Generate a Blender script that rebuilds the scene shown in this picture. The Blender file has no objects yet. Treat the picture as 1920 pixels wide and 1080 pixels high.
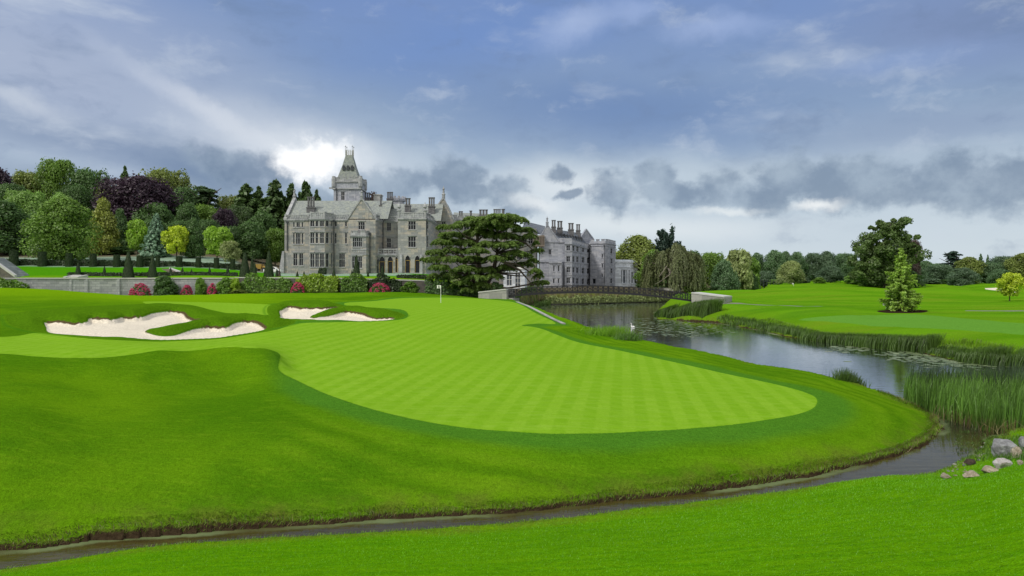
import bpy, math, random
import numpy as np
from mathutils import Vector, Matrix

# ------------------------------------------------------------------ camera, sky, sun, exposure
S = bpy.context.scene
COL = S.collection
F, CX, HY = 1280.0, 960.0, 528.0          # focal length in reference pixels, centre column, horizon row
WATER = -6.0
cam = bpy.data.cameras.new("camera"); cam.lens = 24; cam.sensor_width = 36
cam.shift_y = -12 / 1920; cam.clip_start = 0.1; cam.clip_end = 9000
cam_o = bpy.data.objects.new("camera", cam); COL.objects.link(cam_o)
cam_o.rotation_euler = (math.radians(90), 0, 0); S.camera = cam_o
S.view_settings.view_transform = 'Standard'; S.view_settings.look = 'None'
S.view_settings.exposure = 0.0; S.view_settings.gamma = 1.0
S.cycles.max_bounces = 6; S.cycles.diffuse_bounces = 3; S.cycles.transparent_max_bounces = 4
S.cycles.use_denoising = True

SUN_DIR = Vector((-0.55, -0.45, 0.80)).normalized()
sun = bpy.data.lights.new("sun", 'SUN'); sun.energy = 2.3; sun.angle = math.radians(9); sun.color = (1, .95, .86)
sun_o = bpy.data.objects.new("sun", sun); COL.objects.link(sun_o)
sun_o.rotation_euler = SUN_DIR.to_track_quat('Z', 'Y').to_euler(); sun_o.location = (-40, -40, 80)

def srgb(r, g, b):
    f = lambda c: (c / 255 / 12.92) if c / 255 <= .04045 else ((c / 255 + .055) / 1.055) ** 2.4
    return (f(r), f(g), f(b))

class NT:
    """small helper round a node tree"""
    def __init__(s, tree): s.t = tree; s.t.nodes.clear()
    def n(s, kind, **kw):
        o = s.t.nodes.new(kind)
        for k, v in kw.items():
            if k.startswith('i_'):
                s.set(o, k[2:], v)
            else: setattr(o, k, v)
        return o
    def set(s, o, key, v):
        key = int(key) if key.isdigit() else key.replace('_', ' ')
        i = o.inputs[key]
        if isinstance(v, bpy.types.NodeSocket): s.t.links.new(v, i)
        elif isinstance(v, bpy.types.Node): s.t.links.new(v.outputs[0], i)
        else:
            if i.type == 'RGBA' and len(v) == 3: v = (*v, 1)
            i.default_value = v
    def math(s, op, a, b=0.0, clamp=False):
        o = s.n('ShaderNodeMath', operation=op, use_clamp=clamp); s.set(o, '0', a); s.set(o, '1', b); return o.outputs[0]
    def mix(s, f, a, b, blend='MIX'):
        o = s.n('ShaderNodeMix', data_type='RGBA', blend_type=blend, clamp_factor=True)
        s.set(o, '0', f); s.set(o, '6', a); s.set(o, '7', b); return o.outputs[2]
    def noise(s, vec, scale, detail=3, rough=.55, dist=0.0):
        o = s.n('ShaderNodeTexNoise'); s.set(o, 'Vector', vec)
        o.inputs['Scale'].default_value = scale; o.inputs['Detail'].default_value = detail
        o.inputs['Roughness'].default_value = rough; o.inputs['Distortion'].default_value = dist
        return o
    def map(s, vec, loc=(0, 0, 0), rot=(0, 0, 0), scale=(1, 1, 1), kind='POINT'):
        o = s.n('ShaderNodeMapping', vector_type=kind); s.set(o, 'Vector', vec)
        o.inputs['Location'].default_value = loc; o.inputs['Rotation'].default_value = rot; o.inputs['Scale'].default_value = scale
        return o.outputs[0]
    def ramp(s, v, a, b, lo=0.0, hi=1.0, kind='SMOOTHSTEP'):
        o = s.n('ShaderNodeMapRange', interpolation_type=kind, clamp=True)
        s.set(o, 'Value', v)
        for k, x in (('From Min', a), ('From Max', b), ('To Min', lo), ('To Max', hi)): s.set(o, k, x)
        return o.outputs[0]
    def attr(s, name): return s.n('ShaderNodeAttribute', attribute_name=name).outputs['Fac']

def build_world():
    w = bpy.data.worlds.new("World"); S.world = w; w.use_nodes = True
    t = NT(w.node_tree); ST = 0.1
    sky = t.n('ShaderNodeTexSky', sky_type='NISHITA', sun_disc=False)
    sky.sun_elevation = math.asin(SUN_DIR.z); sky.sun_rotation = math.atan2(SUN_DIR.x, SUN_DIR.y)
    tc = t.n('ShaderNodeTexCoord').outputs['Generated']
    sep = t.n('ShaderNodeSeparateXYZ', i_0=tc)
    x, y, z = sep.outputs
    az = t.math('ARCTAN2', x, y)
    hor = t.math('SQRT', t.math('ADD', t.math('MULTIPLY', x, x), t.math('MULTIPLY', y, y)))
    te = t.math('DIVIDE', z, t.math('MAXIMUM', hor, .05))
    P = t.n('ShaderNodeCombineXYZ', i_0=az, i_1=te).outputs[0]
    def ang(px, py):
        a = math.atan((px - CX) / F); return a, (HY - py) / F * math.cos(a)
    # domain warp so that every cloud edge is ragged
    w1 = t.noise(t.map(P, scale=(1, 1.5, 1)), 6, 3, .5).outputs['Color']
    w2 = t.noise(P, 26, 5, .6).outputs['Color']
    def vadd(a, b, k):
        o = t.n('ShaderNodeVectorMath', operation='SUBTRACT', i_0=b, i_1=(.5, .5, .5)).outputs[0]
        o = t.n('ShaderNodeVectorMath', operation='SCALE', i_0=o, i_Scale=k).outputs[0]
        return t.n('ShaderNodeVectorMath', operation='ADD', i_0=a, i_1=o).outputs[0]
    W = vadd(vadd(P, w1, .09), w2, .012)
    Wf = vadd(vadd(P, w1, .05), w2, .03)
    def blob(px, py, rx, ry, rot=0, vec=None, a=1.0, b=0.0):
        cx, cy = ang(px, py)
        m = t.map(vec or W, (cx, cy, 0), (0, 0, math.radians(-rot)), (rx / F, ry / F, 1), 'TEXTURE')
        m = t.n('ShaderNodeVectorMath', operation='MULTIPLY', i_0=m, i_1=(1, 1, 0)).outputs[0]
        l = t.n('ShaderNodeVectorMath', operation='LENGTH', i_0=m).outputs['Value']
        return t.ramp(l, a, b)
    # stratus: colour by height
    wl = t.noise(t.map(P, scale=(1, 1.4, 1)), 2.6, 2, .5).outputs['Color']
    W = vadd(vadd(P, wl, .10), w2, .016)
    te_w = t.math('ADD', te, t.math('MULTIPLY', t.math('SUBTRACT', t.noise(t.map(P, rot=(0, 0, .3), scale=(1.2, 3, 1)), 2.4, 3).outputs['Fac'], .5), .14))
    cr = t.n('ShaderNodeValToRGB'); t.set(cr, '0', t.math('MULTIPLY', te_w, .6))
    e = cr.color_ramp.elements; e[0].position = 0; e[0].color = (*srgb(208, 220, 228), 1); e[1].position = 1; e[1].color = (1.0, 1.0, 1.02, 1)
    for p, c in ((.045, (200, 213, 224)), (.075, (188, 204, 218)), (.105, (164, 183, 204)), (.145, (144, 166, 196)), (.19, (128, 153, 194)), (.25, (120, 147, 197)), (.34, (132, 155, 198)), (.5, (205, 212, 225))):
        k = e.new(p); k.color = (*srgb(*c), 1)
    C = cr.outputs[0]
    def lay(C, m, col, op=1.0):
        return t.mix(t.math('MULTIPLY', m, op), C, srgb(*col) if max(col) > 1.5 else col)
    # broad tints
    C = lay(C, blob(60, 120, 680, 230, 12), (172, 184, 208), .88)
    C = lay(C, blob(1180, 215, 640, 110, 4), (110, 138, 184), .8)
    C = lay(C, blob(880, 80, 420, 120, -12), (112, 145, 203), .6)
    C = lay(C, blob(1830, 50, 360, 120, 0), (126, 144, 184), .8)
    C = lay(C, blob(1780, 250, 360, 60, 0), (142, 160, 190), .7)
    C = lay(C, blob(230, 265, 420, 56, 8), (128, 147, 178), .75)
    C = lay(C, blob(420, 330, 180, 74, 22), (124, 144, 170), .85)
    C = lay(C, blob(120, 340, 380, 46, 5), (140, 157, 182), .7)
    # broken stratus: soft billows, drawn out along the wind in the west
    left = t.ramp(az, .05, -.32)
    nA = t.noise(t.map(vadd(P, w2, .012), rot=(0, 0, .44), scale=(1.5, 5.2, 1)), 2.7, 8, .56).outputs['Fac']
    nB = t.noise(t.map(vadd(P, w2, .014), rot=(0, 0, .06), scale=(1.3, 3.4, 1)), 3.0, 8, .56).outputs['Fac']
    nn = t.n('ShaderNodeMix', data_type='FLOAT', i_0=left, i_2=nB, i_3=nA).outputs[0]
    C = t.mix(t.math('MULTIPLY', t.ramp(nn, .52, .74), t.math('ADD', .46, t.math('MULTIPLY', left, .26))), C, srgb(202, 212, 226))
    C = t.mix(t.math('MULTIPLY', t.ramp(nn, .48, .28), t.math('MULTIPLY', t.ramp(te, .04, .12), .55)), C, srgb(112, 134, 168))
    nC = t.noise(t.map(vadd(P, w2, .03), rot=(0, 0, .2), scale=(1.2, 2.2, 1)), 6.5, 8, .6).outputs['Fac']
    C = t.mix(t.math('MULTIPLY', t.ramp(nC, .53, .74), .42), C, srgb(205, 215, 228))
    C = t.mix(t.math('MULTIPLY', t.ramp(nC, .46, .28), .38), C, srgb(112, 132, 166))
    # bright breaks
    C = lay(C, blob(30, 185, 100, 24, 14, Wf), (200, 209, 223), .75)
    C = lay(C, blob(300, 150, 200, 24, 26, Wf), (190, 201, 221), .5)
    C = lay(C, blob(420, 215, 200, 28, 28, Wf), (210, 217, 230), .7)
    C = lay(C, blob(570, 285, 300, 78, 14), (218, 225, 234), .75)
    C = lay(C, blob(620, 300, 150, 62, 5, Wf, 1.1, .1), (232, 238, 244), .7)
    C = lay(C, blob(820, 318, 220, 50, 10), (192, 206, 220), .75)
    C = lay(C, blob(1060, 345, 240, 70, 0), (222, 230, 236), .9)
    C = lay(C, blob(1330, 315, 360, 50, 3), (196, 210, 222), .8)
    C = lay(C, blob(1700, 315, 360, 36, 0), (170, 187, 206), .7)
    C = lay(C, blob(1150, 425, 460, 46, 0), (224, 232, 237), .9)
    C = lay(C, blob(1080, 48, 120, 46, -22, Wf), (168, 187, 224), .8)
    C = lay(C, blob(1190, 20, 90, 38, -10, Wf), (160, 181, 222), .7)
    C = lay(C, blob(1345, 48, 140, 38, 6, Wf), (158, 179, 220), .8)
    C = lay(C, blob(1690, 120, 190, 40, 0, Wf), (140, 164, 208), .6)
    # low cumulus, seen dark against the pale band: blobs joined, the edge broken by noise
    D = None
    for b in ((455, 325, 120, 56, 14), (520, 335, 70, 58, 30), (600, 372, 90, 18, 0), (690, 352, 70, 42, 0), (760, 345, 100, 46, -8), (850, 332, 90, 50, 0), (900, 366, 110, 34, 0), (955, 358, 64, 44, 0), (985, 390, 70, 28, 0),
              (1048, 324, 34, 26, 0), (1070, 366, 36, 16, -20), (1150, 356, 66, 58, 28), (1218, 334, 66, 46, 0), (1260, 368, 120, 36, 0), (1340, 350, 64, 50, 0),
              (1420, 370, 80, 38, 15), (1485, 333, 76, 54, 10), (1560, 348, 110, 58, 0), (1650, 334, 100, 56, 0), (1640, 372, 180, 34, 0), (1760, 338, 94, 60, 0), (1830, 350, 130, 54, 0), (1930, 336, 140, 66, 0), (2120, 350, 160, 60, 0), (2350, 330, 180, 60, 0)):
        m = blob(*b, vec=Wf, a=1.3, b=0.05)
        D = m if D is None else t.math('MAXIMUM', D, m)
    cn = t.noise(t.map(P, scale=(1, 1.15, 1)), 15, 9, .6).outputs['Fac']
    dens = t.math('ADD', D, t.math('MULTIPLY', t.math('SUBTRACT', cn, .5), 2.1))
    mask = t.math('MULTIPLY', t.ramp(dens, .22, .86), t.ramp(D, .0, .35))
    shade = t.mix(t.ramp(t.noise(P, 11, 7, .6).outputs['Fac'], .38, .66), srgb(112, 132, 158), srgb(158, 175, 193))
    C = t.mix(t.math('MULTIPLY', mask, .78), C, shade)
    hole = blob(592, 304, 66, 40, -4, vadd(Wf, w2, .05), 1.25, .35)
    C = t.mix(hole, C, (1.15, 1.15, 1.15))
    C = lay(C, blob(1530, 384, 66, 13, -4, Wf), (244, 247, 248), .9)
    C = lay(C, blob(1360, 394, 100, 12, 0, Wf), (232, 238, 241), .8)
    C = lay(C, blob(1010, 385, 90, 22, 10, Wf), (238, 243, 246), .8)
    # unseen sky behind the camera is brightened here to add soft light
    back = t.ramp(y, .25, -.5)
    C = t.mix(back, C, (.85, .84, .82))
    C = t.mix(t.ramp(te, -.02, -.12), C, (.10, .16, .05))
    big = t.n('ShaderNodeVectorMath', operation='SCALE', i_0=C, i_Scale=1 / ST).outputs[0]
    out = t.mix(.94, sky.outputs[0], big)
    bg = t.n('ShaderNodeBackground', i_Color=out, i_Strength=ST)
    t.n('ShaderNodeOutputWorld', i_0=bg)
build_world()

# ------------------------------------------------------------------ helpers
RNG = np.random.default_rng(7)
def at(px, d): return ((px - CX) / F * d, d)
def zat(py, d): return (HY - py) / F * d
def P3(px, py, d): return ((px - CX) / F * d, d, (HY - py) / F * d)
def sstep(a, b, x):
    t = np.clip((x - a) / (b - a), 0, 1); return t * t * (3 - 2 * t)

def tag(o, label=None, cat=None, group=None, kind=None):
    for k, v in (('label', label), ('category', cat), ('group', group), ('kind', kind)):
        if v: o[k] = v
    return o
def empty(name, loc=(0, 0, 0), rz=0, label=None, cat=None, group=None):
    o = bpy.data.objects.new(name, None); COL.objects.link(o); o.location = loc; o.rotation_euler = (0, 0, rz)
    o.empty_display_size = .3
    return tag(o, label, cat, group)
def link(name, me, parent=None, mat=None):
    o = bpy.data.objects.new(name, me); COL.objects.link(o)
    if parent: o.parent = parent
    if mat:
        if not me.materials: me.materials.append(None)
        o.material_slots[0].link = 'OBJECT'; o.material_slots[0].material = mat
    return o

class MB:
    """collects faces (with uv in metres) into one mesh"""
    def __init__(s): s.v = []; s.f = []; s.uv = []; s.mi = []
    def face(s, pts, uv=None, m=0):
        i = len(s.v); s.v += [tuple(p) for p in pts]; s.f.append(tuple(range(i, i + len(pts))))
        if uv is None:
            a = Vector(pts[1]) - Vector(pts[0]); b = Vector(pts[-1]) - Vector(pts[0]); n = a.cross(b)
            if abs(n.z) > .7 * n.length: uv = [(p[0], p[1]) for p in pts]
            else:
                h = Vector((-n.y, n.x, 0)); h = h.normalized() if h.length > 1e-9 else Vector((1, 0, 0))
                uv = [(p[0] * h.x + p[1] * h.y, p[2]) for p in pts]
        s.uv += uv; s.mi.append(m)
    def hexa(s, p, m=0):
        for q in ((0, 3, 2, 1), (4, 5, 6, 7), (0, 1, 5, 4), (1, 2, 6, 5), (2, 3, 7, 6), (3, 0, 4, 7)): s.face([p[i] for i in q], m=m)
    def box(s, x0, x1, y0, y1, z0, z1, m=0):
        s.hexa([(x0, y0, z0), (x1, y0, z0), (x1, y1, z0), (x0, y1, z0), (x0, y0, z1), (x1, y0, z1), (x1, y1, z1), (x0, y1, z1)], m)
    def obox(s, a, b, th, z0, z1, off=0.0, z0b=None, z1b=None, m=0):
        """box along a->b in plan, from offset off to off+th on the side away from the camera"""
        a = Vector((a[0], a[1])); b = Vector((b[0], b[1])); u = (b - a).normalized(); n = Vector((-u.y, u.x))
        a0, b0, a1, b1 = a + n * off, b + n * off, a + n * (off + th), b + n * (off + th)
        z0b = z0 if z0b is None else z0b; z1b = z1 if z1b is None else z1b
        s.hexa([(*a0, z0), (*b0, z0b), (*b1, z0b), (*a1, z0), (*a0, z1), (*b0, z1b), (*b1, z1b), (*a1, z1)], m)
    def tube(s, pts, rad, n=8, m=0, cap=True):
        pts = [Vector(p) for p in pts]; rad = rad if hasattr(rad, '__len__') else [rad] * len(pts)
        rings = []; prev = None
        for i, p in enumerate(pts):
            d = (pts[min(i + 1, len(pts) - 1)] - pts[max(i - 1, 0)]).normalized()
            if prev is None: x = d.orthogonal().normalized()
            else: x = (prev - d * prev.dot(d)).normalized()
            prev = x; y = d.cross(x)
            rings.append([p + (x * math.cos(2 * math.pi * k / n) + y * math.sin(2 * math.pi * k / n)) * rad[i] for k in range(n)])
        for a, b in zip(rings, rings[1:]):
            for k in range(n): s.face([a[k], a[(k + 1) % n], b[(k + 1) % n], b[k]], [(0, 0), (1, 0), (1, 1), (0, 1)], m)
        if cap:
            s.face(rings[0][::-1], [(0, 0)] * n, m); s.face(rings[-1], [(0, 0)] * n, m)
    def lathe(s, c, prof, n=12, m=0, sx=1, rot=0.0):
        R = [[(c[0] + r * sx * math.cos(2 * math.pi * k / n + rot), c[1] + r * math.sin(2 * math.pi * k / n + rot), c[2] + z) for k in range(n)] for r, z in prof]
        for i in range(len(R) - 1):
            for k in range(n):
                a = 2 * math.pi * prof[i][0] / n
                s.face([R[i][k], R[i][(k + 1) % n], R[i + 1][(k + 1) % n], R[i + 1][k]], [(k * a, prof[i][1]), (k * a + a, prof[i][1]), (k * a + a, prof[i + 1][1]), (k * a, prof[i + 1][1])], m)
        s.face(R[0][::-1], [(0, 0)] * n, m); s.face(R[-1], [(0, 0)] * n, m)
    def mesh(s, name, mats=(), smooth=False, weld=False):
        me = bpy.data.meshes.new(name); me.from_pydata(s.v, [], s.f)
        ul = me.uv_layers.new(name='UVMap'); ul.data.foreach_set('uv', np.array(s.uv, dtype=np.float32).ravel())
        for m in mats: me.materials.append(m)
        me.polygons.foreach_set('material_index', s.mi)
        if weld:
            import bmesh
            b = bmesh.new(); b.from_mesh(me); bmesh.ops.remove_doubles(b, verts=b.verts, dist=1e-4); b.to_mesh(me); b.free()
        if smooth: me.polygons.foreach_set('use_smooth', [True] * len(me.polygons))
        me.update(); return me
    def build(s, name, mat, parent=None, smooth=False, weld=False):
        mats = mat if isinstance(mat, (list, tuple)) else [mat]
        o = bpy.data.objects.new(name, s.mesh(name, mats, smooth, weld)); COL.objects.link(o)
        if parent: o.parent = parent
        return o

def np_mesh(name, V, Fq, mat=None, attrs=None, smooth=False):
    """mesh from numpy arrays, faces all of one size"""
    me = bpy.data.meshes.new(name); n, k = Fq.shape
    me.vertices.add(len(V)); me.vertices.foreach_set('co', np.ascontiguousarray(V, dtype=np.float32).ravel())
    me.loops.add(n * k); me.loops.foreach_set('vertex_index', np.ascontiguousarray(Fq, dtype=np.int32).ravel())
    me.polygons.add(n); me.polygons.foreach_set('loop_start', np.arange(0, n * k, k, dtype=np.int32))
    try: me.polygons.foreach_set('loop_total', np.full(n, k, dtype=np.int32))
    except Exception: pass
    if smooth: me.polygons.foreach_set('use_smooth', np.ones(n, dtype=bool))
    for a, v in (attrs or {}).items():
        at_ = me.attributes.new(a, 'FLOAT', 'POINT'); at_.data.foreach_set('value', np.ascontiguousarray(v, dtype=np.float32))
    if mat: me.materials.append(mat)
    me.update(calc_edges=True); me.validate(); return me

# ------------------------------------------------------------------ materials
def new_mat(name):
    m = bpy.data.materials.new(name); m.use_nodes = True; return m, NT(m.node_tree)
def principled(t, col, rough=.8, bump=None, bd=.02, **kw):
    p = t.n('ShaderNodeBsdfPrincipled'); t.set(p, 'Base Color', col); t.set(p, 'Roughness', rough)
    for k, v in kw.items(): t.set(p, k.replace('_', ' '), v)
    if bump is not None:
        b = t.n('ShaderNodeBump', i_Height=bump); b.inputs['Distance'].default_value = bd; b.inputs['Strength'].default_value = 1
        t.t.links.new(b.outputs[0], p.inputs['Normal'])
    t.n('ShaderNodeOutputMaterial', i_0=p); return p

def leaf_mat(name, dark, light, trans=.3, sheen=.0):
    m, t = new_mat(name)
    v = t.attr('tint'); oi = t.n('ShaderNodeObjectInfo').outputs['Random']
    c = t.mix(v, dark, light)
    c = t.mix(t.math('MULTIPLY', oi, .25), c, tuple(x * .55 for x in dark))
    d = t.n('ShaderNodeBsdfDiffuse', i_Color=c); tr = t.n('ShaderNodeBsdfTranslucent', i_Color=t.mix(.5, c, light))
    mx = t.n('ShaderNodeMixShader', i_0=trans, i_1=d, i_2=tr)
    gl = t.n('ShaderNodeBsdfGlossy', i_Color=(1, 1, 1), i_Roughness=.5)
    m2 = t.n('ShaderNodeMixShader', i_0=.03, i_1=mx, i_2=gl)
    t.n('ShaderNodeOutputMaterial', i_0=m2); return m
def bark_mat(name, a, b):
    m, t = new_mat(name); o = t.n('ShaderNodeTexCoord').outputs['Object']
    n = t.noise(t.map(o, scale=(4, 4, .8)), 2.5, 5).outputs['Fac']
    principled(t, t.mix(n, a, b), .9, n, .05); return m
def plain(name, col, rough=.6, var=.2, scale=3.0, metal=0.0):
    m, t = new_mat(name); o = t.n('ShaderNodeTexCoord').outputs['Object']
    n = t.noise(o, scale, 4).outputs['Fac']
    principled(t, t.mix(n, tuple(c * (1 - var) for c in col), tuple(min(1, c * (1 + var)) for c in col)), rough, Metallic=metal); return m
def stone_mat(name, base, warm, dark, bw=1.1, bh=.38, warm_amt=.35, mortar=.75, stain=.5, mort=.012):
    m, t = new_mat(name); uv = t.n('ShaderNodeUVMap', uv_map='UVMap').outputs[0]
    br = t.n('ShaderNodeTexBrick'); t.set(br, 'Vector', uv)
    br.inputs['Scale'].default_value = 1; br.inputs['Brick Width'].default_value = bw; br.inputs['Row Height'].default_value = bh
    br.inputs['Mortar Size'].default_value = mort; br.inputs['Mortar Smooth'].default_value = .3
    br.inputs['Color1'].default_value = (0, 0, 0, 1); br.inputs['Color2'].default_value = (1, 1, 1, 1); br.inputs['Mortar'].default_value = (.5, .5, .5, 1)
    br.inputs['Bias'].default_value = 0
    n1 = t.noise(uv, .35, 4).outputs['Fac']; n2 = t.noise(uv, 3.5, 5).outputs['Fac']; n3 = t.noise(t.map(uv, scale=(2.4, .35, 1)), .8, 4).outputs['Fac']
    bf = t.n('ShaderNodeRGBToBW', i_0=br.outputs['Color']).outputs[0]
    c = t.mix(bf, tuple(x * .72 for x in base), tuple(min(1, x * 1.22) for x in base))
    wm = t.math('MULTIPLY', t.ramp(t.math('ADD', t.math('MULTIPLY', bf, .6), n1), .72, 1.05), warm_amt)
    c = t.mix(wm, c, warm)
    c = t.mix(t.math('MULTIPLY', t.ramp(n3, .48, .72), stain), c, dark)
    c = t.mix(t.math('MULTIPLY', t.ramp(n2, .3, .75), .35), c, tuple(x * .6 for x in base))
    c = t.mix(t.math('MULTIPLY', br.outputs['Fac'], .6), c, tuple(x * mortar for x in base))
    h = t.math('SUBTRACT', t.math('MULTIPLY', n2, .5), br.outputs['Fac'])
    principled(t, c, .9, h, .02); return m

M = {}
M['stone'] = stone_mat('stone', (.37, .375, .37), (.52, .42, .30), (.15, .16, .19), 1.7, .55, .5, stain=.5)
M['stone_grey'] = stone_mat('stone_grey', (.39, .41, .47), (.42, .39, .36), (.16, .17, .22), 1.4, .5, .3, stain=.5)
M['stone_pale'] = stone_mat('stone_pale', (.68, .73, .80), (.7, .7, .7), (.5, .55, .6), 1.6, .6, .1, stain=.3)
M['trim'] = stone_mat('trim', (.40, .41, .43), (.44, .42, .38), (.17, .18, .2), 1.2, .6, .3, stain=.5)
M['slate'] = stone_mat('slate', (.30, .33, .32), (.33, .36, .28), (.19, .21, .22), .5, .32, .6, .6, .4, .02)
M['slate_dark'] = stone_mat('slate_dark', (.13, .15, .19), (.17, .19, .19), (.08, .09, .11), .5, .32, .5, .6, .4, .02)
M['chimney'] = stone_mat('chimney', (.16, .16, .17), (.22, .20, .19), (.08, .08, .09), .6, .3, .3)
M['wall'] = stone_mat('wall', (.40, .42, .43), (.44, .43, .40), (.20, .22, .23), 1.3, .45, .3, .45, .5, .03)
M['wall_old'] = stone_mat('wall_old', (.15, .14, .13), (.2, .17, .12), (.06, .06, .05), .7, .22, .5, .5, .5, .03)
M['concrete'] = stone_mat('concrete', (.34, .34, .32), (.38, .37, .33), (.22, .22, .21), 2.4, 2.0, .4, .8, .4, .02)
M['coping'] = plain('coping', (.50, .50, .48), .8)
M['lead'] = plain('lead', (.04, .045, .055), .5)
M['iron'] = plain('iron', (.012, .012, .015), .5)
M['wood'] = plain('wood', (.19, .155, .125), .7)
M['gold_wood'] = plain('gold_wood', (.42, .27, .06), .6)
M['white'] = plain('white', (.8, .8, .78), .5, .04)
m, t = new_mat('glass'); o = t.n('ShaderNodeTexCoord').outputs['Object']
principled(t, t.mix(t.noise(o, .8, 2).outputs['Fac'], (.004, .005, .008), (.02, .024, .032)), .12, t.noise(o, 2.0, 2).outputs['Fac'], .01, Specular_IOR_Level=.25); M['glass'] = m
m, t = new_mat('glass_pale'); o = t.n('ShaderNodeTexCoord').outputs['Object']
principled(t, t.mix(t.noise(o, .5, 2).outputs['Fac'], (.05, .065, .09), (.13, .15, .18)), .15); M['glass_pale'] = m
M['bark'] = bark_mat('bark', (.04, .03, .022), (.12, .095, .07))
M['bark_pale'] = bark_mat('bark_pale', (.12, .1, .08), (.3, .26, .22))
def L(name, r, g, b, k=1.8, tr=.3):
    g_ = 1.0 if name in ('petal', 'leaf_yew', 'leaf_box', 'blade', 'dry', 'leaf_purple', 'reed', 'reed_dark') else 1.85
    c = (r * g_, g * g_, b * g_); M[name] = leaf_mat(name, tuple(x * .62 for x in c), tuple(min(.9, x * k) for x in c), tr)
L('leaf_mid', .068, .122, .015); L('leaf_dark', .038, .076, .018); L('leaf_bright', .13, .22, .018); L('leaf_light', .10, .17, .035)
L('leaf_olive', .085, .11, .022); L('leaf_purple', .040, .022, .036, 1.8); L('leaf_blue', .095, .15, .10); L('leaf_yellow', .22, .28, .014)
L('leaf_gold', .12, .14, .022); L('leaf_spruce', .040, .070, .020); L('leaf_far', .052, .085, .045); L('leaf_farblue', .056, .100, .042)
L('leaf_willow', .13, .16, .055); L('leaf_weep', .088, .102, .044, 1.8); L('leaf_pine', .024, .045, .032); L('leaf_cedar', .066, .104, .020, 2.2)
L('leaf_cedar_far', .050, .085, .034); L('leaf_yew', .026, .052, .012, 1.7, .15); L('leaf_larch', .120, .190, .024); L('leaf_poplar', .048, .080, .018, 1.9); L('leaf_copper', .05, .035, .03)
L('leaf_ivy', .06, .115, .012); L('leaf_golden_shrub', .125, .19, .010); L('leaf_hydrangea', .05, .1, .02); L('petal', .62, .055, .17, 1.35); L('leaf_box', .030, .055, .018, 1.6, .15)
L('reed', .052, .100, .013, 2.3); L('reed_dark', .040, .068, .030, 2.4); L('blade', .13, .23, .012, 1.8); L('dry', .16, .13, .05, 1.8)
# ------------------------------------------------------------------ terrain: control points (column, row, height or depth)
def ctrl(rows):
    out = []
    for r in rows:
        px, py, k, v = r
        if k == 'z': z = v; d = F * -z / (py - HY)
        else: d = v; z = zat(py, d)
        out.append((px, d, z))
        if px <= 160: out += [(px - 800, d, z)]
        if px >= 1880: out += [(px + 700, d, z)]
    return out
def zr(px, *pairs): return [(px, py, 'z', z) for py, z in pairs]
def dr(px, *pairs): return [(px, py, 'd', d) for py, d in pairs]
LC = (zr(0, (1030, -6), (930, -5.2), (840, -4.5), (760, -4.1), (690, -3.6), (655, -3.4), (600, -2.8), (570, -2.2), (545, -1.3)) + dr(0, (540, 121)) +
      zr(150, (1020, -6), (930, -5.3), (840, -4.75), (760, -4.4), (700, -3.95), (670, -3.5)) + zr(300, (645, -3.6)) + zr(100, (640, -3.4), (598, -2.75)) + zr(60, (620, -3.2)) +
      zr(430, (1000, -6), (920, -5.4), (850, -4.95), (760, -4.62), (718, -4.5), (698, -4.22), (655, -3.42)) + zr(430, (644, -3.75)) + zr(300, (900, -5.2), (780, -4.6), (715, -4.35), (660, -3.42)) +
      zr(600, (982, -6), (900, -5.35), (820, -4.8), (755, -4.6), (690, -4.35), (650, -3.95)) + zr(515, (662, -3.62)) + zr(545, (690, -4.42), (668, -4.1)) + zr(500, (632, -3.6), (612, -3.4)) +
      zr(280, (636, -3.5), (584, -2.55), (573, -2.35), (565, -2.45)) + zr(480, (598, -3.15), (586, -2.95)) + zr(440, (576, -2.8)) + zr(300, (558, -2.5)) + dr(240, (553, 124)) + dr(440, (550, 125)) + dr(60, (541, 120)) + dr(120, (544, 122)) +
      zr(640, (602, -3.25)) + zr(560, (575, -2.65)) + zr(680, (583, -2.85)) + zr(600, (570, -2.5), (552, -2.15)) + zr(740, (590, -3.1)) + zr(650, (560, -2.6)) + dr(700, (546, 126)) + dr(780, (548, 124)) + dr(600, (548, 125)) +
      zr(700, (640, -4.0), (700, -4.45)) + zr(800, (970, -6), (900, -5.5), (850, -5.1), (812, -4.85), (760, -4.68), (600, -3.35), (580, -3.0)) + zr(826, (568, -2.85)) + zr(840, (558, -2.58)) + dr(860, (552, 124)) + dr(915, (556, 124)) +
      zr(960, (960, -6), (900, -5.5), (840, -5.08), (812, -4.88), (760, -4.75), (700, -4.6), (650, -4.3), (620, -3.95), (600, -3.6), (580, -3.2), (566, -2.95)) + zr(900, (562, -2.8)) + zr(1010, (588, -3.7)) + zr(1050, (608, -4.25)) +
      zr(1100, (622, -4.65), (940, -6), (860, -5.3), (815, -4.95)) + zr(1200, (645, -4.95), (700, -4.75), (760, -4.85)) + zr(1250, (656, -5.05)) +
      zr(1300, (925, -6), (870, -5.5), (826, -5.15), (800, -4.98), (740, -4.88), (700, -4.85), (668, -5.05)) + zr(1400, (690, -5.22)) + zr(1460, (905, -6), (800, -5.08), (760, -4.98)) +
      zr(1530, (893, -6), (830, -5.4), (760, -5.03), (720, -5.15), (707, -5.25)) + zr(1640, (860, -6), (800, -5.45), (748, -5.6)) + zr(1590, (725, -5.45)) + zr(1720, (835, -6), (785, -5.75)) + zr(1760, (805, -6)) + zr(1690, (760, -5.8)))
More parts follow.
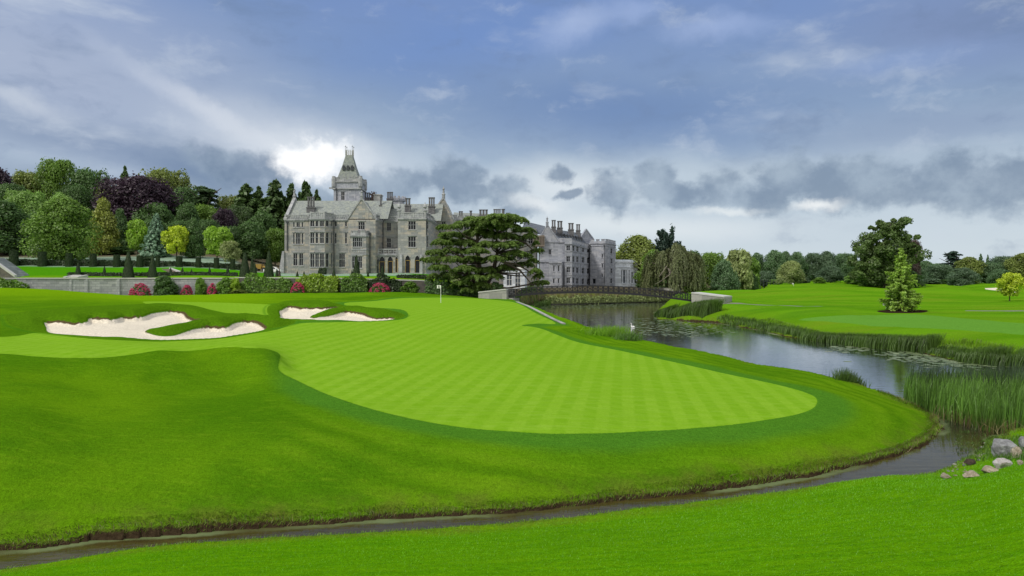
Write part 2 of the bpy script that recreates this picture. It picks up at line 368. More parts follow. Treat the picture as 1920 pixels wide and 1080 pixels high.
RC = (zr(1256, (599, -6), (590, -5.4)) + zr(1350, (606, -6), (598, -5.5)) + dr(1360, (568, 109), (577, 106)) + dr(1297, (573, 111), (585, 108)) + dr(1275, (572, 128), (576, 117)) + dr(1320, (557, 150), (553, 195)) + dr(1400, (549, 200)) + zr(1420, (618, -6), (602, -5.2), (580, -4.2), (560, -3.3), (545, -2.5)) + dr(1460, (533, 300)) +
      zr(1500, (634, -6), (620, -5.5)) + zr(1550, (614, -5.1), (590, -4.1), (560, -3.4), (543, -2.4)) + dr(1600, (532, 310)) + zr(1625, (651, -6)) +
      zr(1700, (657, -6), (640, -5.45), (620, -4.8), (602, -4.5), (560, -3.6), (545, -2.8)) + zr(1690, (585, -4.2)) + dr(1750, (534, 330)) +
      zr(1800, (678, -6), (655, -5.4)) + zr(1900, (688, -6), (664, -5.3), (648, -4.9), (612, -4.4), (580, -4.0), (563, -3.6)) + zr(1860, (549, -2.8)) + dr(1900, (534, 330)) + [(1400, 527, 'd', 900), (1900, 527, 'd', 900), (1400, 526, 'd', 2500), (1900, 526, 'd', 2500)])
TC = (dr(0, (522, 119), (520, 132), (499, 152), (497, 158), (472, 200), (468, 260)) + dr(240, (523, 126), (519, 134), (502, 152), (500, 158), (474, 195), (466, 260)) + dr(440, (521, 127), (518, 134), (507, 152), (505, 158), (488, 185), (470, 240)) +
      dr(540, (518, 134), (514, 155), (513, 170), (505, 200), (490, 260)) + dr(780, (523, 128), (516, 145), (513, 168), (512, 200)) + dr(660, (518, 134), (514, 160)) + dr(860, (530, 132), (520, 165), (520, 200)) + dr(905, (548, 130)) + dr(960, (545, 150), (540, 180)) +
      dr(1010, (541, 190), (539, 212)) + dr(1060, (540, 198), (538, 215)) + dr(1150, (540, 205), (537, 240)) + dr(1270, (546, 212), (544, 230)) + dr(1400, (540, 250), (532, 340)) +
      [(-1200, 470, 'd', 300), (0, 490, 'd', 600), (700, 500, 'd', 600), (1400, 525, 'd', 700), (0, 520, 'd', 2500), (700, 520, 'd', 2500), (1400, 525, 'd', 2500)])
class TPS:
    def __init__(s, pts, lam=2e-3):
        p = np.array(pts); X = s.feat(p[:, 0], p[:, 1]); n = len(X); s.X = X
        K = s.k(np.linalg.norm(X[:, None] - X[None], axis=2)) + lam * np.eye(n); Q = np.c_[np.ones(n), X]
        A = np.block([[K, Q], [Q.T, np.zeros((3, 3))]]); s.w = np.linalg.solve(A, np.r_[p[:, 2], 0, 0, 0])
    @staticmethod
    def feat(px, d): return np.c_[np.asarray(px) / 330.0, np.log(np.asarray(d)) * 1.9]
    @staticmethod
    def k(r): return np.where(r > 1e-9, r * r * np.log(np.maximum(r, 1e-9)), 0)
    def __call__(s, px, d):
        px = np.clip(px, -900, 2700); d = np.clip(d, 8, 3500); out = np.empty(len(px))
        for i in range(0, len(px), 40000):
            X = s.feat(px[i:i + 40000], d[i:i + 40000])
            r = np.sqrt(((X[:, None] - s.X[None]) ** 2).sum(2))
            out[i:i + 40000] = s.k(r) @ s.w[:-3] + s.w[-3] + X @ s.w[-2:]
        return out
zL, zR, zT = TPS(ctrl(LC)), TPS(ctrl(RC)), TPS(ctrl(TC))

def on_ground(pix, zf=zL, lo=9.0, hi=330.0):
    """pixels of the reference photograph -> plan points where their sight lines meet the ground"""
    d = np.exp(np.linspace(math.log(lo), math.log(hi), 1400)); out = []
    for px, py in pix:
        z = zf(np.full(d.shape, float(px)), d); h = zat(py, d) - z
        i = np.nonzero(h <= 0)[0]; i = i[0] if len(i) else len(d) - 1
        if i > 0 and h[i] <= 0:
            f = h[i - 1] / (h[i - 1] - h[i]); dd = d[i - 1] + f * (d[i] - d[i - 1])
        else: dd = d[i]
        out.append(at(px, dd))
    return np.array(out)
def dense(pts, closed=True, k=4):
    """Catmull-Rom through the points"""
    p = np.array(pts, float); n = len(p); out = []
    for i in range(n if closed else n - 1):
        g = lambda j: p[j % n] if closed else p[min(max(j, 0), n - 1)]
        a, b, c, e = g(i - 1), g(i), g(i + 1), g(i + 2)
        for u in np.arange(k) / k: out.append(.5 * (2 * b + (c - a) * u + (2 * a - 5 * b + 4 * c - e) * u * u + (3 * b - a - 3 * c + e) * u ** 3))
    if not closed: out.append(p[-1])
    return np.array(out)
def sdf(poly, X, Y, limit=None):
    """signed distance, positive inside"""
    poly = np.asarray(poly, float); n = len(poly); res = np.full(X.shape, -1e3)
    if limit is not None:
        lo, hi = poly.min(0) - limit, poly.max(0) + limit
        sel = np.nonzero((X > lo[0]) & (X < hi[0]) & (Y > lo[1]) & (Y < hi[1]))[0]
    else: sel = np.arange(len(X))
    x, y = X[sel], Y[sel]; d2 = np.full(x.shape, 1e18); ins = np.zeros(x.shape, bool)
    for i in range(n):
        (ax, ay), (bx, by) = poly[i], poly[(i + 1) % n]
        ex, ey = bx - ax, by - ay; L2 = ex * ex + ey * ey
        if L2 < 1e-12: continue
        t = np.clip(((x - ax) * ex + (y - ay) * ey) / L2, 0, 1)
        d2 = np.minimum(d2, (x - ax - t * ex) ** 2 + (y - ay - t * ey) ** 2)
        if abs(ey) > 1e-12: ins ^= ((ay > y) != (by > y)) & (x < ex * (y - ay) / ey + ax)
    res[sel] = np.sqrt(d2) * np.where(ins, 1, -1); return res
wz = lambda px, py: at(px, F * -WATER / (py - HY))
pd = lambda *a: [at(p, d) for p, d in a]
def wob(pts, amp, step=.5, seed=3):
    """a ragged version of a bank line"""
    r = np.random.default_rng(seed); p = dense(pts, False, 6); n = len(p); nn = r.normal(0, 1, (n, 2))
    k = np.array([.25, .5, .25]); nn = np.c_[np.convolve(nn[:, 0], k, 'same'), np.convolve(nn[:, 1], k, 'same')]
    sc = np.clip(np.hypot(p[:, 0], p[:, 1]) / 20, .6, 4)[:, None]; q = p + nn * amp * sc; q[0], q[-1] = p[0], p[-1]; return [tuple(x) for x in q]
creek_far = wob([at(-1500, 14), at(-600, 14.6)] + [wz(*p) for p in ((0, 1034), (200, 1012), (480, 992), (700, 976), (940, 962), (1200, 936), (1450, 905), (1600, 878), (1700, 848), (1752, 818), (1764, 800), (1742, 775))] + pd((1700, 33.5), (1660, 36)), .06)
left_bank = pd((1600, 38), (1530, 40.5), (1400, 46.5), (1250, 56.5), (1150, 66), (1100, 73), (1060, 82), (1012, 96), (985, 112))
wall_line = pd((905, 126), (840, 126.3), (780, 126), (440, 125.4), (240, 124.6), (60, 120.6), (0, 119.5), (-300, 118), (-1500, 118))
PL = creek_far + left_bank + pd((975, 122), (962, 126)) + wall_line
PT = wall_line[::-1] + pd((962, 126), (985, 140), (1008, 172), (1022, 178), (1080, 182), (1150, 190), (1240, 201), (1330, 216), (1421, 236), (1421, 4200), (-2200, 4200), (-1500, 800))
rbank = wob(pd((1421, 222), (1330, 205), (1262, 188), (1243, 150), (1232, 124), (1228, 110), (1256, 107.5), (1350, 98.5), (1400, 89), (1440, 81.7), (1500, 71), (1560, 67), (1625, 62.4), (1692, 59.5), (1730, 57.3), (1760, 54), (1800, 51.2), (1860, 49), (1917, 47.7), (2100, 43), (2400, 38), (3400, 30)), .1, seed=5)
PR = rbank + pd((3600, 4200), (1421, 4200))
creek_near = wob([at(-1500, 10.5), at(-300, 12.6), at(60, 13.9)] + pd((300, 15), (500, 15.45), (700, 15.8), (1000, 16.6), (1300, 17.9), (1500, 18.9), (1700, 20.4), (1760, 21.2), (1825, 23.0), (1845, 25.2), (1880, 26.6), (1925, 27.6), (2100, 28.8), (3400, 27)), .05, seed=9)
PF = creek_near + [(140, -60), (-140, -60)]
NEAR_PX = np.array([-1500, -300, 60, 300, 500, 700, 1000, 1300, 1500, 1700, 1760, 1825, 1845, 1880, 1925, 2100, 3400.]); NEAR_D = np.array([10.5, 12.6, 13.9, 15, 15.45, 15.8, 16.6, 17.9, 18.9, 20.4, 21.2, 23, 25.2, 26.6, 27.6, 28.8, 27])

CREST_D = np.array([10.5, 12.6, 13.9, 15, 15.45, 15.8, 16.6, 17.9, 18.7, 19.5, 18.9, 18.1, 18.1, 18.4, 18.9, 19.5, 20.])
CREST_Z = np.array([-5.75] * 8 + [-5.7, -5.55, -5.4, -5.22, -5.15, -5.05, -4.98, -4.9, -4.9])
# mown and sanded shapes, traced on the ground
z3 = lambda pts: [(x / 3, 500 + y / 3) for x, y in pts]
z4 = lambda pts: [(480 + x / 4, 490 + y / 4) for x, y in pts]
g_green = dense(on_ground([(0, 632), (60, 625), (90, 626), (200, 637), (320, 640), (500, 622), (556, 607), (640, 604), (745, 600), (765, 590), (750, 580), (700, 577), (660, 575), (645, 571), (655, 567), (705, 564), (730, 561), (755, 559), (800, 558), (850, 558), (900, 560), (960, 566), (1000, 585), (1042, 606), (1010, 606.5), (978, 610), (1000, 613), (1020, 618), (1045, 628), (1085, 642), (1160, 657), (1245, 675), (1330, 694), (1400, 709), (1480, 727), (1520, 740), (1532, 750), (1525, 765), (1490, 778), (1420, 790), (1300, 803), (1200, 809), (1100, 813), (1000, 812), (900, 805), (800, 791), (700, 768), (620, 742), (560, 715), (530, 700), (522, 690), (524, 675), (525, 666), (514, 658), (480, 653), (400, 653), (330, 658), (230, 667), (150, 671), (60, 668), (0, 663), (-250, 655), (-250, 640)]))
g_apron = dense(on_ground([(278, 565), (400, 567), (506, 571), (501, 580), (503, 590), (470, 592), (437, 590), (380, 578), (330, 573), (280, 571)]))
sand1 = dense(on_ground(z3([(243, 303), (285, 299), (330, 302), (375, 309), (420, 313), (465, 309), (487, 303), (493, 285), (530, 282), (570, 287), (620, 289), (655, 283), (685, 271), (740, 273), (800, 270), (840, 258), (880, 252), (960, 248), (1030, 257), (1055, 275), (1090, 290), (1158, 299), (1050, 312), (940, 330), (870, 345), (824, 360), (850, 376), (900, 388), (960, 388), (1010, 371), (1060, 350), (1105, 334), (1180, 326), (1225, 331), (1275, 330), (1300, 318), (1330, 307), (1390, 300), (1440, 306), (1480, 326), (1498, 349), (1400, 370), (1250, 390), (1100, 403), (950, 409), (800, 405), (600, 396), (400, 383), (268, 370), (254, 340)])), k=3)
sand2 = dense(on_ground(z4([(170, 365), (200, 356), (225, 338), (290, 336), (345, 348), (420, 345), (500, 346), (560, 341), (615, 338), (622, 350), (560, 361), (480, 378), (430, 398), (411, 415), (445, 420), (500, 406), (560, 396), (620, 379), (680, 370), (740, 375), (800, 386), (850, 406), (900, 420), (960, 418), (1020, 418), (1048, 429), (950, 440), (800, 446), (600, 443), (400, 436), (190, 426), (180, 400)])), k=3)
rough1 = dense(on_ground(z3([(40, 272), (200, 258), (400, 240), (700, 229), (870, 216), (1050, 226), (1200, 250), (1310, 273), (1420, 272), (1540, 285), (1640, 300), (1662, 316), (1600, 336), (1500, 352), (1400, 374), (1250, 394), (1100, 407), (950, 413), (800, 409), (600, 401), (400, 388), (270, 376), (120, 352), (50, 320)])))
rough2 = dense(on_ground(z4([(80, 360), (100, 331), (170, 315), (300, 306), (450, 303), (580, 312), (660, 330), (675, 344), (780, 346), (900, 358), (1050, 376), (1110, 396), (1124, 408), (1090, 428), (1040, 437), (950, 445), (800, 450), (600, 447), (400, 441), (190, 430), (95, 402)])))
tee_r = dense(on_ground([(1500, 597), (1560, 592), (1640, 591), (1720, 592), (1830, 600), (1960, 608), (2100, 618), (2100, 645), (1940, 630), (1800, 620), (1690, 614), (1600, 606), (1530, 601)], zR))
ring_r = dense(on_ground([(1648, 584.5), (1690, 581.5), (1735, 584), (1732, 588), (1690, 589.5), (1655, 588)], zR))
sand_r = dense(on_ground([(1846, 547), (1862, 544.6), (1885, 545.5), (1908, 548), (1905, 550), (1880, 549.5), (1856, 550)], zR))
bed_strip = on_ground([(1808, 584.2), (1900, 584), (2010, 584.5), (2010, 586), (1900, 585.5), (1810, 585.6)], zR)  # thin strip across the far course, given the path colour
path_r = dense(on_ground([(1358, 569), (1400, 569.6), (1450, 572), (1530, 577), (1532, 578), (1450, 573.4), (1400, 571), (1358, 571)], zR), k=2)

def build_terrain():
    ts = np.r_[np.linspace(-2.6, -.84, 60)[:-1], np.linspace(-.84, .84, 1001), np.linspace(.84, 2.6, 60)[1:]]
    ys = [-60]
    while ys[-1] < 8: ys.append(ys[-1] + (6 if ys[-1] < -8 else 1))
    ys[-1] = 8.0; y = 8.0
    while y < 4000:
        y += float(np.clip(y * y / 5600, .10, .42)) if y < 128 else (.8 if y < 235 else y * .03)
        ys.append(y)
    ys = np.array(ys); T, Yg = np.meshgrid(ts, ys); X = (T * np.maximum(Yg, 8)).ravel(); Y = Yg.ravel()
    Dp = np.maximum(Y, 8); PX = CX + F * X / Dp
    sL = sdf(PL, X, Y); sT = sdf(PT, X, Y); sR = sdf(PR, X, Y); sF = sdf(PF, X, Y)
    a = np.stack([sL, sT, sR, sF]); reg = a.argmax(0); s = a.max(0)
    z = np.zeros(len(X))
    for r, f in ((0, zL), (1, zT), (2, zR)):
        i = np.nonzero(reg == r)[0]; z[i] = f(PX[i], Dp[i])
    i = np.nonzero(reg == 3)[0]; sm = lambda v: np.mean([np.interp(PX[i] + k, NEAR_PX, v) for k in np.linspace(-60, 60, 13)], axis=0)
    ye, yc, zc = sm(NEAR_D), sm(CREST_D), sm(CREST_Z)
    z[i] = np.where(Y[i] < yc, -1.7 + (zc + 1.7) * np.clip(Y[i] / yc, 0, 1) ** .96, zc + (-5.86 - zc) * np.clip((Y[i] - yc) / np.maximum(ye - yc, .3), 0, 1) ** .7)
    # soft join of the two far shores
    j = np.nonzero((PX > 1361) & (PX < 1481) & (Y > 215))[0]
    wgt = sstep(1361, 1481, PX[j]); z[j] = zT(PX[j], Dp[j]) * (1 - wgt) + zR(PX[j], Dp[j]) * wgt
    # undulation of the ground
    def vn(X, Y, sc, seed):
        r = np.random.default_rng(seed); G = r.normal(0, 1, (64, 64)); u, v = X / sc, Y / sc; i, j = np.floor(u).astype(int), np.floor(v).astype(int); fu, fv = u - i, v - j
        fu, fv = fu * fu * (3 - 2 * fu), fv * fv * (3 - 2 * fv); g = lambda a, b: G[a % 64, b % 64]
        return (g(i, j) * (1 - fu) + g(i + 1, j) * fu) * (1 - fv) + (g(i, j + 1) * (1 - fu) + g(i + 1, j + 1) * fu) * fv
    sg = np.maximum(sdf(g_green, X, Y, 30), sdf(g_apron, X, Y, 30))
    s1, s2 = sdf(sand1, X, Y, 12), sdf(sand2, X, Y, 12); r1, r2 = sdf(rough1, X, Y, 12), sdf(rough2, X, Y, 12)
    ss = np.maximum(s1, s2); sr = np.maximum(r1, r2)
    rg = sstep(0, 1.5, -sg) * sstep(-.2, .6, s)
    z += rg * (.022 * vn(X, Y, 1.3, 1) + .05 * vn(X, Y, 5, 2)) + np.clip((Y - 60) / 120, 0, 1) * .75 * rg * vn(X, Y * 1.6, 26, 4) * (reg == 2) * sstep(500, 380, Y)
    far = np.clip(Y / 20, .5, 3)
    rag = vn(X, Y, .35, 11) * .06 + vn(X, Y, .9, 12) * .07
    land = s + rag * far * .6
    cap = WATER + .10 * far ** .5 + np.maximum(land, 0) * np.where(reg == 1, 9, np.where(reg == 0, 1.3, .95))
    z = np.where(land > 0, np.minimum(z, cap), z)
    lo = np.where(reg == 1, WATER + .1, WATER + .09 * far ** .4)
    z = np.where(land > 0, np.maximum(z, WATER + .02 + (lo - WATER) * sstep(0, .12 * far, land)), z)
    z = np.where(land <= 0, WATER - .06 - .5 * sstep(0, 1.5, -land), z)
    # raised collars and sunk sand
    z += .30 * sstep(0, 1.6, r1) * sstep(-.1, 1.0, -ss) * sstep(42, 50, Y) + .30 * sstep(0, 1.6, r2) * sstep(-.1, 1.0, -ss) * sstep(57, 63, Y)
    fr = np.where(s1 > s2, np.clip((Y - 42.5) / 9, .12, 1), np.clip((Y - 56) / 8, .12, 1))
    z -= np.where(ss > -.05, (.42 * fr) * sstep(-.05, .30, ss) - .16 * fr * sstep(.3, 3.5, ss), 0)
    tee, ring, sand3 = sdf(tee_r, X, Y, 25), sdf(ring_r, X, Y, 8), sdf(sand_r, X, Y, 12)
    pth = np.maximum(sdf(path_r, X, Y, 8), sdf(bed_strip, X, Y, 8) - .2)
    nT, nY = len(ts), len(ys); idx = np.arange(nT * nY).reshape(nY, nT)
    q = np.stack([idx[:-1, :-1], idx[:-1, 1:], idx[1:, 1:], idx[1:, :-1]], -1).reshape(-1, 4)
    hyd = np.where(reg == 1, sstep(153, 157, Y) * sstep(232, 205, Y) * sstep(560, 500, PX) + sstep(134, 139, Y) * sstep(168, 160, Y) * sstep(505, 530, PX) * sstep(780, 760, PX), 0)
    soil = np.where(reg == 1, sstep(172, 182, Y - PX * .02) * sstep(560, 480, PX) + sstep(560, 470, PX) * sstep(430, 460, PX) * sstep(150, 160, Y) + sstep(185, 215, Y), 0)
    soil = np.maximum(soil, np.where(reg == 1, sstep(800, 880, PX) * sstep(128, 132, Y), 0))
    soil = np.maximum(soil, np.where(reg == 0, sstep(1.3, .5, sT * -1) * sstep(80, 200, PX) * .9, 0))
    me = np_mesh('ground', np.c_[X, Y, z], q, MAT_GROUND, dict(green=sg, rough=sr, sand=np.maximum(ss, sand3), shore=land, tee=tee, mulch=ring, path=pth, soil=np.clip(soil, 0, 1), hydro=np.clip(hyd, 0, 1), near=(reg == 3).astype(float), west=((reg == 0) * sstep(620, 420, PX)).astype(float), fair=(reg == 2).astype(float), terr=(reg == 1).astype(float)), True)
    o = link('ground', me); tag(o, 'mown golf course ground with green, banks and bunkers', None, None, 'structure')
    return X.reshape(nY, nT), Y.reshape(nY, nT), z.reshape(nY, nT), ts, ys

# ground material: every turf is its own cut and colour
def ground_material():
    m, t = new_mat('turf'); o = t.n('ShaderNodeTexCoord').outputs['Object']
    nb = t.noise(o, .12, 4, .6).outputs['Fac']; nm = t.noise(o, .9, 4, .6).outputs['Fac']; nf = t.noise(o, 9, 4, .7).outputs['Fac']; nx = t.noise(o, 34, 3, .7).outputs['Fac']
    nd = t.noise(t.map(o, rot=(0, 0, .2), scale=(.5, 2.2, 1)), 2.2, 4, .6).outputs['Fac']
    var = lambda c, lo, hi, n: t.mix(n, tuple(x * lo for x in c), tuple(x * hi for x in c))
    # rough: longer, duller, mottled
    rough = t.mix(t.ramp(nb, .35, .68), (.066, .178, .004), (.116, .250, .005))
    rough = t.mix(t.math('MULTIPLY', t.ramp(nm, .48, .78), .38), rough, (.050, .145, .004))
    rough = t.mix(t.math('MULTIPLY', t.ramp(nd, .5, .75), .45), rough, (.150, .285, .009))
    near = t.mix(t.ramp(nd, .3, .7), (.082, .245, .0025), (.120, .300, .003))
    near = t.mix(t.math('MULTIPLY', t.ramp(nm, .5, .78), .4), near, (.05, .19, .003))
    near = t.mix(t.math('MULTIPLY', t.ramp(t.attr('shore'), 1.6, .2), .7), near, (.155, .29, .005))
    C = t.mix(t.attr('near'), rough, near)
    # long west slope is yellower
    C = t.mix(t.math('MULTIPLY', t.attr('west'), t.ramp(t.n('ShaderNodeSeparateXYZ', i_0=o).outputs[1], 60, 100)), C, (.15, .30, .004))
    g = t.attr('green')
    gw = t.math('ADD', g, t.math('MULTIPLY', t.math('SUBTRACT', nf, .5), .10))
    # stripes of the mower: two crossing passes
    def stripe(rot, w):
        v = t.map(o, rot=(0, 0, rot)); x = t.n('ShaderNodeSeparateXYZ', i_0=v).outputs[0]
        x = t.math('ADD', x, t.math('MULTIPLY', t.math('SUBTRACT', nm, .5), .10))
        return t.ramp(t.math('SINE', t.math('MULTIPLY', x, math.pi / w)), -.45, .45)
    we = t.ramp(t.attr('west'), .75, .25)
    fr = t.math('MULTIPLY', t.math('MULTIPLY', t.ramp(gw, -1.9, -.9), t.ramp(gw, .02, -.02)), we)
    fr2 = t.math('MULTIPLY', t.math('MULTIPLY', t.ramp(gw, -2.7, -2.3), t.ramp(gw, -1.5, -1.8)), we)
    collar = t.mix(nd, (.052, .172, .014), (.078, .218, .016))
    C = t.mix(t.math('MULTIPLY', fr, .9), C, collar)
    C = t.mix(t.math('MULTIPLY', fr2, t.ramp(nd, .3, .7, .1, .55)), C, (.10, .245, .006))
    # mower passes that follow the edge of the green, and along the near bank
    ring = t.math('SINE', t.math('MULTIPLY', t.math('ADD', g, t.math('MULTIPLY', nm, .5)), 5.2))
    rm = t.math('MULTIPLY', t.math('MULTIPLY', t.ramp(gw, -9, -4), t.ramp(gw, -1.6, -2.4)), t.math('MULTIPLY', t.ramp(nb, .3, .6), we))
    C = t.mix(t.math('MULTIPLY', rm, t.ramp(ring, -.1, .9, 0, .45)), C, (.135, .262, .008))
    C = t.mix(t.math('MULTIPLY', rm, t.ramp(ring, -.3, -1, 0, .35)), C, (.036, .118, .003))
    sa, sb = stripe(.16, .46), stripe(-1.0, .50)
    fade = t.math('MULTIPLY', t.ramp(nb, .3, .6, .35, .9), t.ramp(nf, .2, .7, .55, 1))
    gcol = t.mix(t.math('MULTIPLY', sa, fade), (.158, .330, .012), (.214, .390, .026))
    gcol = t.mix(t.math('MULTIPLY', sb, .62), gcol, (.180, .356, .017), 'MIX')
    gcol = t.mix(t.math('MULTIPLY', t.ramp(nd, .42, .72), .5), gcol, (.232, .400, .042))
    gcol = t.mix(t.math('MULTIPLY', t.ramp(t.noise(o, .35, 3).outputs['Fac'], .5, .7), .35), gcol, (.160, .322, .015))
    C = t.mix(t.ramp(gw, -.015, .03), C, gcol)
    # collars round the bunkers
    rc = t.mix(t.ramp(nf, .3, .7), (.052, .142, .004), (.092, .205, .006))
    rw = t.math('ADD', t.attr('rough'), t.math('MULTIPLY', t.math('SUBTRACT', nf, .5), .2))
    C = t.mix(t.ramp(rw, -.05, .1), C, rc)
    C = t.mix(t.math('MULTIPLY', t.math('MULTIPLY', t.ramp(rw, -.5, -.25), t.ramp(rw, 0, -.2)), .45), C, (.045, .165, .008))
    # the far course
    fx = t.n('ShaderNodeSeparateXYZ', i_0=o).outputs
    fair = t.mix(t.ramp(t.math('SINE', t.math('MULTIPLY', t.math('ADD', fx[1], t.math('MULTIPLY', fx[0], .35)), .5)), -.5, .5), (.088, .235, .006), (.112, .272, .008))
    fair = t.mix(t.math('MULTIPLY', t.ramp(nb, .4, .7), .5), fair, (.14, .27, .012))
    nl = t.noise(t.map(o, scale=(.35, 1.6, 1)), .09, 5, .6).outputs['Fac']
    fair = t.mix(t.math('MULTIPLY', t.ramp(nl, .5, .66), .6), fair, (.150, .245, .014))
    fair = t.mix(t.math('MULTIPLY', t.ramp(nl, .46, .32), .6), fair, (.060, .185, .008))
    fair = t.mix(t.math('MULTIPLY', t.ramp(t.attr('shore'), 7, 1), .6), fair, (.115, .215, .008))
    tee = t.mix(nd, (.10, .265, .028), (.125, .29, .036))
    fair = t.mix(t.ramp(t.attr('tee'), -.3, .3), fair, tee)
    fair = t.mix(t.ramp(t.attr('mulch'), -.2, .1), fair, (.03, .02, .012))
    fair = t.mix(t.ramp(t.attr('path'), -.25, 0), fair, (.2, .2, .17))
    C = t.mix(t.attr('fair'), C, fair)
    lawn = t.mix(nm, (.05, .21, .004), (.075, .26, .005))
    lawn = t.mix(t.math('MULTIPLY', t.ramp(fx[1], 136, 128), t.ramp(fx[1], 120, 126)), lawn, (.16, .30, .01))
    lawn = t.mix(t.attr('hydro'), lawn, t.mix(nm, (.22, .32, .24), (.27, .36, .27)))
    C = t.mix(t.attr('terr'), C, lawn)
    C = t.mix(t.math('MULTIPLY', t.attr('soil'), t.ramp(t.math('ADD', t.attr('soil'), nb), .7, 1.1)), C, t.mix(nm, (.095, .088, .05), (.18, .15, .10)))
    # bank foot: mud, roots, scorched grass
    sh = t.math('ADD', t.attr('shore'), t.math('MULTIPLY', t.math('SUBTRACT', nf, .5), .35))
    C = t.mix(t.math('MULTIPLY', t.ramp(sh, 1.3, .25), t.math('MULTIPLY', t.ramp(nm, .35, .65), .75)), C, (.12, .15, .02))
    mud = t.mix(nf, (.018, .012, .007), (.070, .050, .028))
    C = t.mix(t.ramp(sh, .20, .06), C, mud)
    # sand with a dark turned lip
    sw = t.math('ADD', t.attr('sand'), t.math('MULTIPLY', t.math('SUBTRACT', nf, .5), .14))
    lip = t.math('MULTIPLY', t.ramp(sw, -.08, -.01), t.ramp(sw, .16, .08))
    sand = t.mix(t.ramp(nf, .3, .7), (.62, .56, .45), (.76, .69, .57))
    sand = t.mix(t.math('MULTIPLY', t.ramp(nm, .5, .7), .3), sand, (.56, .50, .40))
    sand = t.mix(t.math('MULTIPLY', t.ramp(t.noise(t.map(o, scale=(.6, 3, 1)), 1.1, 5, .7).outputs['Fac'], .5, .72), .4), sand, (.50, .43, .33))
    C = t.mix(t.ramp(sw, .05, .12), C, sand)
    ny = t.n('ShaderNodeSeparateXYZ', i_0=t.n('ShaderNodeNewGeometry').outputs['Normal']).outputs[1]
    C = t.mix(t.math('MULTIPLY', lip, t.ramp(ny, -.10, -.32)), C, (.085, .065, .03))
    # blades: fine value noise, fading on the mown green
    amp = t.math('ADD', .16, t.math('MULTIPLY', t.ramp(g, .1, -.1), .34))
    k = t.math('ADD', t.math('MULTIPLY', t.math('SUBTRACT', nx, .5), t.math('MULTIPLY', amp, 3.4)), t.math('MULTIPLY', t.math('SUBTRACT', nf, .5), t.math('MULTIPLY', amp, 2.0)))
    C = t.mix(1.0, C, t.n('ShaderNodeCombineXYZ', i_0=t.math('ADD', 1, k), i_1=t.math('ADD', 1, k), i_2=t.math('ADD', 1, k)).outputs[0], 'MULTIPLY')
    h = t.math('ADD', t.math('MULTIPLY', nx, .5), t.math('MULTIPLY', nf, 1.0))
    h = t.math('MULTIPLY', h, t.ramp(t.math('MAXIMUM', g, t.attr('sand')), -.1, .1, 1, .25))
    principled(t, C, 1.0, h, .05, Specular_IOR_Level=0.0); return m
MAT_GROUND = ground_material()
GX, GY, GZ, GT, GYS = build_terrain()
def ground(x, y):
    """height of the finished ground"""
    yy = max(y, 8.0); t = x / yy
    j = int(np.clip(np.searchsorted(GYS, y) - 1, 0, len(GYS) - 2)); i = int(np.clip(np.searchsorted(GT, t) - 1, 0, len(GT) - 2))
    fv = min(max((y - GYS[j]) / (GYS[j + 1] - GYS[j]), 0), 1); fu = min(max((t - GT[i]) / (GT[i + 1] - GT[i]), 0), 1)
    g = GZ[j:j + 2, i:i + 2]
    return float((g[0, 0] * (1 - fu) + g[0, 1] * fu) * (1 - fv) + (g[1, 0] * (1 - fu) + g[1, 1] * fu) * fv)

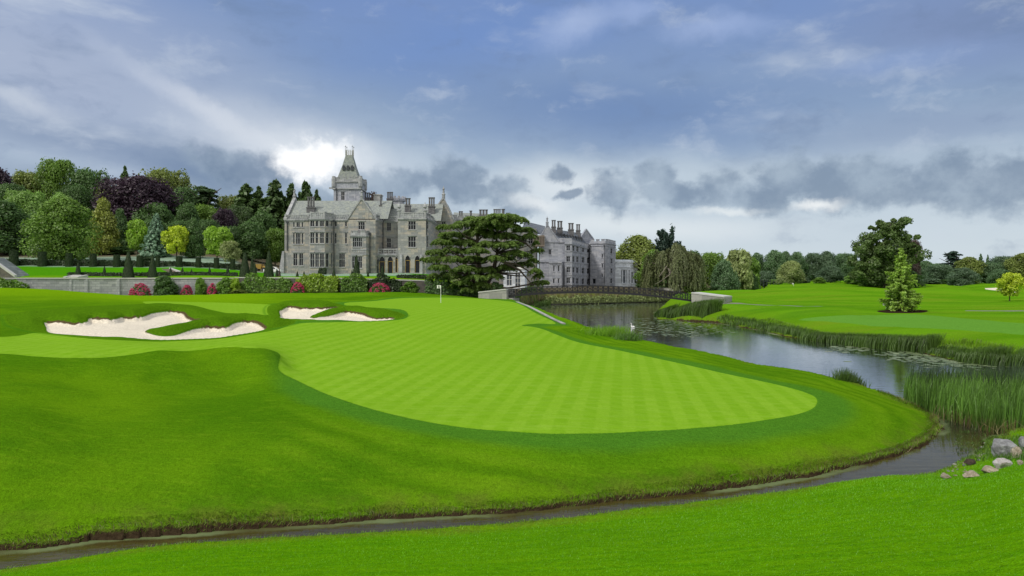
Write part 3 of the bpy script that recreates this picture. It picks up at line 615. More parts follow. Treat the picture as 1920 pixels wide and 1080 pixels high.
def build_water():
    ts = np.r_[np.linspace(-1.6, -.85, 6)[:-1], np.linspace(-.85, 1.0, 420), np.linspace(1.0, 1.9, 8)[1:]]
    ys = [10.0]
    while ys[-1] < 340: ys.append(ys[-1] + float(np.clip(ys[-1] ** 2 / 3500, .12, 2.0)))
    ys = np.array(ys); T, Y = np.meshgrid(ts, ys); X = (T * Y).ravel(); Y = Y.ravel()
    s = np.maximum.reduce([sdf(p, X, Y) for p in (PL, PT, PR, PF)])
    ln = np.maximum(sdf(PR, X, Y), sdf(PT, X, Y))
    n = len(ts); idx = np.arange(len(X)).reshape(len(ys), n)
    q = np.stack([idx[:-1, :-1], idx[:-1, 1:], idx[1:, 1:], idx[1:, :-1]], -1).reshape(-1, 4)
    keep = (s[q] < .9).any(1); q = q[keep]; u, inv = np.unique(q, return_inverse=True); q = inv.reshape(-1, 4)
    m, t = new_mat('water'); o = t.n('ShaderNodeTexCoord').outputs['Object']
    nf = t.noise(o, 3.2, 4, .6).outputs['Fac']; nb = t.noise(o, .25, 3).outputs['Fac']; sh = t.attr('shore')
    yy = t.n('ShaderNodeSeparateXYZ', i_0=o).outputs[1]; ck = t.ramp(yy, 30, 24)
    bed = t.mix(t.noise(t.map(o, scale=(1, 2.5, 1)), 1.6, 5, .7).outputs['Fac'], (.014, .012, .004), (.095, .078, .020))
    deep = t.mix(nb, (.008, .010, .012), (.016, .018, .017))
    col = t.mix(ck, deep, bed)
    alg = t.math('MULTIPLY', t.ramp(t.math('ADD', sh, t.math('MULTIPLY', t.math('SUBTRACT', t.noise(o, .9, 5, .65).outputs['Fac'], .5), t.math('ADD', .5, t.math('MULTIPLY', t.ramp(yy, 24, 40), 1.7)))), t.math('SUBTRACT', -.30, t.math('MULTIPLY', t.ramp(yy, 24, 40), .3)), t.math('SUBTRACT', -.10, t.math('MULTIPLY', t.ramp(yy, 24, 40), .3))), t.ramp(nb, .36, .52))
    alg = t.math('MULTIPLY', alg, t.ramp(t.noise(o, .16, 2).outputs['Fac'], .42, .54))
    rip = t.noise(t.map(o, scale=(.55, 1.6, 1)), 1.5, 4, .6).outputs['Fac']
    p = t.n('ShaderNodeBsdfPrincipled'); t.set(p, 'Base Color', col); t.set(p, 'Roughness', t.ramp(nb, .4, .7, .03, .10)); t.set(p, 'IOR', t.ramp(yy, 25, 34, 1.22, 1.5))
    b = t.n('ShaderNodeBump', i_Height=rip); b.inputs['Distance'].default_value = .022; b.inputs['Strength'].default_value = .5; t.t.links.new(b.outputs[0], p.inputs['Normal'])
    p2 = t.n('ShaderNodeBsdfPrincipled'); t.set(p2, 'Base Color', t.mix(nf, (.07, .11, .03), (.17, .21, .08))); t.set(p2, 'Roughness', .8)
    gl = t.n('ShaderNodeBsdfGlossy', i_Color=(.92, .95, 1)); gl.inputs['Roughness'].default_value = .05; t.t.links.new(b.outputs[0], gl.inputs['Normal'])
    pm = t.n('ShaderNodeMixShader', i_0=t.ramp(yy, 26, 36, .0, .36), i_1=p, i_2=gl)
    t.n('ShaderNodeOutputMaterial', i_0=t.n('ShaderNodeMixShader', i_0=t.math('MULTIPLY', alg, .9), i_1=pm, i_2=p2))
    me = np_mesh('river', np.c_[X[u], Y[u], np.full(len(u), WATER)], q, m, dict(shore=s[u]), True)
    tag(link('river', me), 'dark still river and creek winding round the green', None, None, 'structure')
build_water()
# ------------------------------------------------------------------ buildings
class Building:
    """walls with real openings; pixels of the reference give the sizes on each wall plane"""
    def __init__(s, name, label, cat, loc, wall_mat, trim_mat='trim', glass='glass'):
        s.root = empty(name, (0, 0, 0), 0, label, cat); s.wall = MB(); s.trim = MB(); s.wm, s.tm, s.gl = wall_mat, trim_mat, glass; s.u0 = 0.0
    def plane(s, a, b):
        a, b = Vector(a), Vector(b); return a, (b - a).normalized(), (b - a).length
    def hit(s, a, u, px):
        k = (px - CX) / F; den = u.x - k * u.y
        return (k * a.y - a.x) / den
    def face(s, a, b, z0, z1, holes=(), depth=.35, base_course=True, gable=None):
        """holes: (px0, px1, py0, py1, lights, transoms, kind)"""
        a, u, Ln = s.plane(a, b); n = Vector((-u.y, u.x))       # away from the camera
        P = lambda t, z, o=0.0: (a.x + u.x * t + n.x * o, a.y + u.y * t + n.y * o, z)
        H = []
        for h in holes:
            px0, px1, py0, py1 = h[:4]; t0, t1 = s.hit(a, u, px0), s.hit(a, u, px1); ym = a.y + u.y * (t0 + t1) / 2
            t0, t1 = sorted((t0, t1)); zt, zb = zat(py0, ym), zat(py1, ym)
            t0, t1 = max(.05, t0), min(Ln - .05, t1); zb, zt = max(zb, z0 + .02), min(zt, z1 - .02)
            if t1 - t0 > .12 and zt - zb > .12: H.append((t0, t1, zb, zt, h[4] if len(h) > 4 else 1, h[5] if len(h) > 5 else 0, h[6] if len(h) > 6 else 'w'))
        us = sorted({0.0, Ln} | {x for h in H for x in h[:2]}); zs = sorted({z0, z1} | {x for h in H for x in h[2:4]})
        u0 = s.u0; s.u0 += Ln + 3.7
        for i in range(len(us) - 1):
            for j in range(len(zs) - 1):
                cu, cz = (us[i] + us[i + 1]) / 2, (zs[j] + zs[j + 1]) / 2
                if any(h[0] < cu < h[1] and h[2] < cz < h[3] for h in H): continue
                s.wall.face([P(us[i], zs[j]), P(us[i + 1], zs[j]), P(us[i + 1], zs[j + 1]), P(us[i], zs[j + 1])], [(us[i] + u0, zs[j]), (us[i + 1] + u0, zs[j]), (us[i + 1] + u0, zs[j + 1]), (us[i] + u0, zs[j + 1])])
        for t0, t1, zb, zt, nl, nt, kind in H:
            D = depth
            for q in ([P(t0, zb), P(t0, zb, D), P(t0, zt, D), P(t0, zt)], [P(t1, zb, D), P(t1, zb), P(t1, zt), P(t1, zt, D)], [P(t0, zt), P(t0, zt, D), P(t1, zt, D), P(t1, zt)], [P(t0, zb, D), P(t0, zb), P(t1, zb), P(t1, zb, D)]): s.trim.face(q)
            fr = MB(); bt = .095 if kind != 'slim' else .09
            def bar(ta, tb, za, zb2, o0=.06, o1=.24): fr.hexa([P(ta, za, o0), P(tb, za, o0), P(tb, za, o1), P(ta, za, o1), P(ta, zb2, o0), P(tb, zb2, o0), P(tb, zb2, o1), P(ta, zb2, o1)])
            if kind == 'arch':
                K = 10; w = t1 - t0; rise = min(w * .95, (zt - zb) * .5); zs0 = zt - rise
                def az(x):                              # pointed arch, x in 0..1
                    x = min(x, 1 - x); R = (rise * rise / w + w / 4); dx = R - x * w; return zs0 + math.sqrt(max(0, R * R - dx * dx)) * .999
                for k in range(K):
                    xa, xb = k / K, (k + 1) / K; za, zb_ = min(az(xa), zt), min(az(xb), zt); ta, tb = t0 + xa * w, t0 + xb * w
                    s.wall.face([P(ta, za), P(tb, zb_), P(tb, zt), P(ta, zt)], [(ta + u0, za), (tb + u0, zb_), (tb + u0, zt), (ta + u0, zt)])
                    s.trim.face([P(ta, za), P(ta, za, D), P(tb, zb_, D), P(tb, zb_)])
                    s.trim.hexa([P(ta, za, -.1), P(tb, zb_, -.1), P(tb, zb_, -.003), P(ta, za, -.003), P(ta, za + .2, -.1), P(tb, zb_ + .2, -.1), P(tb, zb_ + .2, -.003), P(ta, za + .2, -.003)])
                for ta in (t0, t1 - .12): fr.hexa([P(ta, zb, .1), P(ta + .12, zb, .1), P(ta + .12, zb, .25), P(ta, zb, .25), P(ta, zs0, .1), P(ta + .12, zs0, .1), P(ta + .12, zs0, .25), P(ta, zs0, .25)])
                fr.hexa([P(t0 + .12, zs0 - .1, .1), P(t1 - .12, zs0 - .1, .1), P(t1 - .12, zs0 - .1, .25), P(t0 + .12, zs0 - .1, .25), P(t0 + .12, zs0, .1), P(t1 - .12, zs0, .1), P(t1 - .12, zs0, .25), P(t0 + .12, zs0, .25)])
                o = fr.build('arched_door', M['gold_wood'], s.root)
            else:
                bar(t0, t0 + bt * .8, zb, zt); bar(t1 - bt * .8, t1, zb, zt); bar(t0 + bt * .8, t1 - bt * .8, zt - bt, zt); bar(t0 + bt * .8, t1 - bt * .8, zb, zb + bt)
                for k in range(1, nl): tm = t0 + (t1 - t0) * k / nl; bar(tm - bt / 2, tm + bt / 2, zb + bt, zt - bt)
                for k in range(1, nt + 1):
                    zm = zb + (zt - zb) * (.56 if nt == 1 else k / (nt + 1)); e = [t0 + bt * .8] + [t0 + (t1 - t0) * i / nl for i in range(1, nl)] + [t1 - bt * .8]
                    for i in range(nl): bar(e[i] + (bt / 2 if i else 0), e[i + 1] - (bt / 2 if i < nl - 1 else 0), zm - bt * .4, zm + bt * .4, .08, .22)
                o = fr.build('window', M[s.tm], s.root)
                if kind == 'w':                         # hood mould and sill
                    for (ta, tb, za, zb2, of) in ((t0 - .18, t1 + .18, zt + .14, zt + .30, -.14), (t0 - .12, t1 + .12, zb - .2, zb - .02, -.12)):
                        s.trim.hexa([P(ta, za, of), P(tb, za, of), P(tb, za, -.003), P(ta, za, -.003), P(ta, zb2, of), P(tb, zb2, of), P(tb, zb2, -.003), P(ta, zb2, -.003)])
            pn = MB(); pn.face([P(t0, zb, .27), P(t1, zb, .27), P(t1, zt, .27), P(t0, zt, .27)]); pn.build('pane', M[s.gl], o)
        return a, u, Ln
    def gable(s, a, b, z1, za, frac=.5, cop=.45, finial=0):
        a, u, Ln = s.plane(a, b); n = Vector((-u.y, u.x)); P = lambda t, z, o=0.0: (a.x + u.x * t + n.x * o, a.y + u.y * t + n.y * o, z)
        m = Ln * frac; u0 = s.u0; s.u0 += Ln
        s.wall.face([P(0, z1), P(Ln, z1), P(m, za)], [(u0, z1), (u0 + Ln, z1), (u0 + m, za)])
        s.wall.face([P(Ln, z1, .5), P(0, z1, .5), P(m, za, .5)])
        for (t0, t1, zz0, zz1) in ((-.3, m, z1 - .25, za), (Ln + .3, m, z1 - .25, za)):
            s.trim.hexa([P(t0, zz0, -.14), P(t1, zz1, -.14), P(t1, zz1, .62), P(t0, zz0, .62), P(t0, zz0 + cop, -.14), P(t1, zz1 + cop, -.14), P(t1, zz1 + cop, .62), P(t0, zz0 + cop, .62)] if t0 < t1 else [P(t1, zz1, -.141), P(t0, zz0, -.141), P(t0, zz0, .621), P(t1, zz1, .621), P(t1, zz1 + cop, -.141), P(t0, zz0 + cop, -.141), P(t0, zz0 + cop, .621), P(t1, zz1 + cop, .621)])
        if finial:
            c = P(m, za, .2); s.trim.lathe((c[0], c[1], za - .3), [(.42, 0), (.42, finial * .35), (.5, finial * .36), (.5, finial * .42), (.3, finial * .45), (.22, finial * .72), (.34, finial * .75), (.3, finial * .82), (.12, finial * .88), (.05, finial)], 6)
    def band(s, a, b, z0, z1, out=.15, ext=.0):
        a_, u, Ln = s.plane(a, b); n = Vector((-u.y, u.x))
        p = lambda t, o: (a_.x + u.x * t + n.x * o, a_.y + u.y * t + n.y * o)
        t0, t1 = -ext, Ln + ext
        s.trim.hexa([(*p(t0, -out), z0), (*p(t1, -out), z0), (*p(t1, -.003), z0), (*p(t0, -.003), z0), (*p(t0, -out), z1), (*p(t1, -out), z1), (*p(t1, -.003), z1), (*p(t0, -.003), z1)])
    def parapet(s, a, b, z, h=1.0, kind='pierced', th=.3, seed=0):
        a_, u, Ln = s.plane(a, b); n = Vector((-u.y, u.x)); P = lambda t, zz, o: (a_.x + u.x * t + n.x * o, a_.y + u.y * t + n.y * o, zz)
        def bx(t0, t1, z0, z1, o0=0.0, o1=th, w=s.trim): w.hexa([P(t0, z0, o0), P(t1, z0, o0), P(t1, z0, o1), P(t0, z0, o1), P(t0, z1, o0), P(t1, z1, o0), P(t1, z1, o1), P(t0, z1, o1)])
        s.band(a, b, z - .28, z - .02, .26, .1); s.band(a, b, z - .5, z - .28, .13, .05)
        if kind == 'pierced':
            bx(0, Ln, z - .02, z + h * .16, -.03); bx(0, Ln, z + h * .84, z + h, -.06, th + .05)
            k = max(2, int(Ln / .42))
            for i in range(k):
                c = (i + .5) * Ln / k; w = .1 if (i % 3) else .2
                bx(c - w / 2, c + w / 2, z + h * .16, z + h * .84, .02, th - .06)
                if i % 3 == 1: bx(c - .24, c + .24, z + h * .42, z + h * .58, .05, th - .08)
            for t in ([0.02, Ln - .42] if Ln > 3 else []): bx(t, t + .4, z, z + h + .14, -.09, th + .09)
        elif kind == 'crenel':
            bx(0, Ln, z - .02, z + h * .5); k = max(1, round(Ln / 1.9)); w = Ln / k
            for i in range(k): bx(i * w + w * .22, i * w + w * .84, z + h * .5, z + h, 0, th); bx(i * w + w * .18, i * w + w * .88, z + h, z + h + .14, -.07, th + .07)
    def pipe(s, px, py0, py1, d, r=.13):
        x, y = at(px, d); z0, z1 = zat(py1, d), zat(py0, d); w = MB()
        w.tube([(x, y, z0), (x, y, z1)], r, 6); w.box(x - .25, x + .25, y - .2, y + .2, z1, z1 + .45); w.build('drainpipe', M['lead'], s.root)
    def quad_roof(s, w, quads):
        for q in quads:
            e = Vector(q[1]) - Vector(q[0]); Ln = e.length; e.normalize()
            w.face(q, [((Vector(p) - Vector(q[0])).dot(e), (Vector(p) - Vector(q[0]) - e * (Vector(p) - Vector(q[0])).dot(e)).length) for p in q])
    def chimney(s, roof, px0, px1, py0, py1, d, n=3, depth=1.2):
        x0, x1 = at(px0, d)[0], at(px1, d)[0]; zt, zb = zat(py0, d), zat(py1, d); h = zt - zb; w = MB(); y0 = d - depth / 2
        w.box(x0, x1, y0, y0 + depth, zb - 1.5, zb + h * .28); w.box(x0 - .12, x1 + .12, y0 - .12, y0 + depth + .12, zb + h * .28, zb + h * .34)
        sw = (x1 - x0) / n; r = sw * .44
        for i in range(n):
            c = (x0 + sw * (i + .5), d, zb + h * .34); H = h * .66
            w.lathe(c, [(r * 1.12, 0), (r * 1.12, H * .08), (r * .86, H * .1), (r * .86, H * .8), (r * 1.05, H * .84), (r * 1.05, H * .88), (r * 1.25, H * .93), (r * 1.25, H), (r * .7, H)], 8, rot=math.pi / 8)
        w.build('chimney', M['chimney'], roof)
    def finish(s):
        s.wall.build('wall', M[s.wm], s.root); s.trim.build('stone_trim', M[s.tm], s.root)

def manor():
    B = Building('manor_house', 'grey stone manor with a tall spired tower, gables and rows of mullioned windows', 'manor', None, 'stone')
    g = lambda *r: [(520 + x0 / 6.355, 520 + x1 / 6.355, 360 + y0 / 6.355, 360 + y1 / 6.355, n, tr) for x0, x1, y0, y1, n, tr in r]
    k = lambda *r: [(680 + q[0] / 6.75, 680 + q[1] / 6.75, 370 + q[2] / 6.75, 370 + q[3] / 6.75, *q[4:]) for q in r]
    d0 = 170.0; zb = zat(516, d0); ze = zat(411, d0)
    def full(a, b, holes, zt=ze, par='pierced', ph=1.1, strings=(441, 480, 497)):
        B.face(a, b, zb - 1.5, zt, holes)
        d = (a[1] + b[1]) / 2
        for py in strings:
            z = zat(py, d0)
            if not any(h[2] - .6 < py < h[3] + .6 for h in holes): B.band(a, b, z - .1, z + .1, .12)
        B.band(a, b, zb - .6, zb + .55, .22)
        if par: B.parapet(a, b, zt, ph, par)
    # section a
    A0, A1 = at(533.5, d0), at(579.5, d0)
    full(A0, A1, g((187, 207, 358, 420, 1, 0), (228, 268, 358, 420, 2, 0), (290, 309, 358, 420, 1, 0), (187, 207, 490, 620, 1, 1), (219, 277, 490, 620, 3, 1), (290, 309, 490, 620, 1, 1), (190, 238, 728, 878, 2, 1), (260, 308, 728, 878, 2, 1)))
    # west end wall and its gable
    W1 = (A0[0] + .0, A0[1] + 15)
    B.face(W1, A0, zb - 1.5, ze)
    zr_ = zat(374.5, 177)
    B.gable(W1, A0, ze, zr_ + .1, .53, .5, 3.0)
    # buttress at the corner
    B.trim.hexa([(A0[0] - 1.5, d0 - .6, zb - 1), (A0[0] - .01, d0 - .6, zb - 1), (A0[0] - .01, d0 + .8, zb - 1), (A0[0] - 1.5, d0 + .8, zb - 1), (A0[0] - .5, d0 - .3, zb + 6), (A0[0] - .01, d0 - .3, zb + 6), (A0[0] - .01, d0 + .6, zb + 6), (A0[0] - .5, d0 + .6, zb + 6)])
    # polygonal bay
    b0, b1, b2, b3 = at(579.5, d0), at(581, 167.5), at(609, 167.5), at(625.5, d0 + .2)
    full(b0, b1, [])
    full(b1, b2, g((392, 440, 338, 412, 2, 0), (456, 486, 338, 412, 1, 0), (507, 556, 338, 412, 2, 0), (392, 440, 483, 612, 2, 1), (456, 486, 483, 612, 1, 1), (507, 556, 483, 612, 2, 1), (392, 440, 728, 895, 2, 1), (451, 495, 728, 895, 2, 1), (506, 556, 728, 895, 2, 1)), ph=1.5)
    full(b2, b3, g((581, 612, 338, 412, 1, 0), (638, 655, 338, 412, 1, 0), (581, 612, 483, 612, 1, 1), (638, 655, 483, 612, 1, 1), (581, 612, 728, 895, 1, 1), (638, 655, 728, 895, 1, 1)), ph=1.5)
    # section c
    C0, C1 = at(625.5, d0 + .2), at(653, d0 + .2)
    full(C0, C1, g((684, 708, 348, 412, 1, 0), (806, 830, 348, 412, 1, 0), (684, 706, 488, 617, 1, 1), (806, 830, 488, 617, 1, 1), (735, 806, 728, 895, 3, 1)))
    # gabled section with its oriel
    dg = 169.0; G0, G1 = at(653, dg), at(704, dg)
    B.face(at(653, d0 + .2), G0, zb - 1.5, ze)
    full(G0, G1, g((965, 1042, 355, 448, 3, 1)), par=None, strings=())
    B.gable(G0, G1, ze - .2, zat(373, dg), .49, .5, 2.6)
    do = 167.2; zo = zat(441, do); O0, O1, O2, O3 = at(657.5, dg), at(659, do), at(686.5, do), at(693.5, dg)
    B.face(O0, O1, zb - 1, zo); B.parapet(O0, O1, zo, 1.0, 'crenel', .3)
    oh = g((898, 1010, 540, 655, 5, 1), (890, 1010, 765, 908, 5, 1)); B.face(O1, O2, zb - 1, zo, oh)
    B.parapet(O1, O2, zo, 1.0, 'crenel', .3); oh2 = g((1028, 1052, 540, 655, 1, 1), (1028, 1052, 765, 908, 1, 1))
    B.face(O2, O3, zb - 1, zo, oh2); B.parapet(O2, O3, zo, 1.0, 'crenel', .3)
    for a, b in ((O1, O2), (O2, O3)):
        B.band(a, b, zat(478, do), zat(475, do), .12); B.band(a, b, zat(469, do), zat(466.5, do), .12)
    for i in range(6):
        x = O1[0] + .5 + i * .55; B.trim.box(x, x + .35, do - .06, do - .004, zat(474.4, do), zat(469.6, do))
    B.trim.face([(*O0, zo), (*O1, zo), (*O2, zo), (*O3, zo)])
    # return and recessed part with the loggia
    E0, E1, E2 = at(704, dg), at(719, 174.0), at(746, 174.0)
    full(E0, E1, [])
    full(E1, E2, k((305, 360, 318, 425, 2, 1), (305, 360, 515, 640, 2, 1)), strings=(441,))
    dl = 170.5; L0, L1 = at(707.5, dl), at(746, dl); zl = zat(477, dl)
    B.face(L0, L1, zb - 1, zl, k((210, 282, 745, 950, 1, 0, 'arch'), (316, 382, 745, 960, 1, 0, 'arch'), (414, 443, 752, 950, 1, 0, 'arch')), .7)
    B.parapet(L0, L1, zl, 1.4, 'pierced'); B.face(at(707.5, dl + 3.4), L0, zb - 1, zl); B.trim.face([(*L0, zl), (*L1, zl), (L1[0], 174, zl), (L0[0], 174, zl)])
    # projecting block
    df = 167.0; F0, F1, F2 = at(746, df), at(798.5, df), at(807, 171.0)
    B.face(at(746, 174), F0, zb - 1.5, ze)
    full(F0, F1, k((577, 672, 300, 410, 3, 1), (577, 672, 495, 632, 3, 1), (538, 602, 735, 960, 1, 0, 'arch'), (660, 724, 735, 960, 1, 0, 'arch')), strings=(462,), ph=1.4)
    full(F1, F2, k((812, 832, 300, 410, 1, 1), (812, 832, 495, 632, 1, 1)), strings=(462,), ph=1.4)
    for px in (748.5, 797): c = at(px, df + .3); B.trim.lathe((*c, ze), [(.42, 0), (.42, 1.7), (.6, 1.75), (.6, 1.95), (.25, 2.1), (.25, 2.4), (.5, 2.7), (.42, 3.1), (.1, 3.6), (.04, 4.0)], 8)
    for px in (752, 790):
        x, y = at(px, df); B.trim.hexa([(x - .4, y - .9, zb - 1), (x + .4, y - .9, zb - 1), (x + .4, y - .01, zb - 1), (x - .4, y - .01, zb - 1), (x - .3, y - .3, zb + 5), (x + .3, y - .3, zb + 5), (x + .3, y - .01, zb + 5), (x - .3, y - .01, zb + 5)])
    # gabled side wing
    dw = 181.0; H0, H1 = at(803, dw), at(849, dw); zw = zat(411, dw)
    B.face((F2[0], F2[1]), (F2[0] + .3, dw), zb - 1.5, ze); B.parapet((F2[0], F2[1]), (F2[0] + .3, dw), ze, 1.2, 'pierced')
    B.face(H0, H1, zb - 1.5, zw, k((875, 908, 285, 470, 2, 2), (1000, 1050, 305, 415, 2, 1), (965, 990, 425, 470, 1, 0), (880, 910, 560, 680, 2, 1), (1000, 1050, 560, 680, 2, 1), (900, 980, 780, 920, 3, 1)))
    B.gable(H0, H1, zw, zat(372, dw), .62, .55, 3.6)
    B.face(H1, (H1[0] + 2, 205), zb - 1.5, zw)
    # rear range, half hidden by the cedar
    R0, R1, R2 = at(847, 196), at(958, 205), at(960, 216)
    zrr = zat(410.5, 196); rh = [(870 + i * 24, 880 + i * 24, 425, 437, 2, 1) for i in range(4)]
    B.face(R0, R1, zb - 5, zrr, rh); B.parapet(R0, R1, zrr, 1.1, 'crenel'); B.face(R1, R2, zb - 5, zrr); q0, q1, q2 = at(958.2, 207), at(1006, 212), at(1008, 222); zq = zat(427.5, 210)
    B.face(q0, q1, zb - 5, zq, [(958.5 + 11 * i, 966 + 11 * i, a, b, 2, 1) for i in (0, 1, 2, 3) for a, b in ((446, 457), (474, 486))]); B.face(q1, q2, zb - 5, zq)
    roof = MB()
    # main roof: ridge along the front
    zR = zat(376, 176.5); xa, xb = A0[0] + .3, at(704, 170)[0]; yR = 177.0; yf, yb = 170.5, 184.5; z_ = ze + .15
    B.quad_roof(roof, [[(xa, yf, z_), (xb + 3, yf, z_), (xb + 3, yR, zR), (xa, yR, zR)], [(xb + 3, yb, z_), (xa, yb, z_), (xa, yR, zR), (xb + 3, yR, zR)]])
    gx0, gx1 = G0[0], G1[0]; gm = gx0 + (gx1 - gx0) * .49; zg = zat(374, dg)
    B.quad_roof(roof, [[(gx1, dg + .5, ze), (gx1, 190, ze), (gm, 190, zg), (gm, dg + .5, zg)], [(gx0, 190, ze), (gx0, dg + .5, ze), (gm, dg + .5, zg), (gm, 190, zg)]])
    zE = zat(382, 180.5); xe, xf = at(706, 180)[0], H0[0] + 4.0; ye = 181.0
    B.quad_roof(roof, [[(xe, 174.4, ze), (xf, 174.4, ze), (xf, ye, zE), (xe, ye, zE)], [(xf, 187, ze), (xe, 187, ze), (xe, ye, zE), (xf, ye, zE)]])
    hx0, hx1 = H0[0], H1[0]; hm = hx0 + (hx1 - hx0) * .62; zh = zat(374, dw)
    B.quad_roof(roof, [[(hx0, 195, zw), (hx0, dw + .5, zw), (hm, dw + .5, zh), (hm, 195, zh)], [(hx1, dw + .5, zw), (hx1, 195, zw), (hm, 195, zh), (hm, dw + .5, zh)]])
    B.quad_roof(roof, [[(F0[0], df + .4, ze - .05), (F1[0], df + .4, ze - .05), (F2[0], 174.4, ze - .05), (F0[0], 174.4, ze - .05)], [(A1[0], 168.2, ze - .06), (b2[0], 168.2, ze - .06), (b3[0], 170.5, ze - .06), (A1[0], 170.5, ze - .06)]])
    B.quad_roof(roof, [[(R0[0], 197, zrr - .3), (R1[0], 205.5, zrr - .3), (R1[0], 211, zrr + 2.6), (R0[0], 203, zrr + 2.6)]])
    rf = roof.build('roof', M['slate'], B.root)
    for c in ((576, 590.5, 369, 399, 173.2, 3), (759.5, 770, 371.5, 393, 177.5, 2), (803.5, 815.5, 370, 396, 177.5, 3), (681, 694, 361, 376, 190, 4), (725.5, 737, 360, 379, 188, 3), (712, 716, 368, 394, 175.5, 1), (860, 868, 396, 411, 200, 2), (880, 885.5, 395, 412, 202, 1),
              (898, 915, 393, 410, 204, 3), (925, 939, 392, 408, 206, 4), (940, 947, 392, 408, 206, 1), (948, 957, 399, 409, 206, 2)): B.chimney(rf, *c)
    tk = MB(); tx0, tx1 = at(702, 192)[0], at(715, 192)[0]; tk.box(tx0, tx1, 191, 194, zat(384, 192), zat(366.5, 192)); tk.box(tx0 - .2, tx1 + .2, 190.8, 194.2, zat(366.5, 192), zat(365, 192)); tk.build('water_tank', M['coping'], rf)
    # turret
    tw = MB(); c = at(746, 192); tw.lathe((*c, zat(395, 192)), [(1.9, 0), (1.9, 2.4), (2.2, 2.6), (2.2, 3.1)], 10)
    for i in range(10):
        a_ = 2 * math.pi * i / 10; tw.box(c[0] + 1.95 * math.cos(a_) - .3, c[0] + 1.95 * math.cos(a_) + .3, c[1] + 1.95 * math.sin(a_) - .3, c[1] + 1.95 * math.sin(a_) + .3, zat(395, 192) + 3.1, zat(395, 192) + 3.9)
    tw.build('turret', M['stone_grey'], B.root)
    for px, a_, b_, d in ((538.5, 418, 470, 169.8), (626.2, 416, 512, 169.7), (693.8, 440, 512, 168.4), (718, 416, 480, 173.5), (708.5, 490, 514, 170.1), (799.6, 412, 440, 167.2)): B.pipe(px, a_, b_, d)
    B.finish()
    # tower
    T = Building('tower', None, None, None, 'stone_grey')
    dt = 184.0; s = .1445
    t0, t1, t2 = at(625.5, dt), at(676, dt - .6), at(684.5, dt + 6)
    zc = zat(353, dt); zt0 = ze + 2
    t = lambda *r: [(500 + x0 / 8.306, 500 + x1 / 8.306, 270 + y0 / 8.306, 270 + y1 / 8.306, n, tr) for x0, x1, y0, y1, n, tr in r]
    T.face(t0, t1, zt0, zc, t((1158, 1214, 745, 875, 2, 1))); T.face(t1, t2, zt0, zc); T.face((t0[0], dt + 8), t0, zt0, zc)
    for a, b in ((t0, t1), (t1, t2), ((t0[0], dt + 8), t0)): T.band(a, b, zc - .3, zc + .05, .35, .2)
    zp = zat(340, dt)
    for a, b in ((t0, t1), (t1, t2), ((t0[0], dt + 8), t0)): T.face(a, b, zc, zp); T.parapet(a, b, zp + .02, .95, 'crenel', .35)
    for px, yy in ((625.8, dt), (676, dt - .6), (684.3, dt + 6)):
        c = at(px, yy); T.trim.lathe((*c, zc), [(.35, 0), (.6, .4), (.6, 2.6), (.5, 2.7), (.5, 3.2), (.1, 3.3)], 8)
    c0 = at(626.2, dt); T.trim.box(c0[0] - 1.3, c0[0] + .2, dt - .2, dt + .2, zc - .15, zc + .25)
    T.pipe(631, 356, 377, dt - .25, .12)
    cx, cy = at(655.5, dt + 4)
    sp = MB(); z0 = zat(342, dt); z1 = zat(318, dt + 3); z2 = zat(292, dt + 4)
    def ring(r, z, rr=0): return [(cx - r, cy - r * .8, z), (cx + r, cy - r * .8, z), (cx + r, cy + r * .8, z), (cx - r, cy + r * .8, z)]
    R0_, R1_, R2_ = ring(3.3, z0), ring(1.75, z1 + .8), ring(.92, z2)
    T.quad_roof(sp, [[a[i], a[(i + 1) % 4], b[(i + 1) % 4], b[i]] for a, b in ((R0_, R1_), (R1_, R2_)) for i in range(4)]); sp.face(R2_)
    so = sp.build('spire_roof', M['slate'], T.root)
    zd = zat(316, dt + 2.4)
    for i in range(3):
        dm = MB(); x = cx - 1.15 + i * 1.15; y = cy - 1.95
        dm.hexa([(x - .36, y, zd - .5), (x + .36, y, zd - .5), (x + .36, y + 1.2, zd - .5), (x - .36, y + 1.2, zd - .5), (x - .36, y, zd + .35), (x + .36, y, zd + .35), (x + .36, y + 1.2, zd + .35), (x - .36, y + 1.2, zd + .35)])
        dm.face([(x - .46, y - .03, zd + .36), (x + .46, y - .03, zd + .36), (x, y - .03, zd + .95)]); dm.face([(x - .46, y - .03, zd + .36), (x, y - .03, zd + .95), (x, y + 1.3, zd + .95), (x - .46, y + 1.3, zd + .36)]); dm.face([(x + .46, y + 1.3, zd + .36), (x, y + 1.3, zd + .95), (x, y - .03, zd + .95), (x + .46, y - .03, zd + .36)])
        dm.build('dormer', M['lead'], so)
    cr = MB(); r = .95
    for i in range(5):
        f = -r + 2 * r * i / 4
        for (x, y) in ((cx + f, cy - r * .8), (cx + f, cy + r * .8), (cx - r, cy + f * .8), (cx + r, cy + f * .8)):
            tall = i in (0, 4); cr.tube([(x, y, z2 - .05), (x, y, z2 + (2.8 if tall else 1.3))], [.07, .035], 5)
            if tall: cr.box(x - .16, x + .16, y - .03, y + .03, z2 + 2.3, z2 + 2.42)
            else: cr.box(x - .1, x + .1, y - .1, y + .1, z2 + 1.3, z2 + 1.5)
    for z in (.3, .9):
        for a, b in (((-1, -.8), (1, -.8)), ((1, -.8), (1, .8)), ((1, .8), (-1, .8)), ((-1, .8), (-1, -.8))): cr.tube([(cx + a[0] * r, cy + a[1] * r, z2 + z), (cx + b[0] * r, cy + b[1] * r, z2 + z)], .05, 4)
    cr.build('iron_cresting', M['coping'], so)
    # the tower is one part: its own wall carries the pieces
    tw_ = T.wall.build('tower', M['stone_grey'], B.root); old = T.root
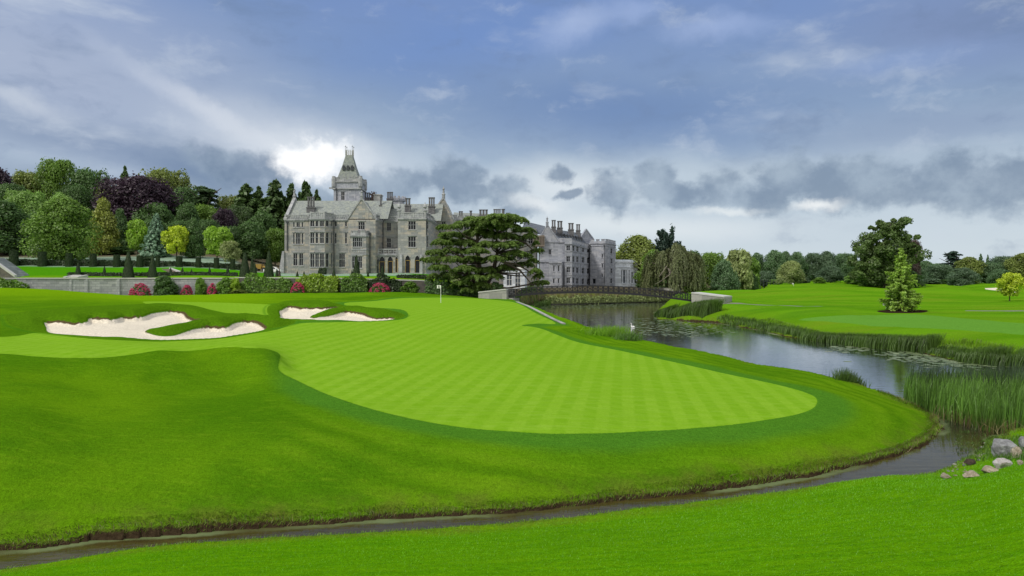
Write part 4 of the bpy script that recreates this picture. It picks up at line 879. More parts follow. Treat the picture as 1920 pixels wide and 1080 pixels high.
    T.trim.build('stone_trim', M['trim'], tw_)
    for ch in list(old.children): ch.parent = tw_
    for o in list(tw_.children):
        for ch in list(o.children):
            if ch.name.split('.')[0] in ('pane', 'dormer', 'iron_cresting'): ch.parent = tw_
    bpy.data.objects.remove(old)
    tw_.name = 'tower'
manor()

def wing():
    B = Building('wing', 'long grey manor wing with paired chimneys and battlements standing over the river', 'manor wing', None, 'stone_grey', 'stone_grey')
    w = lambda *r: [(1000 + q[0] / 7.2, 1000 + q[1] / 7.2, 400 + q[2] / 7.2, 400 + q[3] / 7.2, *q[4:]) for q in r]
    zb = zat(546, 205); dA = 211.0; ze = zat(453, dA)
    A0, A1 = at(1012, dA), at(1060, dA)
    B.face(A0, A1, zb, ze, w((205, 243, 485, 560, 2, 0), (268, 288, 705, 785, 1, 0), (332, 353, 705, 785, 1, 0), (265, 288, 882, 945, 1, 0), (330, 350, 882, 945, 1, 0)))
    a, u, Ln = B.plane(at(1009.5, dA - .01), at(1047, dA - .01)); B.gable(at(1009.5, dA - .01), at(1047, dA - .01), ze - .02, zat(422, dA), .44, .5, 3.0)
    B.face((A0[0] - .02, dA + 9), (A0[0] - .02, dA), zb, ze)
    B.band(A0, A1, ze - .3, ze, .2); B.band(A0, A1, zat(491.5, dA), zat(488, dA), .3); B.parapet(at(1047, dA), A1, ze, .9, 'flat'); B.trim.obox(at(1047, dA), A1, .3, ze, ze + 1.1)
    # timber oriel at the corner
    tb = MB(); d = 209.5; x0, x1 = at(1000, d)[0], at(1021, d)[0]; tb.box(x0, x1, d, d + 2.5, zat(462, d), zat(459, d)); tb.box(x0, x1, d, d + 2.5, zat(444, d), zat(441, d)); tb.box(x0 + .2, x1 - .2, d + .3, d + 2.5, zat(459, d), zat(444, d))
    for i in range(8): x = x0 + (x1 - x0 - .25) * i / 7; tb.box(x, x + .25, d + .02, d + .28, zat(459, d), zat(444, d))
    tb.build('timber_oriel', M['wood'], B.root)
    # lower projecting block
    q0, q1, q2 = at(1029, 208), at(1053, 208), at(1056.5, 211); zq = zat(493, 208)
    B.face(q0, q1, zb, zq, w((268, 288, 705, 785, 1, 0), (332, 353, 705, 785, 1, 0), (265, 288, 882, 945, 1, 0), (330, 350, 882, 945, 1, 0))); B.face(q1, q2, zb, zq); B.face(at(1029, 211), q0, zb, zq)
    B.band(q0, q1, zq - .1, zq + .5, .25); B.trim.face([(*q0, zq), (*q1, zq), (*q2, zq), (*at(1029, 211), zq)])
    rows = ((432, 512), (580, 655), (725, 800), (868, 945))
    B0, B1 = at(1059, 209.6), at(1072.5, 209.6); zB = zat(456, 209.6)
    B.face(at(1059, 211), B0, zb, zB); B.face(B0, B1, zb, zB, w(*[(446, 497, a, b, 2, 1) for a, b in rows])); B.parapet(B0, B1, zB, 1.2, 'flat'); B.trim.obox(B0, B1, .3, zB, zB + 1.5)
    C0, C1 = at(1072.5, 212), at(1106.5, 242); zC = zat(457, 212)
    B.face(B1, C0, zb, zC)
    B.face(C0, C1, zb, zC, w(*[(x0, x1, a + o, b + o, 1, 1) for (x0, x1, o) in ((529, 556, 3), (578, 611, 8), (653, 688, 14), (726, 752, 18)) for a, b in rows]))
    B.parapet(C0, C1, zC, 1.2, 'crenel')
    for py in (470.5, 491.5, 515.5): z = zat(py, 212); B.band(C0, C1, z - .12, z + .12, .14); B.band(B0, B1, z - .12, z + .12, .14)
    D0, D1, D2, D3 = at(1105.5, 238.5), at(1135, 236), at(1141.5, 238), at(1154.5, 248); zD = zat(455.5, 237)
    B.face((D0[0] - .5, 243), D0, zb, zD); B.face(D0, D1, zb, zD, w((922, 940, 550, 603, 1, 0), (922, 940, 680, 738, 1, 0), (920, 938, 815, 865, 1, 0), (800, 842, 882, 952, 1, 0)))
    B.face(D1, D2, zb, zD); B.face(D2, D3, zb, zD, w((1042, 1068, 475, 545, 1, 1), (1042, 1068, 613, 680, 1, 1), (1042, 1068, 745, 812, 1, 1), (1040, 1066, 880, 948, 1, 1)))
    for a, b in ((D0, D1), (D1, D2), (D2, D3)): B.parapet(a, b, zD, 1.2, 'crenel'); B.band(a, b, zat(461.5, 237), zat(460.5, 237), .15)
    B.face(D3, (D3[0] - 4, 262), zb, zD)
    roof = MB()
    za = zat(424, dA); gx0, gx1 = at(1009.5, dA)[0], at(1047, dA)[0]; gm = gx0 + (gx1 - gx0) * .44
    B.quad_roof(roof, [[(gx0, dA + 12, ze), (gx0, dA + .4, ze), (gm, dA + .4, za), (gm, dA + 12, za)], [(gx1, dA + .4, ze), (gx1, dA + 12, ze), (gm, dA + 12, za), (gm, dA + .4, za)]])
    r0, r1 = P3(1031, 428.5, 219), P3(1097, 438.5, 247); e0, e1 = P3(1046, 453, 212.4), (C1[0] - .2, C1[1] + .4, zC + .1)
    B.quad_roof(roof, [[e0, e1, r1, r0], [(r1[0] - 4, r1[1] + 7, zC), (r0[0] - 6, r0[1] + 7, zC), r0, r1]])
    l0, l1 = P3(985, 415, 222), P3(1022, 424, 224); B.quad_roof(roof, [[P3(975, 434, 213), P3(1020, 441, 214), l1, l0]])
    B.quad_roof(roof, [[(*D0, zD), (*D1, zD), (*D2, zD), (*D3, zD), (D3[0] - 4, 262, zD), (D0[0] - .5, 262, zD)]])
    rf = roof.build('roof', M['slate_dark'], B.root)
    k0, k1 = at(1088, 240), at(1113, 244); B.gable(k0, k1, zat(449, 240), zat(431.5, 241), .45, .6, 0); B.quad_roof(roof, [])
    B.face(k0, k1, zC - 2, zat(449, 240))
    for c in ((1034, 1042.2, 412.5, 432, 219), (1044.5, 1054.8, 414.3, 434, 222), (1065.3, 1075.8, 418.2, 437, 231), (1080, 1088, 420.5, 438, 238)): B.chimney(rf, *c, 2)
    # low skylights on the slope
    for i in range(9):
        f = .1 + .085 * i; p = Vector(e0).lerp(Vector(e1), f); q = Vector(r0).lerp(Vector(r1), f); c = p.lerp(q, .45); dm = MB(); dm.box(c.x - .5, c.x + .5, c.y - .5, c.y + .4, c.z - .2, c.z + .7); dm.face([(c.x - .6, c.y - .55, c.z + .7), (c.x + .6, c.y - .55, c.z + .7), (c.x, c.y - .55, c.z + 1.3)]); dm.face([(c.x - .6, c.y - .55, c.z + .7), (c.x, c.y - .55, c.z + 1.3), (c.x, c.y + 1, c.z + 1.3), (c.x - .6, c.y + 1, c.z + .7)]); dm.face([(c.x, c.y - .55, c.z + 1.3), (c.x + .6, c.y - .55, c.z + .7), (c.x + .6, c.y + 1, c.z + .7), (c.x, c.y + 1, c.z + 1.3)])
        dm.build('dormer', M['lead'], rf)
    B.pipe(1088, 462, 530, 225, .1); B.pipe(1106, 462, 532, 238, .12); B.pipe(1133, 462, 532, 235.8, .1)
    B.finish()
    Pv = Building('pavilion', 'low pale flat-roofed pavilion with tall narrow windows beyond the battlemented wing', 'pavilion', None, 'stone_pale', 'stone_pale', 'glass_pale')
    zb = zat(540, 240); zt = zat(491.5, 250); p0, p1, p2 = at(1150, 247), at(1182, 250), at(1195.5, 256)
    Pv.face(p0, p1, zb, zt, w((1185, 1200, 765, 945, 1, 1), (1210, 1245, 765, 945, 1, 1), (1255, 1268, 765, 945, 1, 1), (1288, 1303, 765, 945, 1, 1)), .3); Pv.face(p1, p2, zb, zt, w((1322, 1352, 795, 948, 2, 1), (1365, 1395, 795, 948, 1, 1)), .3)
    Pv.face(p2, (p2[0] - 1, 270), zb, zt)
    for a, b in ((p0, p1), (p1, p2)): Pv.band(a, b, zt - .2, zt + .3, .3, .1); Pv.band(a, b, zat(502, 250), zat(500.5, 250), .2); Pv.trim.obox(a, b, .4, zt + .3, zt + .9)
    Pv.finish(); rr = MB(); rr.face([(*p0, zt), (*p1, zt), (*p2, zt), (p2[0] - 1, 270, zt), (p0[0], 270, zt)]); rr.build('roof', M['lead'], Pv.root)
    G = Building('garden_room', 'small white garden room with tall panes half hidden behind the great cedar', 'garden room', None, 'stone_pale', 'white', 'glass_pale')
    zt = zat(503, 170); zb = zat(550, 160); a, b, c = at(944, 172), at(984, 172), at(988, 184)
    G.face(a, b, zb, zt, [(950, 960, 515, 536, 2, 1, 'slim'), (966, 976, 512, 540, 2, 2, 'slim')]); G.face(b, c, zb, zt); G.band(a, b, zt - .2, zt + .3, .25); G.finish()
    r2 = MB(); r2.face([(*a, zt), (*b, zt), (*c, zt), (a[0], 184, zt)]); r2.build('roof', M['lead'], G.root)
wing()
# ------------------------------------------------------------------ foliage
def leaves(C, N, size, rng, el=1.5, tint=None, jit=.6):
    """rhombic leaf sprays at C facing N"""
    n = len(C); N = N + rng.normal(0, jit, (n, 3)); N /= np.linalg.norm(N, axis=1, keepdims=True) + 1e-9
    r = rng.normal(0, 1, (n, 3)); T = r - N * (r * N).sum(1, keepdims=True); T /= np.linalg.norm(T, axis=1, keepdims=True) + 1e-9
    B = np.cross(N, T); s = (size * rng.uniform(.6, 1.35, n))[:, None]
    V = np.stack([C - T * s * el, C - B * s, C + T * s * el, C + B * s], 1).reshape(-1, 3)
    tt = rng.uniform(0, 1, n) if tint is None else np.clip(tint + rng.normal(0, .16, n), 0, 1)
    return V, np.repeat(tt, 4)
def quads_mesh(name, parts):
    V = np.concatenate([p[0] for p in parts]); t = np.concatenate([p[1] for p in parts])
    return np_mesh(name, V, np.arange(len(V)).reshape(-1, 4), None, dict(tint=t))
def ball(n, rng):
    v = rng.normal(0, 1, (n, 3)); return v / np.linalg.norm(v, axis=1, keepdims=True)
def lobes_mesh(name, lobes, rng, per=300, leaf=.1, flat=.85, size_by_r=False):
    parts = []
    for (c, r) in lobes:
        u = ball(per, rng); u = u[u[:, 2] > -.75]; rad = r * np.where(rng.random(len(u)) < .12, rng.uniform(1.0, 1.28, len(u)), rng.uniform(.68, 1.03, len(u)))
        # sub-clumps on the lobe
        k = ball(7, rng); near = (u @ k.T).max(1); rad = rad * (.80 + .24 * near)
        p = np.array(c) + u * rad[:, None] * np.array([1, 1, flat])
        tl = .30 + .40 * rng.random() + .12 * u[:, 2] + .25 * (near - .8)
        parts.append(leaves(p, u + np.array([0, 0, .35]), np.full(len(p), leaf * (r if size_by_r else 1)), rng, 1.45, tl))
    return quads_mesh(name, parts)
def crown_broad(seed, shape='round', n=34, per=330, leaf=.0165, base=.1):
    rng = np.random.default_rng(seed); L = []
    for i in range(n):
        t = base + (1 - base) * ((i + rng.random()) / n)
        x = (t - base) / (1 - base)
        R = {'round': .5 * math.sqrt(max(0, 1 - (2 * x - 1) ** 2)) ** .8, 'dome': .5 * (1 - x ** 2.6) ** .7 * (.8 + .2 * min(1, x * 5)), 'oval': .5 * math.sin(math.pi * min(1, x * .86 + .1)) ** .75, 'cone': .5 * (1 - x) ** .75 * min(1, .5 + x * 4), 'column': .5 * math.sin(math.pi * min(1, x * .8 + .13)) ** .5}[shape]
        r = rng.uniform(.10, .17) * (.65 + .7 * (R / .5)); a = i * 2.4 + rng.normal(0, .5); q = max(0, R - r * .75) * rng.uniform(.5, 1.08)
        z = min(t, 1 - r * .8); L.append(((q * math.cos(a), q * math.sin(a), max(z, r * .7)), r))
    L.append(((0, 0, base + (1 - base) * .45), .27)); L.append(((.02, 0, base + (1 - base) * .68), .19))
    return lobes_mesh('crown', L, rng, per, leaf)
def trunk_mesh(seed, top=.7, r=.03, limbs=6, low=.18, spread=.3):
    rng = random.Random(seed); w = MB()
    w.tube([(0, 0, -.05), (0, 0, .02), (rng.uniform(-.01, .01), 0, top * .45), (rng.uniform(-.02, .02), rng.uniform(-.02, .02), top)], [r * 1.5, r * 1.1, r * .85, r * .3], 7)
    for i in range(limbs):
        a = i * 2.4; z = low + (top - low) * (i + .5) / limbs * .8; e = spread * rng.uniform(.7, 1.1)
        w.tube([(0, 0, z), (e * .45 * math.cos(a), e * .45 * math.sin(a), z + .09), (e * math.cos(a), e * math.sin(a), z + .2)], [r * .55, r * .4, r * .12], 5)
    return w.mesh('trunk')
def crown_conifer(seed, whorls=26, arms=7, per=15, leaf=.034, base=.06, pw=.85, droop=.10, ragged=.35, tip=.012):
    rng = np.random.default_rng(seed); parts = []
    for i in range(whorls):
        x = (i + rng.uniform(-.3, .3)) / whorls; x = min(max(x, 0), .985); z0 = base + (1 - base) * x
        for k in range(arms if x < .8 else arms - 2):
            Ln = (.5 * (1 - x) ** pw + tip) * rng.uniform(1 - ragged, 1 + ragged * .35); a = 2 * math.pi * k / arms + i * .9 + rng.normal(0, .2)
            u = rng.random(per) ** .7; side = rng.normal(0, .10, per) * Ln * (1.2 - u)
            px = u * Ln; z = z0 - droop * u * (Ln / .5) * 1.0 + .06 * u * u * Ln + rng.normal(0, .006, per)
            p = np.c_[px * math.cos(a) - side * math.sin(a), px * math.sin(a) + side * math.cos(a), z]
            nn = np.c_[.5 * u * math.cos(a), .5 * u * math.sin(a), np.ones(per) * .9]
            parts.append(leaves(p, nn, np.full(per, leaf * (.55 + .6 * (1 - x))), rng, 1.7, np.full(per, .3 + .3 * rng.random()) + .2 * u, .45))
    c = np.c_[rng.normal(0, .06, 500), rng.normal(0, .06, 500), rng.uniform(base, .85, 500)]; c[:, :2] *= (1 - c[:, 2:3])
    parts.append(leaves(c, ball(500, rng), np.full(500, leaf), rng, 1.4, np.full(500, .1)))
    return quads_mesh('crown', parts)
def plates_mesh(plates, rng, per=700, leaf=.2, edge_droop=.5):
    """flat cedar boughs: (centre, half width, half depth, thickness)"""
    parts = []
    for (c, hx, hy, th, yaw) in plates:
        n = int(per * max(.25, hx * hy) ** .75); a = rng.uniform(0, 2 * math.pi, n); u = np.sqrt(rng.random(n))
        # fingers of spray round the edge
        fing = .80 + .14 * np.sin(a * 7 + rng.uniform(0, 6)) + .12 * np.sin(a * 13 + rng.uniform(0, 6)); u = u * fing
        x, y = hx * u * np.cos(a), hy * u * np.sin(a); cl = np.sin(x * 1.9 + c[2]) * np.cos(y * 1.7 + c[0])
        z = th * (.75 * (1 - u ** 2) + .35 * cl) - edge_droop * th * u ** 3 + rng.normal(0, th * .16, n)
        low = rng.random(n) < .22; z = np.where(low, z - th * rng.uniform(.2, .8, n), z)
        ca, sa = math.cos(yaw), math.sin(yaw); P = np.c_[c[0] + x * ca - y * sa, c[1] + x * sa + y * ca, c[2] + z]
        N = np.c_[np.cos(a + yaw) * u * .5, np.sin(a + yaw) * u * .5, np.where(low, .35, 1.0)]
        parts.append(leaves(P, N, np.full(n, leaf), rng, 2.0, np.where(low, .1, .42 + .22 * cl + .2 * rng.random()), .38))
    return parts
def crown_cedar(seed):
    rng = np.random.default_rng(seed); pl = []
    for i in range(26):
        x = i / 25; z = .22 + .76 * x; R = .5 * (1 - .55 * x) * rng.uniform(.55, 1.0); a = i * 2.4 + rng.normal(0, .3); h = rng.uniform(.13, .22) * (1 - .25 * x)
        pl.append(((max(0, R - h) * math.cos(a), max(0, R - h) * math.sin(a), z), h, h * .8, .022, a))
    parts = plates_mesh(pl, rng, 2600, .013, .6); return quads_mesh('crown', parts)
def crown_pine(seed):
    rng = np.random.default_rng(seed); parts = []
    for i in range(70):
        x = rng.random(); z = .35 + .45 * x; a = rng.uniform(0, 6.28); R = .5 * (1 - .5 * x) * rng.uniform(.3, 1); p0 = np.array([R * .45 * math.cos(a), R * .45 * math.sin(a), z - .05]); p1 = np.array([R * math.cos(a), R * math.sin(a), z + rng.uniform(.05, .2)])
        n = 110; u = rng.random(n)[:, None]; P = p0 + (p1 - p0) * u + rng.normal(0, .018, (n, 3)); parts.append(leaves(P, ball(n, rng) + np.array([0, 0, .5]), np.full(n, .014), rng, 2, np.full(n, .3 + .4 * rng.random())))
    return quads_mesh('crown', parts)
def crown_weeping(seed):
    rng = np.random.default_rng(seed); parts = []
    cl = [(k * 2.4 + rng.normal(0, .3), math.sqrt((k + .5) / 26), rng.uniform(-.13, .03)) for k in range(26)]
    for i in range(1000):
        ca, cq, cz = cl[i % 26]; cx, cy = .5 * cq * math.cos(ca) + rng.normal(0, .040), .5 * cq * math.sin(ca) + rng.normal(0, .040); q = min(1, math.hypot(cx, cy) / .5); a = math.atan2(cy, cx); R = .5 * q
        zt = .42 + .56 * math.sqrt(max(0, 1 - q ** 2.2)) + cz + rng.normal(0, .012); k = math.hypot(cx - .5 * cq * math.cos(ca), cy - .5 * cq * math.sin(ca)); zt -= k * k * 22
        Ln = min(zt - .02, rng.uniform(.16, .5) * (.6 + .7 * q)); n = int(30 * max(Ln, .05) / .3) + 6; u = np.sort(rng.random(n)); sw = rng.normal(0, .02)
        P = np.c_[R * math.cos(a) + np.sin(u * 2) * sw * 2 + rng.normal(0, .005, n), R * math.sin(a) + rng.normal(0, .005, n), zt - Ln * u]
        N = np.c_[np.full(n, math.cos(a)), np.full(n, math.sin(a)), np.full(n, .15)]
        s = np.full(n, .0062); T = np.c_[rng.normal(0, .12, n), rng.normal(0, .12, n), np.ones(n)]; T /= np.linalg.norm(T, axis=1, keepdims=True); N += rng.normal(0, .35, (n, 3)); B = np.cross(N, T); B /= np.linalg.norm(B, axis=1, keepdims=True)
        V = np.stack([P - T * .02, P - B * .007, P + T * .02, P + B * .007], 1).reshape(-1, 3); parts.append((V, np.repeat(np.clip(rng.random() * .8 + rng.normal(0, .1, n), 0, 1), 4)))
    return quads_mesh('crown', parts)

def fit(me):
    """scale a crown so that it is one unit wide and one unit tall"""
    n = len(me.vertices); co = np.empty(n * 3, np.float32); me.vertices.foreach_get('co', co); co = co.reshape(-1, 3)
    r = np.percentile(np.hypot(co[:, 0], co[:, 1]), 98.5); co[:, :2] *= .5 / r; top = np.percentile(co[:, 2], 99.9); co[:, 2] *= 1 / top
    me.vertices.foreach_set('co', co.ravel()); me.update(); return me
PROTO = {}
PROTO['big'] = (crown_broad(70, 'round', 64, 460, .0105, .06), trunk_mesh(70, .7, .022, 8)); PROTO['big1'] = (crown_broad(71, 'dome', 60, 460, .0110, .03), trunk_mesh(71, .7, .022, 8))
for i, s in enumerate(('round', 'dome', 'oval', 'round', 'dome')): PROTO['broad%d' % i] = (crown_broad(20 + i, s, 44 if i % 2 else 38, 420, .0132, .06 if s == 'dome' else .14), trunk_mesh(i, .7, .022, 7))
PROTO['young'] = (crown_broad(40, 'oval', 22, 260, .021, .24), trunk_mesh(40, .8, .02, 7, .25, .3))
PROTO['young1'] = (crown_broad(41, 'round', 20, 240, .021, .2), trunk_mesh(41, .8, .02, 7, .22, .3))
PROTO['cone'] = (crown_broad(42, 'cone', 44, 300, .018, .03), trunk_mesh(42, .8, .02, 3))
PROTO['column'] = (crown_broad(43, 'column', 34, 300, .030, .05), trunk_mesh(43, .8, .03, 3)); PROTO['column1'] = (crown_broad(44, 'column', 30, 300, .030, .05), trunk_mesh(44, .8, .03, 3))
PROTO['shrub'] = (crown_broad(45, 'dome', 24, 300, .024, .0), None); PROTO['shrub1'] = (crown_broad(46, 'round', 22, 300, .024, .0), None)
PROTO['fir'] = (crown_conifer(50, 36, 8, 26, .030, .03, .72, .16, .5), trunk_mesh(50, .9, .03, 0)); PROTO['fir1'] = (crown_conifer(51, 32, 8, 26, .032, .03, .8, .2, .55), trunk_mesh(51, .9, .03, 0))
PROTO['spruce'] = (crown_conifer(52, 26, 8, 16, .032, .05, .9, .06, .3), trunk_mesh(52, .9, .025, 0))
PROTO['cedar'] = (crown_cedar(60), trunk_mesh(60, .95, .03, 9, .25, .34)); PROTO['pine'] = (crown_pine(61), trunk_mesh(61, .6, .03, 9, .3, .36)); PROTO['weeping'] = (crown_weeping(62), trunk_mesh(62, .75, .025, 9, .2, .42))

for _k, (_c, _t) in PROTO.items(): fit(_c)
def tree(kind, name, label, px, top, wpx, d, mat, base=None, group=None, cat='tree', bark='bark', rz=None, sink=0.0):
    x, y = at(px, d); zb = (ground(x, y) if base is None else zat(base, d)) - sink; h = zat(top, d) - zb; w = wpx * d / F
    crown, trunk = PROTO[kind]; r = empty(name, (x, y, zb), (px * 1.7) % 6.28 if rz is None else rz, label, cat, group); r.scale = (w, w, max(h, .2))
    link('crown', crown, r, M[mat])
    if trunk: link('trunk', trunk, r, M[bark])
    return r
WG = 'woodland trees on the rise behind the formal garden'
for a in (
    ('broad3', 'beech_tree', 'dark purple beech cut by the left edge of the photo', -8, 316, 76, 232, 'leaf_purple'),
    ('broad0', 'woodland_tree', 'dull olive round tree between the purple edge beech and the tallest dark oak', 47, 321, 76, 246, 'leaf_olive'),
    ('big', 'woodland_tree', 'tallest dark green oak of the wooded rise with stepped crown', 107, 299, 84, 250, 'leaf_mid'),
    ('broad0', 'woodland_tree', 'dull green oak just behind the golden conifer, beside the tallest oak', 168, 317, 86, 252, 'leaf_dark'),
    ('broad0', 'woodland_tree', 'pale green domed tree above the dark edge tree', 52, 357, 88, 216, 'leaf_light'),
    ('broad2', 'woodland_tree', 'small pale tree tucked behind the large lobed tree', 112, 362, 62, 214, 'leaf_light'),
    ('broad4', 'woodland_tree', 'dark bushy tree standing at the lawn edge by the left picture border', 4, 376, 118, 186, 'leaf_dark'),
    ('big1', 'lobed_tree', 'large bright green lobed tree reaching down to the clipped hedge', 118, 371, 126, 168, 'leaf_mid'),
    ('cone', 'golden_conifer', 'golden green broad conifer next to the large lobed tree', 194, 372, 60, 188, 'leaf_gold'),
    ('big', 'copper_beech', 'huge dark purple copper beech in the middle of the wooded rise', 256, 331, 150, 218, 'leaf_purple'),
    ('fir1', 'pine_tree', 'dark pine top poking over the copper beech', 234, 312, 56, 256, 'leaf_spruce'),
    ('broad0', 'woodland_tree', 'tall thin-leaved oak rising behind the copper beech on its castle side', 312, 318, 104, 250, 'leaf_olive'),
    ('broad2', 'woodland_tree', 'dull green tree below the tall thin-leaved oak', 322, 366, 70, 226, 'leaf_dark'),
    ('cedar', 'cedar_tree', 'flat-topped cedar against the sky on the wooded rise', 384, 350, 106, 234, 'leaf_cedar_far'),
    ('broad1', 'woodland_tree', 'grey green rounded tree in front of the flat-topped cedar', 352, 381, 60, 208, 'leaf_dark'),
    ('broad0', 'woodland_tree', 'olive tree filling the gap between cedar and firs', 432, 366, 64, 244, 'leaf_olive'),
    ('cone', 'blue_tree', 'small dark tree in the shade below the copper beech', 225, 392, 42, 200, 'leaf_dark'),
    ('young', 'young_tree', 'bright green young tree beside the blue spruce', 258, 411, 42, 182, 'leaf_bright'),
    ('spruce', 'blue_spruce', 'pale blue-green spruce on the garden slope', 293, 400, 54, 180, 'leaf_blue'),
    ('young1', 'young_tree', 'vivid yellow-green young tree on the garden slope', 331, 423, 50, 178, 'leaf_yellow'),
    ('cone', 'young_conifer', 'dark bluish young conifer beside the vivid yellow-green tree', 364, 409, 40, 181, 'leaf_dark'),
    ('young1', 'young_tree', 'mid green round young tree between dark conifer and pale olive tree', 407, 424, 56, 177, 'leaf_bright'),
    ('young', 'olive_tree', 'small pale grey-green tree with thin foliage before the dark rhododendron', 433, 451, 40, 165, 'leaf_willow'),
    ('broad3', 'small_beech', 'small purple beech under the flat-topped cedar', 421, 391, 46, 206, 'leaf_purple'),
    ('broad4', 'rhododendron', 'dark glossy rhododendron mound beside the manor firs', 467, 415, 70, 200, 'leaf_dark'),
    ('fir', 'fir_tree', 'first tall fir of the group left of the manor roof', 461, 345, 104, 236, 'leaf_spruce'),
    ('fir1', 'fir_tree', 'slim second fir in the group by the manor', 485, 350, 84, 240, 'leaf_spruce'),
    ('fir', 'fir_tree', 'tallest fir of the group by the manor', 516, 338, 112, 234, 'leaf_spruce'),
    ('fir1', 'fir_tree', 'fourth fir, close to the manor gable', 547, 345, 92, 238, 'leaf_spruce'),
    ('fir', 'fir_tree', 'fir whose top shows above the manor west gable', 573, 341, 84, 240, 'leaf_spruce'),
    ('fir1', 'fir_tree', 'thin fir top beside the manor front chimney', 594, 356, 60, 246, 'leaf_spruce'),
    ('broad0', 'woodland_tree', 'mid green bush tree touching the west corner of the manor', 516, 428, 52, 204, 'leaf_mid'),
    ('broad2', 'woodland_tree', 'green tree under the firs behind the rhododendron', 492, 396, 60, 222, 'leaf_dark'),
    ('broad1', 'woodland_tree', 'russet tree top showing over the manor roof beside the tower', 701, 361, 44, 225, 'leaf_copper'),
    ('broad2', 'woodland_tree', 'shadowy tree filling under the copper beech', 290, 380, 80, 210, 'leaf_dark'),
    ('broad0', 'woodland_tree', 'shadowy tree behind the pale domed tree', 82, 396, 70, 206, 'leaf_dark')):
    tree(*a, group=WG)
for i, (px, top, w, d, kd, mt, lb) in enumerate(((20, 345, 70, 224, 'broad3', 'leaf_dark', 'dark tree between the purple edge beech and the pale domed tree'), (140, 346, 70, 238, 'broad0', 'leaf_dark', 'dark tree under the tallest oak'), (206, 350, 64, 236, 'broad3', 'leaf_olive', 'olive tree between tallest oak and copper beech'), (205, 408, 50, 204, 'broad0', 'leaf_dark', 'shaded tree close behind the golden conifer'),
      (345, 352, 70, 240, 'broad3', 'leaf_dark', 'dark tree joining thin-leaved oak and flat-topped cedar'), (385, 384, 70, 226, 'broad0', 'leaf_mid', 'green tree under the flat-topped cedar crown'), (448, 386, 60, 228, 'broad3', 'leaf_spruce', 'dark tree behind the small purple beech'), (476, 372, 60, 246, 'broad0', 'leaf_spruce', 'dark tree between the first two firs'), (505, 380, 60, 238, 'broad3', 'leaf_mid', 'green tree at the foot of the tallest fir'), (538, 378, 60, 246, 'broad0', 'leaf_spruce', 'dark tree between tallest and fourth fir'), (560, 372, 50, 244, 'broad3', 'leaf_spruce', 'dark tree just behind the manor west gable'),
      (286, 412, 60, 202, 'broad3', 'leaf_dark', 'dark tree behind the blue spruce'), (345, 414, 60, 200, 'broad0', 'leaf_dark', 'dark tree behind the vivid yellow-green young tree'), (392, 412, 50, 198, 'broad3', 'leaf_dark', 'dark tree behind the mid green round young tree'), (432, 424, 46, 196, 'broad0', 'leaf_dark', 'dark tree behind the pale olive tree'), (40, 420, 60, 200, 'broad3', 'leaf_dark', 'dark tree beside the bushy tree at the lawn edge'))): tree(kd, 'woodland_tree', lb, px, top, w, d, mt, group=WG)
FG = 'trees along the far side of the course'
